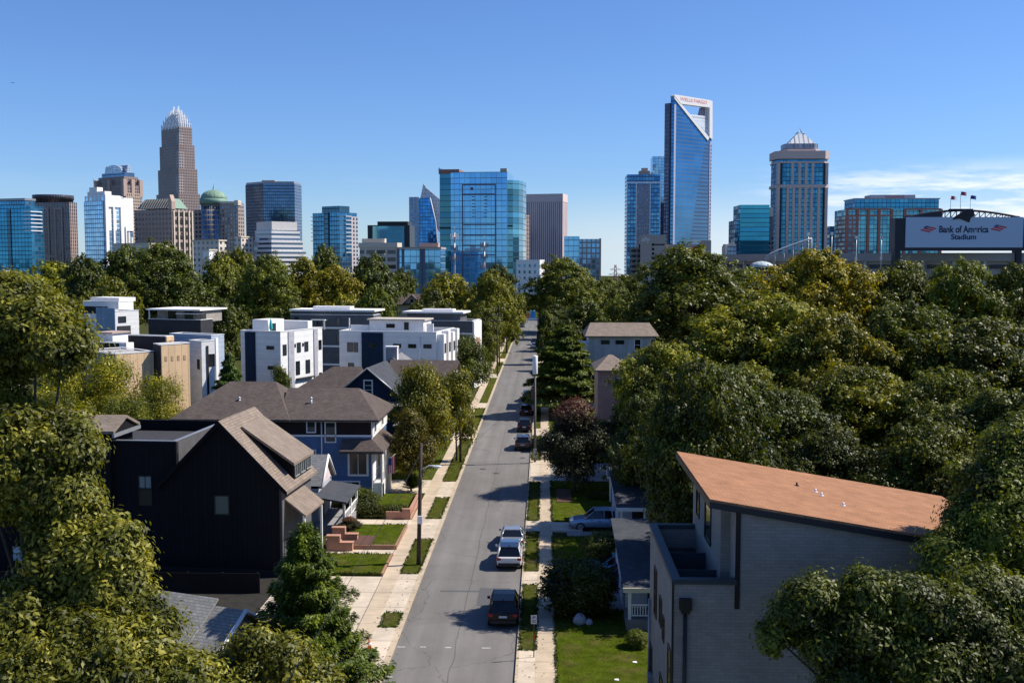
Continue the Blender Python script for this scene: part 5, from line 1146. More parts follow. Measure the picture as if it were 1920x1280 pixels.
# --- porch of the grey-roofed house between the black and the blue one
r = thing('grey_roofed_house', 'small house with slate-grey porch roof and pink gable between black and blue houses', 'house', (-17.4, 84.5, 0))
part(MB().box(-7, -1.0, 1.0, 6.4, 0, 3.7).ext([(-1.05, 1.4, 3.7), (-1.05, 5.9, 3.7), (-1.05, 3.65, 5.5)], (-5.9, 0, 0)), 'walls', S_LTGREY, r)
mb = MB(); gable(mb, -7.4, -.7, 1.0, 6.3, 3.7, 5.85, 'x'); part(mb, 'roof', SH_GREY, r)
part(MB().ext([(-1.02, 1.7, 3.6), (-1.02, 5.7, 3.6), (-1.02, 3.65, 5.3)], (.12, 0, 0)), 'pink_gable', plain('pinkish_siding', (.62, .50, .50), .7), r)
part(MB().tube([(-.68, .95, 3.6), (-.68, 3.65, 5.8), (-.68, 6.35, 3.6)], .12, 4), 'gable_trim', WHITE, r)
part(MB().slab([(-2.0, -.6, 3.35), (1.6, -.6, 2.75), (1.6, 6, 2.75), (-2.0, 6, 3.35)], .14), 'porch_roof', SH_SLATE, r)
part(MB().box(-1.0, 1.4, -.2, 5.8, 0, .8), 'porch_floor', plain('porch_grey', (.25, .25, .26), .8), r)
for y in (-.15, 2.7, 5.6): part(MB().box(1.2, 1.38, y, y + .18, .8, 2.72), 'porch_post', WHITE, r)
mb = MB().box(1.25, 1.33, -.1, 5.6, 1.6, 1.7).box(1.25, 1.33, -.1, 5.6, .95, 1.02)
for k in range(34): mb.box(1.27, 1.31, -.05 + k * .168, .0 + k * .168, 1.02, 1.6)
part(mb, 'railing', WHITE, r); part(MB().box(-1.0, -.92, 2, 3, .8, 2.7), 'door', plain('brown_door', (.12, .05, .03), .5), r)
# brick steps with stepped piers
r = thing('brick_steps', 'orange brick entrance steps with stepped side walls beside the maroon shrub', 'steps', (-14.9, 79.4, 0)); BR = brick('orange_brick', (.46, .19, .10), (.38, .15, .085), (.45, .38, .32))
for k in range(5): part(MB().box(-.4 - k * .32, -.08 - k * .32, .0, 1.6, 0, .18 * (k + 1)), 'step', plain('step_stone', (.4, .33, .27), .8) if k == 0 else bpy.data.materials['step_stone'], r)
part(MB().box(-.5, .45, 1.62, 2.1, 0, .85).box(-1.5, -.5, 1.62, 2.1, 0, 1.35), 'side_wall', BR, r); part(MB().box(-.5, .45, -.5, -.02, 0, .75).box(-1.5, -.5, -.5, -.02, 0, 1.25), 'side_wall', BR, r)
part(MB().box(-.55, .5, 1.57, 2.15, .85, .93).box(-1.55, -.5, 1.57, 2.15, 1.35, 1.43).box(-.55, .5, -.55, .03, .75, .83).box(-1.55, -.5, -.55, .03, 1.25, 1.33), 'wall_cap', BR, r)
o = MB().box(-12.0, -11.3, 88.95, 89.3, 0, 1.05).box(-11.6, -11.3, 89.3, 97.3, 0, .8).box(-13.4, -12.0, 89.0, 89.2, 0, .8).build('brick_retaining_wall', BR); tag(o, 'low orange brick retaining wall along the left pavement', 'wall')
# --- blue house
D = 95.5; p = PY(698, 945, D); r = thing('blue_house', 'large blue two-storey house with brown band and brown hipped roof', 'house', (p.x, D, 0))
part(MB().box(-17.2, 0, 0, 9.5, 1.0, 6.2), 'walls', S_BLUE, r); part(MB().box(-17.2, 0, 0, 9.5, 6.2, 7.72), 'brown_band', DKBROWN, r)
part(MB().box(-17.15, -.02, .03, 9.4, 0, 1.0), 'foundation', BR, r); part(MB().box(.0, .9, .4, 1.3, 0, 1.7), 'brick_pier', BR, r)
part(MB().box(-17.25, .05, -.06, 0, 6.13, 6.3).box(-17.4, .5, -.55, -.45, 7.55, 7.75).box(-.02, .06, -.06, .12, 1.0, 7.6), 'white_trim', WHITE, r)
mb = MB(); hip(mb, -8.6, .75, -.6, 9.6, 7.75, 10.05, r0=-8.6, r1=-1.9); part(mb, 'right_roof', SH_BROWN, r)
mb = MB(); hip(mb, -18.3, -7.3, -.75, 10.4, 7.77, 10.6, r0=-14.3, r1=-9.9); part(mb, 'left_roof', SH_BROWN, r)
for x in (-12.6, -5.9): part(MB().tube([(x, 2.0, 8.6), (x, 2.0, 9.35)], .08, 6).lathe([(.16, 9.35), (.02, 9.5)], 8, (x, 2.0)), 'roof_vent', STEELW, r)
win(r, 'f', 0, -5.5, 7.05, .7, .95, sill=True); win(r, 'f', 0, -3.75, 6.55, .85, 1.75); win(r, 'f', 0, -5.55, 4.35, .75, 1.0, sill=True); win(r, 'f', 0, -15.7, 7.05, .7, .9); win(r, 'f', 0, -12.2, 4.3, .75, 1.0)
part(MB().tube([(-4.55, -.08, 1), (-4.55, -.08, 7.6)], .06, 6), 'downspout', WHITE, r)
win(r, 'f', 0, -2.3, 1.55, 2.2, .85, None, (3, 1), .12)
mb = MB(); mb.slab([(-2.7, -1.25, 5.0), (1.25, -1.25, 5.0), (0, 0, 5.95), (-2.7, 0, 5.95)], .12); mb.slab([(1.25, -1.25, 5.0), (1.25, 6.5, 5.0), (0, 6.5, 5.95), (0, 0, 5.95)], .12); mb.box(-2.7, 1.25, -1.25, 0, 4.78, 4.87); part(mb, 'porch_roof', SH_BROWN, r)
win(r, 'f', -.02, -1.25, 3.7, 1.55, 2.0, None, (2, 1), .18, winglass('porch_glass', (.10, .075, .06), .15, .1))
part(MB().box(.06, .9, .2, 6.2, 1.7, 1.85), 'porch_floor', WHITE, r); mb = MB()
for y in (.25, 2.2, 4.2, 6.0): mb.box(.75, .92, y, y + .17, 1.85, 4.9)
part(mb, 'porch_posts', WHITE, r); mb = MB().box(.8, .86, .3, 6.1, 2.7, 2.8)
for k in range(36): mb.box(.81, .85, .35 + k * .16, .40 + k * .16, 1.85, 2.7)
part(mb, 'porch_railing', WHITE, r)
part(MB().box(.0, .85, .25, .35, .1, 1.7).box(.84, .9, .35, 6.1, .1, 1.7), 'porch_lattice', siding('white_lattice', (.7, .69, .67), .15), r)
part(MB().box(.002, .07, .3, 9, 1.9, 4.9).box(.002, .07, .3, 9.3, 6.0, 7.5), 'white_side', S_WHITE, r); win(r, 'r', .07, 1.6, 6.8, .8, .9); win(r, 'r', .07, 3.4, 3.5, .9, 1.5); win(r, 'r', .07, 6, 6.8, .8, .9)
f = thing('house_flag', 'striped flag hanging from the blue house porch', 'flag', (p.x + 1.3, D - .2, 3.9)); part(MB().tube([(0, 0, 0), (.9, -.2, .75)], .025, 5), 'pole', WHITE, f)
mb = MB()
for k in range(7): mb.ext([(.25 + .085 * k, -.08, .3 - .02 * k + .06 * k), (.25 + .085 * (k + 1), -.08, .36 - .02 * k + .06 * k), (.25 + .085 * (k + 1), -.12, -1.05), (.25 + .085 * k, -.12, -1.05)], (0, .015, 0), k % 2)
mb.box(.24, .55, -.15, -.105, -.3, .35, 2); part(mb, 'flag', [plain('flag_red', (.55, .06, .08), .7), plain('flag_white', (.75, .72, .72), .7), plain('flag_navy', (.03, .05, .2), .7)], f)
# --- navy gabled house
D = 124; p = PY(690, 690, D); r = thing('navy_house', 'navy blue gabled house with grey-brown roofs and one white window', 'house', (p.x, D, 0), math.radians(-5)); zr_ = p.z
part(MB().box(-3.9, 3.9, 0, 12, 0, zr_ - 3.2).ext([(-3.9, 0, zr_ - 3.2), (3.9, 0, zr_ - 3.2), (0, 0, zr_ - .1)], (0, 9, 0)), 'walls', S_NAVY, r)
mb = MB(); gable(mb, -4.5, 4.5, -.4, 9, zr_ - 3.65, zr_ + .1); part(mb, 'front_roof', SH_SLATE, r)
mb = MB(); mb.tube([(-4.5, -.45, zr_ - 3.75), (0, -.45, zr_), (4.5, -.45, zr_ - 3.75)], .13, 4); part(mb, 'gable_trim', GREYM, r)
mb = MB(); hip(mb, -9.5, -2.2, 1.5, 9.5, zr_ - 2.9, zr_ - .4, r0=-5.8, r1=-2.2); part(mb, 'side_roof', SH_BROWN, r); part(MB().box(-9, -3.9, 2, 9, 0, zr_ - 3), 'side_wing', S_NAVY, r)
mb = MB(); gable(mb, .5, 9.2, 5, 14, zr_ - 2.6, zr_ + .15, 'x'); part(mb, 'cross_roof', SH_BROWN, r); part(MB().box(3.9, 8.8, 5.6, 13.4, 0, zr_ - 2.7).ext([(8.7, 5.6, zr_ - 2.7), (8.7, 13.4, zr_ - 2.7), (8.7, 9.5, zr_)], (.1, 0, 0)), 'rear_wing', S_WHITE, r)
win(r, 'f', 0, 0, zr_ - 2.3, .85, 1.6, None, (1, 3), .14)
part(MB().slab([(2.2, -1.6, zr_ - 4.2), (4.6, -1.6, zr_ - 4.2), (4.6, 2.5, zr_ - 3.4), (2.2, 2.5, zr_ - 3.4)], .12).slab([(3.4, -2.2, zr_ - 6.4), (6.4, -2.2, zr_ - 6.4), (6.4, 5, zr_ - 5.9), (3.4, 5, zr_ - 5.9)], .12), 'porch_roof', SH_GREY, r)
part(MB().box(3.9, 4.05, .5, 5, zr_ - 6.0, zr_ - 4.2).box(5.9, 6.1, -2, -1.8, 0, zr_ - 6.5).box(5.9, 6.1, 4.6, 4.8, 0, zr_ - 6.5), 'white_panels', WHITE, r)
# house with stubby chimney behind the navy one
D = 134; p = PY(733, 672, D); r = thing('grey_gabled_house', 'small grey-roofed gabled house with square chimney behind the navy house', 'house', (p.x, D, 0)); zr_ = p.z
part(MB().box(-3.2, 3.6, .5, 8, 0, zr_ - 2.2), 'walls', S_LTGREY, r); mb = MB(); gable(mb, -3.8, 4.2, 0, 8.4, zr_ - 2.6, zr_ + .1); part(mb, 'roof', SH_GREY, r)
ch = part(MB().box(-.7, .7, .4, 1.6, zr_ - 2, zr_ + 1.35), 'chimney', plain('chimney_grey', (.30, .29, .29), .8), r); MB().box(-.8, .8, .3, 1.7, zr_ + 1.35, zr_ + 1.5).box(.702, .74, .42, 1.58, zr_ - 1, zr_ + 1.3).build('chimney_cap', WHITE, ch)
# --- white townhouses
def townhouse(name, label, L, C, R, py, D, a, wall, roofm=None, depth=10, cap=None, group=None, base=0, parapet=.5):
    r, l, m, h = frame(name, label, 'townhouse', L, C, R, py, D, a, depth, group); w = .2
    mb = MB().box(-l, 0, 0, m, 0, h - parapet)
    if parapet > .3: mb.box(-l, 0, 0, w, h - parapet, h).box(-l, 0, m - w, m, h - parapet, h).box(-l, -l + w, w, m - w, h - parapet, h).box(-w, 0, w, m - w, h - parapet, h)
    part(mb, 'walls', wall, r)
    part(MB().box(-l + .21, -.21, .21, m - .21, h - parapet - .05, h - parapet + .03), 'flat_roof', roofm or M_ROOF, r)
    mb = MB(); e = .05
    mb.box(-l - e, e, -e, w + e, h, h + .08).box(-l - e, e, m - w - e, m + e, h, h + .08).box(-l - e, -l + w + e, w + e, m - w - e, h, h + .08).box(-w - e, e, w + e, m - w - e, h, h + .08); part(mb, 'parapet_cap', cap or WHITE, r)
    return r, l, m, h
r, l, m, h = townhouse('white_townhouse', 'narrow white townhouse with a dark blue stripe and roof deck', 451, 525.5, 604, 622, 136, 22, S_WHITE)
part(MB().box(-l + .75, -l + 2.35, -.12, 0, 0, h - .12), 'blue_stripe', S_DBLUE, r); s = D / F
part(MB().box(-l + .8, -l * .48, 1.5, 5, h - .5, h + 1.4).box(-l + .8, -.8, m - 2.2, m - 1.2, h - .4, h + 1.0), 'stair_penthouse', WSTUC, r); part(MB().box(-l * .48 + .003, -l * .48 + .03, 2.2, 3.2, h - .4, h + .9), 'penthouse_door', DARK, r)
for x, z in ((-1.6, h - 2.1), (-1.45, h - 4.7)): win(r, 'f', 0, x, z, 1.1, .4, DKF, (2, 1), .04)
mb = MB().box(.001, .12, m * .17, m * .30, 1, h - .1).box(.001, .12, m * .78, m * .87, 1, h - .1); part(mb, 'grey_reveals', plain('grey_stucco', (.36, .36, .40), .7), r)
for y, z, w_, hh in ((m * .09, h - 2.4, .7, 1.3), (m * .42, h - 2.3, .75, 1.2), (m * .60, h - 2.3, .75, 1.2), (m * .39, h - 5.0, .8, 1.7), (m * .63, h - 5.0, .9, 1.7), (m * .94, h - 2.3, .6, 1.2), (m * .94, h - 6.4, .5, .5), (m * .33, h - 2.0, .25, .35), (m * .52, h - 2.0, .25, .35)): win(r, 'r', 0, y, z, w_, hh, DKF, (1, 2), .05)
part(MB().box(0, .5, m * .34, m * .74, h - 6.5, h - 6.35), 'canopy', DARK, r)
for y in (m * .4, m * .62): part(MB().box(0, .06, y - 1, y + 1, h - 9.4, h - 6.8), 'garage_door', WHITE, r)
u = thing('patio_umbrella', 'closed turquoise patio umbrella on the white townhouse roof deck', 'umbrella', (0, 0, 0)); pz = PY(508, 615, 138.5); u.location = (pz.x, 138.5, h - .5)
part(MB().tube([(0, 0, 0), (0, 0, 2.0)], .03, 6), 'pole', WHITE, u); part(MB().lathe([(.12, .5), (.24, .8), (.2, 1.3), (.12, 1.8), (.02, 2.15)], 10), 'canopy', plain('turquoise', (.02, .38, .42), .6), u)
r, l, m, h = townhouse('white_townhouse', 'long white townhouse with a dark blue panel and slit windows', 636, 818, 852, 623, 150, 10, S_WHITE)
part(MB().box(-l * .765, -l * .545, -.14, 0, 0, h - .15), 'blue_panel', S_DBLUE, r)
for x, w_, z, hh in ((-l * .885, .85, h - 2.3, 1.3), (-l * .825, .5, h - 2.3, 1.3), (-l * .40, 1.1, h - 2.0, .5), (-l * .245, 1.1, h - 2.0, .5), (-l * .09, 1.1, h - 2.0, .5), (-l * .40, 1.1, h - 5.2, .5), (-l * .09, 1.1, h - 5.0, .5), (-l * .88, .8, h - 5.2, 1.2)): win(r, 'f', 0, x, z, w_, hh, DKF, (2 if w_ > 1 else 1, 1), .04)
win(r, 'f', -.14, -l * .65, h - 2.0, .9, .5, DKF, (1, 1), .04, winglass('dim_glass', (.012, .016, .02), .1))
part(MB().tube([(-l * .165, -.06, 2), (-l * .165, -.06, h - .6)], .05, 5), 'downspout', WHITE, r)
part(MB().box(-l * .72, -l * .16, 1.5, 5.5, h - .5, h + 1.55), 'roof_storey', WSTUC, r); part(MB().box(-l * .74, -l * .14, 1.2, 5.8, h + 1.55, h + 1.75), 'roof_slab', plain('tan_slab', (.5, .44, .36), .7), r)
for x, w_, hh in ((-l * .50, 1.2, .5), (-l * .335, .6, 1.0)): win(r, 'f', 1.5, x, h + .75, w_, hh, DKF, (1, 1), .04)
for x in (-.82, -.66): part(MB().box(l * x, l * x + .9, 4, 4.9, h - .45, h + .45), 'roof_unit', GREYM, r)
part(MB().box(-l * .93, -l * .74, 2, 2.2, h - .4, h + .8).box(-l * .14, -1, 2, 2.2, h - .4, h + 1.1).box(-l * .95, -l * .94, 2, 2.1, h - .4, h + 1.8), 'deck_screen', WSTUC, r)
for k in range(4): part(MB().box(0.001, 1.0, m * (.04 + .25 * k), m * (.16 + .25 * k), 3, h - .3 + .35 * (k % 2)), 'projecting_bay', WSTUC, r)
for k in range(4):
    for zz in (h - 2.3, h - 5.4): win(r, 'r', 0.001, m * (.225 + .25 * k), zz, m * .07, 1.5, DKF, (1, 2), .04)
    for zz in (h - 2.3, h - 5.4): win(r, 'r', 1.0, m * (.10 + .25 * k), zz, m * .06, 1.3, DKF, (1, 1), .04)
# --- grey townhouses behind
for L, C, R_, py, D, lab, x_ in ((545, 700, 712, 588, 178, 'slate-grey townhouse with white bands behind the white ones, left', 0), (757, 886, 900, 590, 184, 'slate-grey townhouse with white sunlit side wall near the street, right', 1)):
    r, l, m, h = townhouse('grey_townhouse', lab, L, C, R_, py + (3 if not x_ else 12), D, 9, S_GREY)
    mb = MB()
    for k in range(5): mb.box(-l - .03, .03, -.05, 0, h - 2.35 - 3.1 * k, h - 2.05 - 3.1 * k)
    part(mb, 'white_bands', WHITE, r)
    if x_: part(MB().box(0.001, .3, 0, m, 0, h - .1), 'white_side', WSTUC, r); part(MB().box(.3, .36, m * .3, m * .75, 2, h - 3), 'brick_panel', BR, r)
    part(MB().box(-l + .6, -2.2 if x_ else -.2, .2, 5, h - .5, h + (1.3 if x_ else .6)), 'roof_storey', S_GREY, r); part(MB().box(-l - .2, -1.6 if x_ else .3, -.2, 5.5, h + (1.3 if x_ else .6), h + (1.6 if x_ else .9)), 'roof_slab', WSTUC, r)
    part(MB().box(-l * .75, -l * .3, 1, 3, h + (1.6 if x_ else .9), h + (2.0 if x_ else 1.4)), 'roof_plant', WSTUC, r)
    for x in ((-.42, -.68, -.93) if not x_ else (-.38, -.1, -.8)): win(r, 'f', 0, l * x, h - 1.1 if not x_ else h - 4.0, .7, 1.3, DKF, (1, 1), .05)
    for x in (-.2, -.42): win(r, 'f', 0, l * x, h - 4.0, .7, 1.3, DKF, (1, 2), .05)
    if not x_: part(MB().box(-l * .72, -l * .55, -1.4, 0, h - .9, h - .75).box(-l * .72, -l * .70, -1.4, -1.3, h - 2.4, h - .9).box(-l * .57, -l * .55, -1.4, -1.3, h - 2.4, h - .9), 'white_pergola', WHITE, r)
# --- left group of boxy townhouses
GT = 'boxy townhouses on the left'
r, l, m, h = townhouse('beige_townhouse', 'beige panelled townhouse half hidden by feathery bushes, left one', 160, 217, 288, 663, 128, 42, S_BEIGE, group=GT, parapet=.15); part(MB().box(-l, 0, -.06, 0, 0, h - .08), 'grey_green_side', S_GREEN, r)
r, l, m, h = townhouse('beige_townhouse', 'taller beige panelled townhouse with small louvres near its top', 288, 302, 355, 646, 131, 42, S_BEIGE, group=GT, parapet=.15); part(MB().box(-l, 0, -.06, 0, 0, h - .08), 'dark_side', S_DGREY, r)
for k in range(4): part(MB().box(0, .04, m * (.12 + .22 * k), m * (.2 + .22 * k), h - 2.1, h - 1.5), 'louvre', plain('tan_louvre', (.40, .27, .16), .7) if k == 0 else bpy.data.materials['tan_louvre'], r)
r, l, m, h = townhouse('white_townhouse', 'white townhouse end with the shade on its left side painted pale blue, beside the taller beige one', 355, 378, 402, 640, 136, 42, S_WHITE, group=GT); part(MB().box(-l, 0, -.06, 0, 0, h - .08), 'shade_blue_side', S_PALEB, r)  # pale blue overlay stands in for shade on the white left face
win(r, 'f', -.06, -l * .25, h - 3, .5, 1.2, DKF, (1, 1), .05); part(MB().box(0, .1, m * .35, m * .5, 0, h - .6), 'dark_slot', DARK, r); win(r, 'r', 0, m * .75, h - 2.5, .7, 1.4, DKF)
r, l, m, h = townhouse('pale_townhouse', 'long pale blue townhouse with white parapet right of the charcoal one', 318, 396, 420, 629, 152, 28, S_PALEB, group=GT); part(MB().box(.001, .1, m * .3, m * .5, 0, h - .4), 'white_pier', WSTUC, r)
r, l, m, h = townhouse('dark_townhouse', 'flat charcoal townhouse with a beige sunlit end behind the beige pair', 211, 310, 324, 631, 146, 20, S_DGREY, group=GT); part(MB().box(0.001, .2, 0, m, 0, h + .02), 'beige_end', S_BEIGE, r)
for y in (.35, .65): part(MB().box(.2, .24, m * y - .5, m * y + .5, h - 2.5, h - .6), 'louvre', bpy.data.materials['tan_louvre'], r)
r, l, m, h = townhouse('white_roofed_townhouse', 'townhouse with dark front and bright white parapet between the foliage and the beige houses', 150, 234, 248, 644, 141, 20, S_DGREY, cap=WSTUC, group=GT); part(MB().box(.001, .25, 0, m, 0, h + .1).box(-.9, 0, -.05, 0, 0, h), 'white_corner', WSTUC, r)
part(MB().box(-l * .84, -l * .5, 2, 5, h - .5, h + 1.1), 'roof_storey', WSTUC, r); part(MB().box(-l * .88, -l * .47, 1.7, 5.2, h + 1.1, h + 1.3), 'roof_slab', TANW, r)
r, l, m, h = townhouse('blue_metal_townhouse', 'townhouse with a blue metal-clad tower and white dark-panelled side', 181, 216, 260, 584, 165, 34, S_WHITE, group=GT); part(MB().box(-l, 0, -.1, 0, 0, h + .5), 'metal_cladding', S_METAL, r); part(MB().box(-l * .8, -l * .2, -.14, -.1, h - 3.6, h - 3.0), 'slit_window', GLASS, r)
part(MB().box(.001, .12, .3, m * .62, 0, h - 2.3), 'dark_panel', S_DGREY, r); win(r, 'r', 0, m * .28, h - 1.3, 1.2, .8, DKF); win(r, 'r', .12, m * .28, h - 4.6, 1.0, 1.6, WHITE)
r, l, m, h = townhouse('white_townhouse', 'white roofs of a townhouse half hidden behind the blue metal one', 155, 222, 250, 566, 190, 24, WSTUC, group=GT); part(MB().box(-l * .9, -l * .1, 1, 5, h, h + .7).box(-l * .2, -.3, -2.4, 0, h - 2.2, h - 2.0), 'roof_slab', WSTUC, r); part(MB().box(-l, -l * .3, -.06, 0, h - 2.2, h - .9), 'clerestory', DARK, r)
r, l, m, h = townhouse('balcony_townhouse', 'townhouse with white roof slab over a deep balcony and dark parapet', 278, 376, 399, 600, 182, 16, S_DGREY, group=GT, depth=9)
part(MB().box(-l + .3, -.3, 2.2, 7, h - .4, h + 1.6), 'roof_storey', plain('warm_grey_wall', (.30, .27, .24), .7), r); part(MB().box(-l - .1, .2, -.4, 8, h + 1.6, h + 1.85), 'roof_slab', WSTUC, r)
for x in (-.68, -.36): win(r, 'f', 2.2, l * x, h + .5, 1.6, 1.7, DKF, (2, 1), .05)
part(MB().box(-l + .1, -l + .25, 0, .2, h, h + 1.6), 'post', WHITE, r); part(MB().box(-l * .45, -.6, -.3, 2.4, h + 1.0, h + 1.12), 'white_awning', WSTUC, r); win(r, 'f', 0, -l * .72, h - 2.8, 3.2, 1.4, DKF, (4, 1), .06); win(r, 'f', 0, -l * .25, h - 2.8, 2.6, 1.4, DKF, (3, 1), .06)
# far left pale building seen through leaves, tan roofed building behind the black house
r, l, m, h = townhouse('pale_building', 'pale pinkish building behind the leaves at the left edge', -40, 20, 50, 692, 112, 30, plain('pale_pink_wall', (.70, .62, .58), .7), group=GT); part(MB().box(-l, 0, -.1, 0, h - .1, h + 3), 'dark_storey', S_DGREY, r)
D = 72.7; p = PY(214, 808, D); r = thing('tan_roofed_house', 'black house with a tan shingled gable roof partly hidden by the left edge tree', 'house', (p.x, D, 0), math.radians(-3)); zr_ = p.z
part(MB().box(-13, -.5, .3, 4.0, 0, zr_ - .1), 'walls', S_BLACK, r); mb = MB(); gable(mb, -4.7, .0, -.1, 4.2, zr_, zr_ + .85, 'x', .2); part(mb, 'front_roof', SH_TAN, r); part(MB().ext([(-.25, .1, zr_ - .2), (-.25, 4.0, zr_ - .2), (-.25, 2.05, zr_ + .62)], (.08, 0, 0)), 'gable_end', S_BLACK, r)
mb = MB(); gable(mb, -10.5, -3.6, .6, 4.6, zr_ + .1, zr_ + 1.1, 'x', .2); part(mb, 'rear_roof', SH_TAN, r); part(MB().ext([(-3.5, 1.4, zr_ + .3), (-3.5, 3.8, zr_ + .3), (-3.5, 2.6, zr_ + .95)], (.1, 0, 0)), 'gable_end', WHITE, r); part(MB().box(-.1, .05, -.12, 4.2, zr_ - .45, zr_ - .2), 'fascia', GREYM, r)
q_ = PY(27, 1042, D); win(r, 'f', .3, q_.x - p.x, q_.z, .95, 1.0, DKF, (1, 2), .07, BLIND, label='window with a pale blind')
SH_PALE = shingle('pale_grey_shingles', (.27, .265, .25), (.20, .198, .19))
# --- grey roofed cottage bottom left
D = 50.5; p = PY(468, 1145, D); r = thing('grey_cottage', 'cottage with pale grey shingled roof and a tiny white dormer, bottom left', 'house', (p.x, D, 0), math.radians(-20)); zr_ = p.z + .1
part(MB().box(-10, -1.0, -4.4, 3.6, 0, zr_ - 2.6).ext([(-.75, -4.0, zr_ - 2.6), (-.75, 3.4, zr_ - 2.6), (-.75, -.2, zr_ - .15)], (-.2, 0, 0)), 'walls', S_LTGREY, r)
mb = MB(); mb.slab([(-11, -.2, zr_), (-11, -4.9, zr_ - 3.1), (-.15, -4.9, zr_ - 3.1), (-.15, -.2, zr_)], .16); mb.slab([(-11, -.2, zr_), (-.15, -.2, zr_), (-.15, 4.0, zr_ - 2.8), (-11, 4.0, zr_ - 2.8)], .16)
mb.slab([(-11, .1, zr_ + .28), (-11, -3.5, zr_ - 2.05), (-1.9, -3.5, zr_ - 2.05), (-1.9, .1, zr_ + .28)], .1); part(mb, 'roof', SH_PALE, r)
part(MB().tube([(-.1, -5.0, zr_ - 3.2), (-.1, -.2, zr_ - .05), (-.1, 4.1, zr_ - 2.9)], .13, 4), 'gable_trim', WHITE, r)
dz = zr_ - 1.1; part(MB().box(-4.35, -3.65, -2.35, -1.2, dz - .3, dz + .35), 'dormer', WHITE, r); mb = MB(); gable(mb, -4.6, -3.4, -2.6, -.6, dz + .3, dz + .75, 'y', .08); part(mb, 'dormer_roof', WHITE, r); win(r, 'f', -2.35, -4, dz, .3, .45, WHITE, (1, 1), .06)
r = thing('added_dark_fence', 'added black fence standing in for the shaded strip between the black house and the grey cottage', 'fence', (-40, 68.8, 0)); FD = siding('shade_black_boards', (.014, .012, .011), .15, True, depth=.5)  # added fence, its black boards stand in for the dark strip of shade
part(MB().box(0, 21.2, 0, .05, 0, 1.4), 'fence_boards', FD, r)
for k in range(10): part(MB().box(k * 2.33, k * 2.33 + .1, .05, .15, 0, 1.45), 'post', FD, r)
# --- right side: tan-roofed grey house, pink house
D = 158; p = PY(1104, 630, D); q_ = PY(1228, 630, D); r = thing('grey_house', 'grey panelled house with a tan low-pitched roof right of the cedar', 'house', (p.x, D, 0)); w_ = q_.x - p.x; h = p.z
part(MB().box(0, w_, 0, 9, 0, h), 'walls', S_LTGREY, r); mb = MB(); hip(mb, -.6, w_ + .6, -.6, 9.8, h + .05, h + 1.75, r0=.4, r1=w_ - .4); part(mb, 'roof', SH_TAN, r)
for x in (.25, .47): win(r, 'f', 0, w_ * x, h - .9, 1.2, .5, DKF, (1, 1), .05)
win(r, 'f', 0, w_ * .74, h - 1.3, .85, 1.6, WHITE, (1, 2)); win(r, 'f', 0, w_ * .97, h - 1.2, .6, 1.5, WHITE); win(r, 'f', 0, w_ * .08, h - 6.5, .6, 1.6, WHITE); win(r, 'f', 0, w_ * .3, h - 4, .5, .5, DKF)
part(MB().box(-3.4, 0, 1, 8, 0, h - 1.5), 'side_block', S_WHITE, r); part(MB().box(-3.5, 0, .9, 8.1, h - 1.5, h - 1.3), 'side_roof', WHITE, r)
for k in range(6): part(MB().tube([(w_ * (.1 + .16 * k), 1.2, h + .3), (w_ * (.1 + .16 * k), 1.2, h + .62)], .1, 6), 'roof_vent', DARK, r)
D = 124; p = PY(1121, 694, D); r = thing('pink_house', 'narrow pinkish-brown house with a hipped tan roof below the grey house', 'house', (p.x, D, 0)); h = p.z
part(MB().box(0, 3.4, 0, 8, 0, h), 'walls', siding('pink_siding', (.36, .25, .21), .18), r); mb = MB(); hip(mb, -.4, 3.8, -.5, 8.5, h + .05, h + 1.5, r0=1.5, r1=1.9); part(mb, 'roof', SH_TAN, r); win(r, 'f', 0, 2.4, h - 1.6, .8, 1.3)
r = thing('low_shed', 'low brown-roofed shed between the purple tree and the pink house', 'shed', (4.6, 118, 0)); part(MB().box(0, 4.5, 0, 5, 0, 2.6), 'walls', plain('shed_wall', (.3, .22, .2), .8), r); mb = MB(); gable(mb, -.4, 4.9, -.4, 5.4, 2.6, 4.0, 'x'); part(mb, 'roof', SH_BROWN, r); part(MB().box(1, 3.4, -.05, 0, 0, 2.1), 'door', DARK, r)
# --- right: porch houses in the shade
def porch_house(label, x, D, zt, w, depth, back, wallm, trim, name='porch_house'):
    r = thing(name, label, 'house', (x, D, 0))
    part(MB().box(0, w, 2.2, 2.2 + back, 0, zt + .15), 'walls', wallm, r)
    part(MB().slab([(-.3, -.3, zt), (w + .2, -.3, zt), (w + .2, depth + 1, zt + 1.2), (-.3, depth + 1, zt + 1.2)], .16), 'roof', SH_SLATE, r)
    part(MB().box(-.35, w + .2, -.38, -.3, zt - .26, zt + .02), 'fascia', trim, r); part(MB().box(-.1, w, -.1, 2.2, 0, .75), 'porch_floor', plain('porch_stone', (.22, .21, .2), .8), r)
    for xx in (0, w * .5): part(MB().box(xx, xx + .18, 0, .18, .75, zt - .15), 'porch_post', WHITE, r)
    mb = MB().box(.18, w * 1.0, .04, .12, 1.6, 1.68).box(.18, w, .05, .11, .95, 1.0)
    for k in range(int(w / .16)): mb.box(.22 + k * .16, .27 + k * .16, .06, .1, 1.0, 1.6)
    part(mb, 'railing', WHITE, r); part(MB().box(w * .3, w * .3 + .9, 2.12, 2.2, .75, 2.7), 'door', DARK, r); win(r, 'l', 0, 4.5, 1.9, 1.0, 1.3); return r
porch_house('nearest porch house with cream trim and white railing beside the big bush', 5.05, 62.3, 2.75, 4.5, 11, 9, S_PALEB, plain('cream_trim', (.62, .56, .42), .6))
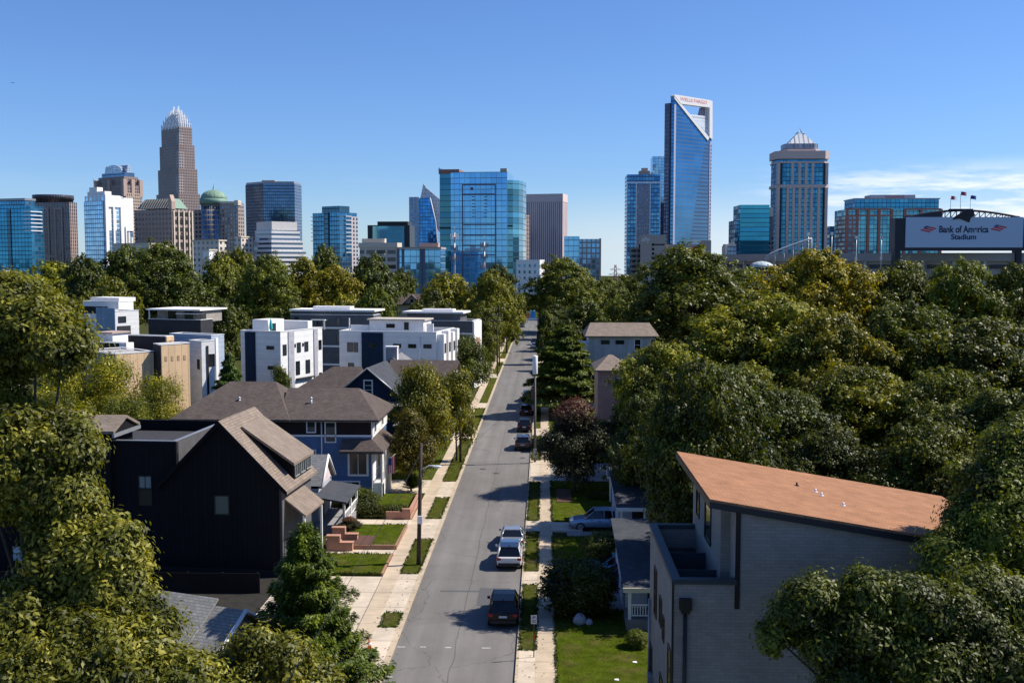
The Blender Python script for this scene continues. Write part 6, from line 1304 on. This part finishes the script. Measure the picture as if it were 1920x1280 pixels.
r = porch_house('middle porch house with pale blue walls behind the parked truck', 5.9, 81, 3.2, 3.6, 9, 8, S_PALEB, WHITE); part(MB().box(2.2, 7, 1.6, 1.7, 0, 3.9).box(2.1, 7.1, 1.5, 1.62, 3.9, 4.05), 'blue_wall', S_PALEB, r)
porch_house('far porch house with slate roof in the shade of the grove', 6.6, 93.0, 3.0, 5.5, 8, 8, S_WHITE, WHITE)
D = 97; p = PY(1139, 872, D); r = thing('porch_canopy', 'small pale gabled canopy on white posts at the edge of the grove', 'canopy', (p.x, D, 0)); h = p.z - .9
part(MB().slab([(-.1, -1.0, h + .1), (1.5, -1.0, h + .1), (1.5, .5, h + .9), (-.1, .5, h + .9)], .12), 'roof', SH_GREY, r); part(MB().tube([(-.05, -1.05, h), (-.05, .5, h + .85)], .07, 4).box(-.12, 1.5, -1.06, -.98, h - .12, h + .05), 'white_fascia', WHITE, r)
for xx in (.15, 1.25): part(MB().box(xx, xx + .16, -.7, -.54, 0, h), 'post', WHITE, r)
# --- big pale brick house with the orange-brown shed roof (bottom right)
r = thing('modern_brick_house', 'tall pale grey brick house with an orange-brown single-slope roof and roof terrace', 'house', (5.4, 43.7, 0))
PB = brick('pale_painted_brick', (.30, .275, .25), (.25, .23, .21), (.20, .185, .17), .40, .14)
zt = 8.78; mb = MB().box(0, 14.5, 0, 9.5, 0, 7.6); mb.box(0, .25, 0, 9.5, 7.6, zt - .15).box(.25, 2.6, 0, .25, 7.6, zt - .15).box(.25, 2.2, 9.25, 9.5, 7.6, zt - .15); part(mb, 'lower_walls', PB, r)
part(MB().box(-.06, .32, -.06, 9.56, zt - .15, zt + .05).box(.32, 2.62, -.06, .32, zt - .15, zt + .05).box(.32, 2.2, 9.2, 9.56, zt - .15, zt + .05), 'terrace_cap', plain('dark_teal_trim', (.035, .05, .06), .5), r)
part(MB().box(.25, 2.2, .25, 9.25, 7.6, 7.64), 'terrace_floor', plain('terrace_deck', (.05, .05, .055), .8), r)
x0 = 2.2; tl, tr = 12.0, 10.15; mb = MB(); X1 = 14.4
zz = lambda x: 12.0 - (x - 1.5) * .166
mb.ext([(2.6, .0, 7.6), (X1, 0, 7.6), (X1, 0, zz(X1)), (2.6, 0, zz(2.6))], (0, 1.6, 0)); mb.ext([(x0, 1.6, 7.6), (X1, 1.6, 7.6), (X1, 1.6, zz(X1)), (x0, 1.6, zz(x0))], (0, 8.4, 0)); part(mb, 'upper_walls', PB, r)
part(MB().box(2.55, 2.75, -.05, 0, 7.6, zz(2.6)), 'corner_trim', BLACKM, r)
mb = MB(); mb.slab([(1.45, 1.3, zz(1.45) + .25), (15.0, 1.3, zz(15) + .25), (15.0, 10.9, zz(15) + .25), (1.45, 10.9, zz(1.45) + .25)], .1, 0)
mb.v = [(v[0], v[1] - (1.5 if v[1] < 5 else 0), v[2]) for v in mb.v]; part(mb, 'roof', SH_ORANGE, r)
part(MB().slab([(1.43, -.23, zz(1.43) + .15), (15.02, -.23, zz(15.02) + .15), (15.02, 10.92, zz(15.02) + .15), (1.43, 10.92, zz(1.43) + .15)], .27), 'roof_fascia', plain('black_fascia', (.022, .024, .028), .45), r)
for x, y in ((6.6, 6.6), (7.25, 5.7), (7.35, 5.0), (7.9, 3.4)): z_ = zz(x) + .25; part(MB().tube([(x, y, z_ - .05), (x, y, z_ + .16)], .045, 6).lathe([(.11, z_ - .01), (.11, z_ + .03)], 8, (x, y)), 'roof_vent', STEELW if x != 6.6 else DARK, r)
mb = MB().box(.55, .62, .3, 9, 8.2, 8.26)
TSC = plain('teal_screen', (.03, .05, .062), .6); part(MB().box(.4, 2.2, 2.5, 2.56, 7.64, 8.5), 'terrace_screen', TSC, r); part(MB().box(.4, 2.2, 5.6, 5.66, 7.64, 8.4), 'terrace_screen', TSC, r)
for y, z_, w_, hh in ((.9, 4.6, .9, 1.9), (4.4, 6.0, .7, 1.2), (3.2, 5.6, .5, 1.0), (6.6, 6.2, .9, 2.2), (8.4, 2.0, .9, 1.8), (3.9, 2.2, .9, 1.8)): win(r, 'l', 0, y, z_, w_, hh, plain('bronze_window', (.05, .035, .025), .5) if 'bronze_window' not in bpy.data.materials else bpy.data.materials['bronze_window'], (1, 2), .07, winglass('brown_glass', (.05, .032, .02), .2, .1) if 'brown_glass' not in bpy.data.materials else bpy.data.materials['brown_glass'])
h_ = part(MB().box(.25, .75, -.32, -.0, 7.6, 8.05).box(.32, .68, -.3, 0, 7.45, 7.6), 'drain_box', BLACKM, r); MB().tube([(.5, -.12, 0), (.5, -.12, 7.5)], .08, 8).build('downspout', BLACKM, h_)
win(r, 'l', 2.2, 5.0, 10.0, 1.6, 1.6, DKF); win(r, 'l', 2.2, 8.2, 10.2, .8, 1.2, DKF); part(MB().box(-.05, .03, -.05, .03, 0, zt), 'corner_trim', BLACKM, r)
part(MB().tube([(-.1, 8.7, 0), (-.1, 8.7, 5.2)], .07, 6), 'side_downspout', GREYM, r); part(MB().box(-.25, 0, 7.6, 8.1, .9, 1.7), 'meter_box', GREYM, r)
# house glimpsed among far trees
D = 280; p = PY(758, 552, D); r = thing('far_house', 'brown-roofed house glimpsed among the trees beyond the grey townhouses', 'house', (p.x, D, 0)); zr_ = p.z
part(MB().box(-4, 4, 1, 9, 0, zr_ - 2.4).ext([(-.2, .9, zr_ - 2.4), (4, .9, zr_ - 2.4), (1.9, .9, zr_ - .3)], (0, 4, 0)), 'walls', CREAMW, r); mb = MB(); gable(mb, -4.4, 4.4, .4, 9.4, zr_ - 2.6, zr_, 'x'); part(mb, 'roof', SH_BROWN, r); mb = MB(); gable(mb, -.6, 4.4, .3, 5, zr_ - 2.5, zr_ - .1, 'y'); part(mb, 'gable_roof', SH_BROWN, r); win(r, 'f', .9, 1.9, zr_ - 1.9, .9, 1.3); part(MB().box(-3.2, -2.5, 6, 6.8, zr_ - 1, zr_ + 1.0), 'chimney', BR, r)
# ================================================================ vehicles
TYRE = plain('tyre_rubber', (.012, .012, .013), .85); RIM = plain('wheel_rim', (.35, .36, .38), .35, .7); TAIL = plain('tail_lamp', (.30, .008, .012), .3, var=.05); HEAD = plain('head_lamp', (.7, .72, .75), .2, var=.03)
PLATE = plain('number_plate', (.55, .60, .66), .5, var=.05); CGLASS = winglass('car_glass', (.012, .016, .022), .04, .4); TRIMB = plain('black_plastic', (.014, .014, .016), .6)
def car(name, label, loc, rz, paint, kind='suv', group=None, w=.92, roof=None):
    """car pointing to +y, rear bumper at y = 0"""
    r = thing(name, label, 'car', loc, rz, group); suv = kind != 'sedan'
    L = 4.6; H = 1.68 if kind == 'suv' else 1.45; belt = 1.02 if suv else .92
    # body: cross sections along the length (y, half width, top z, bottom z)
    if suv: st = [(0, .78, .92, .42), (.06, .86, .98, .34), (.35, .91, 1.02, .26), (1.0, w, belt, .24), (2.4, w, belt, .24), (3.1, .92, 1.0, .24), (3.7, .90, .95, .25), (4.3, .85, .86, .3), (4.56, .74, .70, .38), (4.6, .68, .62, .42)]
    else: st = [(0, .76, .84, .42), (.06, .84, .93, .34), (.6, .90, .95, .25), (1.1, w, belt, .23), (2.4, w, belt, .22), (3.1, .91, .90, .22), (3.8, .88, .82, .24), (4.35, .82, .70, .3), (4.56, .72, .58, .36), (4.6, .66, .52, .4)]
    mb = MB(); n = 10
    for y, hw, zt, zb in st:
        zm = zb + (zt - zb) * .55
        mb.v += [(-hw * .86, y, zb), (-hw * .98, y, zb + .12), (-hw, y, zm), (-hw * .965, y, zt - .05), (-hw * .86, y, zt), (hw * .86, y, zt), (hw * .965, y, zt - .05), (hw, y, zm), (hw * .98, y, zb + .12), (hw * .86, y, zb)]
    for k in range(len(st) - 1):
        for q in range(n): q2 = (q + 1) % n; mb.f.append((k * n + q, k * n + q2, (k + 1) * n + q2, (k + 1) * n + q)); mb.m.append(0); mb.sm.append(q not in (4, 9))
    mb.f += [tuple(reversed(range(n))), tuple(range((len(st) - 1) * n, len(st) * n))]; mb.m += [0, 0]; mb.sm += [False, False]
    mb.f = [tuple(reversed(f)) for f in mb.f]
    part(mb, 'body', paint, r)
    # greenhouse: glass box with painted roof and pillars
    if suv: G_ = [(.12, belt - .04), (.55, H - .07), (2.55, H - .04), (3.35, belt - .04)]
    else: G_ = [(.55, belt - .04), (1.25, H - .05), (2.35, H - .04), (3.25, belt - .06)]
    wb, wt = .84, .64 if suv else .60
    mb = MB(); P = [(-wb, *G_[0]), (wb, *G_[0]), (-wt, *G_[1]), (wt, *G_[1]), (-wt, *G_[2]), (wt, *G_[2]), (-wb, *G_[3]), (wb, *G_[3])]
    for f in ((0, 1, 3, 2), (2, 3, 5, 4), (4, 5, 7, 6), (0, 2, 4, 6), (1, 7, 5, 3)): mb.face([P[k] for k in f])
    part(mb, 'window_glass', CGLASS, r)
    e = .02; y1, z1 = G_[1]; y2, z2 = G_[2]; mb = MB()
    mb.slab([(-wt - e, y1 - .06, z1 + .005), (wt + e, y1 - .06, z1 + .005), (wt + e, (y1 + y2) / 2, z2 + .055), (-wt - e, (y1 + y2) / 2, z2 + .055)], .05); mb.slab([(-wt - e, (y1 + y2) / 2, z2 + .055), (wt + e, (y1 + y2) / 2, z2 + .055), (wt + e, y2 + .02, z2 + .01), (-wt - e, y2 + .02, z2 + .01)], .05)
    part(mb, 'roof', roof or paint, r)
    for s in (-1, 1):
        yb = (G_[0][0] + G_[3][0]) / 2 + .05
        part(MB().tube([(s * (wb + .005), G_[0][0] + .02, G_[0][1]), (s * (wt + .01), y1, z1)], .055, 5), 'window_pillar', paint, r); part(MB().tube([(s * (wb + .005), G_[3][0] - .03, G_[3][1]), (s * (wt + .01), y2, z2)], .045, 5), 'window_pillar', paint, r)
        part(MB().tube([(s * (wb + .004), yb, belt - .02), (s * (wt + .01), yb, H - .05)], .04, 5), 'window_pillar', paint, r)
        if suv: part(MB().tube([(s * (wb + .004), 1.05, belt - .02), (s * (wt + .01), 1.15, H - .05)], .05, 5), 'window_pillar', paint, r)
        m_ = MB(); m_.v = []; m_.box(s * .9, s * 1.08, 2.72, 2.84, belt - .02, belt + .14); part(m_, 'wing_mirror', paint, r)
        tl = MB().box(s * .60, s * .875, -.015, .12, .76 if suv else .70, .94 if suv else .84); part(tl, 'tail_light', TAIL, r)
        hl = MB().box(s * .50, s * .78, 4.42, 4.575, .62 if suv else .54, .76 if suv else .66); part(hl, 'headlight', HEAD, r)
        part(MB().box(s * .925, s * .945, 2.05, 2.25, belt - .2, belt - .16).box(s * .925, s * .945, 1.15, 1.35, belt - .2, belt - .16), 'door_handle', TRIMB, r)
        for yy in (.85, 3.72):
            R = .35 if suv else .325; tw = MB(); ring = [(R - .1, -.1), (R - .01, -.11), (R, -.06), (R, .06), (R - .01, .11), (R - .1, .1)]
            tw.lathe(ring, 20); tw.v = [(s * .84 + v[2] * 1.0, yy + v[0], R + v[1]) for v in tw.v]; wheel = part(tw, 'wheel', TYRE, r)
            rm = MB().lathe([(R - .09, -.12), (R - .1, .0), (R - .09, .12)], 14); rm.v = [(s * .842 + v[2], yy + v[0], R + v[1]) for v in rm.v]; rm.build('rim', RIM, wheel)
    part(MB().box(-.24, .24, -.03, .02, .70 if suv else .62, .82 if suv else .74), 'number_plate', PLATE, r)
    part(MB().box(-.78, .78, -.06, .12, .36, .56), 'rear_bumper', TRIMB if suv else paint, r); part(MB().box(-.66, .66, 4.5, 4.63, .36, .5), 'front_bumper', TRIMB, r)
    if suv: part(MB().box(-.05, .05, .3, .33, H + .01, H + .1), 'aerial', TRIMB, r)
    return r
BLK = carpaint('black_paint', (.006, .0065, .008), .0, .4); WHT = carpaint('white_paint', (.70, .70, .69), 0, .3); SIL = carpaint('silver_paint', (.42, .44, .47), .6, .3); BRN = carpaint('bronze_paint', (.055, .04, .038), .5, .3)
RED = carpaint('maroon_paint', (.05, .008, .014), .3); LBL = carpaint('light_blue_paint', (.30, .42, .58), .4, .3); BLU = carpaint('blue_paint', (.02, .10, .28), .3, .3); DGR = carpaint('dark_grey_paint', (.05, .053, .06), .4); TEA = carpaint('teal_paint', (.10, .28, .36), .3, .4)
GC = 'cars parked along the right kerb'
BLK.node_tree.nodes['Principled BSDF'].inputs['Coat Weight'].default_value = .1; BLK.node_tree.nodes['Principled BSDF'].inputs['Specular IOR Level'].default_value = .3
car('parked_suv', 'black SUV nearest the camera at the right kerb', (-2.42, 62.5, 0), 0, BLK, 'suv', GC)
car('parked_suv', 'white SUV with dark windows behind the silver sedan', (-2.45, 74.6, 0), 0, WHT, 'suv', GC, roof=carpaint('panorama_glass', (.015, .02, .03), .3, .1))
car('parked_car', 'silver sedan parked nose ahead of the white SUV', (-2.42, 79.8, 0), 0, SIL, 'sedan', GC)
car('parked_suv', 'bronze-brown SUV at the foot of the pole with the white canister', (-2.45, 122.6, 0), 0, BRN, 'suv', GC)
car('parked_car', 'black car parked ahead of the bronze SUV', (-2.5, 136, 0), 0, BLK, 'suv', GC)
car('parked_car', 'maroon car parked between the black and the grey one', (-2.5, 151, 0), 0, RED, 'sedan', GC)
car('parked_car', 'grey car parked under the edge of the cedar', (-2.5, 166, 0), 0, DGR, 'suv', GC)
car('parked_car', 'pale blue car parked far down the right kerb', (-2.5, 268, 0), 0, LBL, 'sedan', GC)
car('parked_car', 'dark far car parked beyond the pale blue one', (-2.5, 280, 0), 0, BLK, 'suv', GC)
car('parked_car', 'dark car facing the camera far down at the left kerb', (-7.4, 360, 0), math.pi, DGR, 'sedan')
car('parked_car', 'silver-blue car in the right driveway with its nose to the street', (6.75, 87.0, 0), math.pi / 2, LBL, 'suv')
car('parked_car', 'pale teal car in the shade beside the big round bush', (7.2, 74.0, 0), math.pi / 2, TEA, 'sedan')
car('parked_car', 'bright blue car in the shade nearer than the teal one', (7.4, 71.3, 0), math.pi / 2, BLU, 'sedan')
# ================================================================ street furniture
WOOD = plain('weathered_pole_wood', (.065, .05, .04), .95, var=.3, scale=4)
def pole(label, x, y, H, arm=None, bars=0, r0=.17, wood=None, group='wooden utility poles along the street', lean=0.0):
    r = thing('utility_pole', label, 'utility pole', (x, y, 0), 0, group); part(MB().tube([(0, 0, -.3), (lean * .5, 0, H * .5), (lean, 0, H)], [r0, r0 * .85, r0 * .65], 10), 'shaft', wood or WOOD, r)
    for k in range(bars):
        c = part(MB().box(lean - 1.1, lean + 1.1, -.06, .06, H - .5 - k * 1.1, H - .38 - k * 1.1), 'crossarm', WOOD, r)
        for xx in (-1, -.5, .5, 1): MB().lathe([(.05, H - .38 - k * 1.1), (.06, H - .3 - k * 1.1), (.03, H - .22 - k * 1.1)], 8, (lean + xx, 0)).build('insulator', GREYM, c)
    if arm:
        z, l_ = arm; part(MB().tube([(lean * z / H, 0, z - .25), (lean + l_ * .5, 0, z + .08), (lean + l_, 0, z + .05)], .04, 6), 'lamp_arm', STEELW, r)
        part(MB().lathe([(.05, -.02), (.17, .02), (.15, .12), (.03, .17)], 10).rot(Matrix.Translation((lean + l_, 0, z - .06)) @ Matrix.Diagonal((2.0, 1, 1, 1))), 'lamp_head', STEELW, r)
    return r
r = pole('nearest wooden pole with a white street lamp arm', -9.05, 75.6, 9.0, (7.3, 1.15), 0, lean=.25); part(MB().box(.0, .34, -.34, -.15, 3.2, 3.75), 'meter_box', STEELW, r)
r = pole('wooden pole topped with a white antenna canister at the right kerb', -.95, 115.6, 9.9, None, 0, .145, plain('grey_pole_wood', (.16, .145, .135), .9, var=.2)); part(MB().lathe([(.24, 9.75), (.275, 9.85), (.275, 11.7), (.22, 11.8)], 16), 'antenna_canister', WSTUC, r); part(MB().box(-.45, -.15, -.2, .2, 7.0, 8.2), 'equipment_box', plain('brown_box', (.12, .07, .05), .7), r); part(MB().box(-.2, .2, -.3, -.15, .6, 1.6), 'meter_box', GREYM, r)
pole('wooden pole beside the thin-trunked street tree', -9.1, 115.2, 6.6, None, 0, .15)
pole('dark pole on the left kerb where the driveway crosses, with two crossarms', -8.9, 203, 12.2, None, 2)
pole('thinner pole just beyond the one with crossarms', -9.3, 222, 12.5, None, 1, .15)
pole('distant pole at the left kerb by the far dark car', -9.0, 346, 12.0, None, 1)
pole('distant pole with a lamp arm at the right kerb beyond the cedar', -.6, 268, 8.6, (8.2, 1.6), 0)
# overhead lines
o = MB()
def wire(a, b, sag, n=16):
    a, b = Vector(a), Vector(b); o.tube([a.lerp(b, k / n) - Vector((0, 0, sag * 4 * (k / n) * (1 - k / n))) for k in range(n + 1)], .013, 4)
for dz in (8.7, 6.3, 5.6): wire((-8.85, 75.6, dz), (-8.95, 115.2, min(dz, 6.4)), .5)
wire((-8.6, 20, 8.4), (-8.85, 75.6, 8.3), .7); wire((-8.6, 20, 5.6), (-8.85, 75.6, 5.5), .7)
wire((-8.9, 115.2, 6.4), (-8.9, 203, 11.7), .9); wire((-8.9, 203, 11.7), (-9.3, 222, 12), .2); wire((-9.3, 222, 12), (-9, 346, 11.6), 1.2); wire((-8.85, 75.6, 6.3), (-.95, 115.6, 8.9), .7); wire((-.95, 115.6, 9.4), (-.6, 268, 8.3), 1.5)
tag(o.build('overhead_wires', BLACKM), 'thin black overhead wires strung between the street poles', 'wire')
# signs and small things
p = G(1001, 1231, .13); r = thing('parking_sign', 'white street sign with dark figures on a thin post at the right pavement', 'sign', (p.x, p.y, .1)); part(MB().box(-.03, .03, -.02, .02, 0, 2.35), 'post', plain('dark_post', (.06, .06, .06), .6), r)
s_ = part(MB().box(-.165, .165, -.04, -.022, 1.92, 2.40), 'sign_panel', plain('sign_white', (.62, .63, .66), .5, var=.03), r); text_mesh('lettering', 'P', .16, plain('sign_ink', (.05, .05, .07), .6), r, (0, -.046, 2.27), height=.17, depth=.003)
part(MB().box(-.11, .11, -.046, -.041, 2.08, 2.12).box(-.09, .09, -.046, -.041, 2.00, 2.03), 'sign_lines', bpy.data.materials['sign_ink'], r); part(MB().box(-.05, .05, -.05, -.03, 1.05, 1.3), 'red_tag', plain('red_tag', (.4, .05, .03), .6), r)
p = G(1087, 1172); r = thing('garden_boulder', 'rounded grey boulder with a smaller stone beside the big round bush', 'boulder', (p.x, p.y, .1)); rs = plain('boulder_stone', (.36, .36, .40), .9, var=.25, scale=3)
def rock(name, R, c, seed, parent):
    q = random.Random(seed); mb = MB(); mb.lathe([(R * .75, 0), (R, R * .35), (R * .95, R * .8), (R * .7, R * 1.25), (R * .3, R * 1.5), (.01, R * 1.55)], 9, c); mb.v = [(v[0] + q.uniform(-.12, .12) * R, v[1] + q.uniform(-.12, .12) * R, v[2] + q.uniform(-.08, .08) * R) for v in mb.v]; part(mb, name, rs, parent)
rock('large_stone', .42, (0, 0), 1, r); rock('small_stone', .24, (.55, -.1), 2, r)
p = G(693, 1222); r = thing('traffic_cone', 'orange traffic cone by the driveway next to the green conifer', 'cone', (p.x, p.y, .12)); part(MB().box(-.2, .2, -.2, .2, 0, .04), 'base', TRIMB, r); part(MB().lathe([(.15, .04), (.03, .7)], 12), 'cone', plain('cone_orange', (.75, .16, .03), .5), r); part(MB().lathe([(.118, .3), (.09, .45)], 12), 'white_band', WHITE, r)
r = thing('portable_toilet', 'small blue portable toilet at the far end of the street', 'toilet', (-4.2, 402.5, 0)); part(MB().box(-.9, .9, 0, 1.8, 0, 3.2), 'cabin', plain('toilet_blue', (.02, .30, .62), .5), r); part(MB().box(-1, 1, -.1, 1.9, 3.2, 3.5), 'roof', plain('toilet_roof', (.3, .5, .7), .5), r); part(MB().box(-.5, .5, -.05, 0, .2, 2.8), 'door', plain('toilet_door', (.02, .22, .5), .5), r)
r = thing('orange_fence', 'orange construction fence across the far end of the street', 'fence', (-7.6, 404.6, 0)); mb = MB()
for k in range(9): mb.box(-3 + k * .85, -2.3 + k * .85, -.04, .04, .6, 2.2 + .35 * math.sin(k * 1.7))
part(mb, 'mesh_panel', plain('fence_orange', (.75, .17, .06), .7), r); mb = MB(); [mb.box(-3.1 + k * 1.7, -3.0 + k * 1.7, -.06, .06, 0, 2.4) for k in range(5)]; part(mb, 'post', GREYM, r)
r = thing('road_barrier', 'low white road barrier in front of the orange fence', 'barrier', (-4.6, 396.3, 0)); part(MB().ext([(-3.2, 0, 0), (-3.2, .6, 0), (-3.2, .42, .9), (-3.2, .18, .9)], (7.4, 0, 0)), 'barrier_body', STEELW, r); part(MB().box(-3.2, 4.2, -.02, .12, .35, .5), 'dark_stripe', DARK, r)
for px, py, lab in ((1190, 1241, 'tiny white scrap on the lawn nearer the brick house'), (1156, 1274, 'tiny pale scrap on the lawn at the bottom edge')):
    p = G(px, py, .13); t_ = MB().slab([(-.12, -.08, .05), (.13, -.1, .03), (.1, .09, .06), (-.1, .1, .04)], .03).build('litter', WSTUC, None, (p.x, p.y, .12)); tag(t_, lab, 'litter')
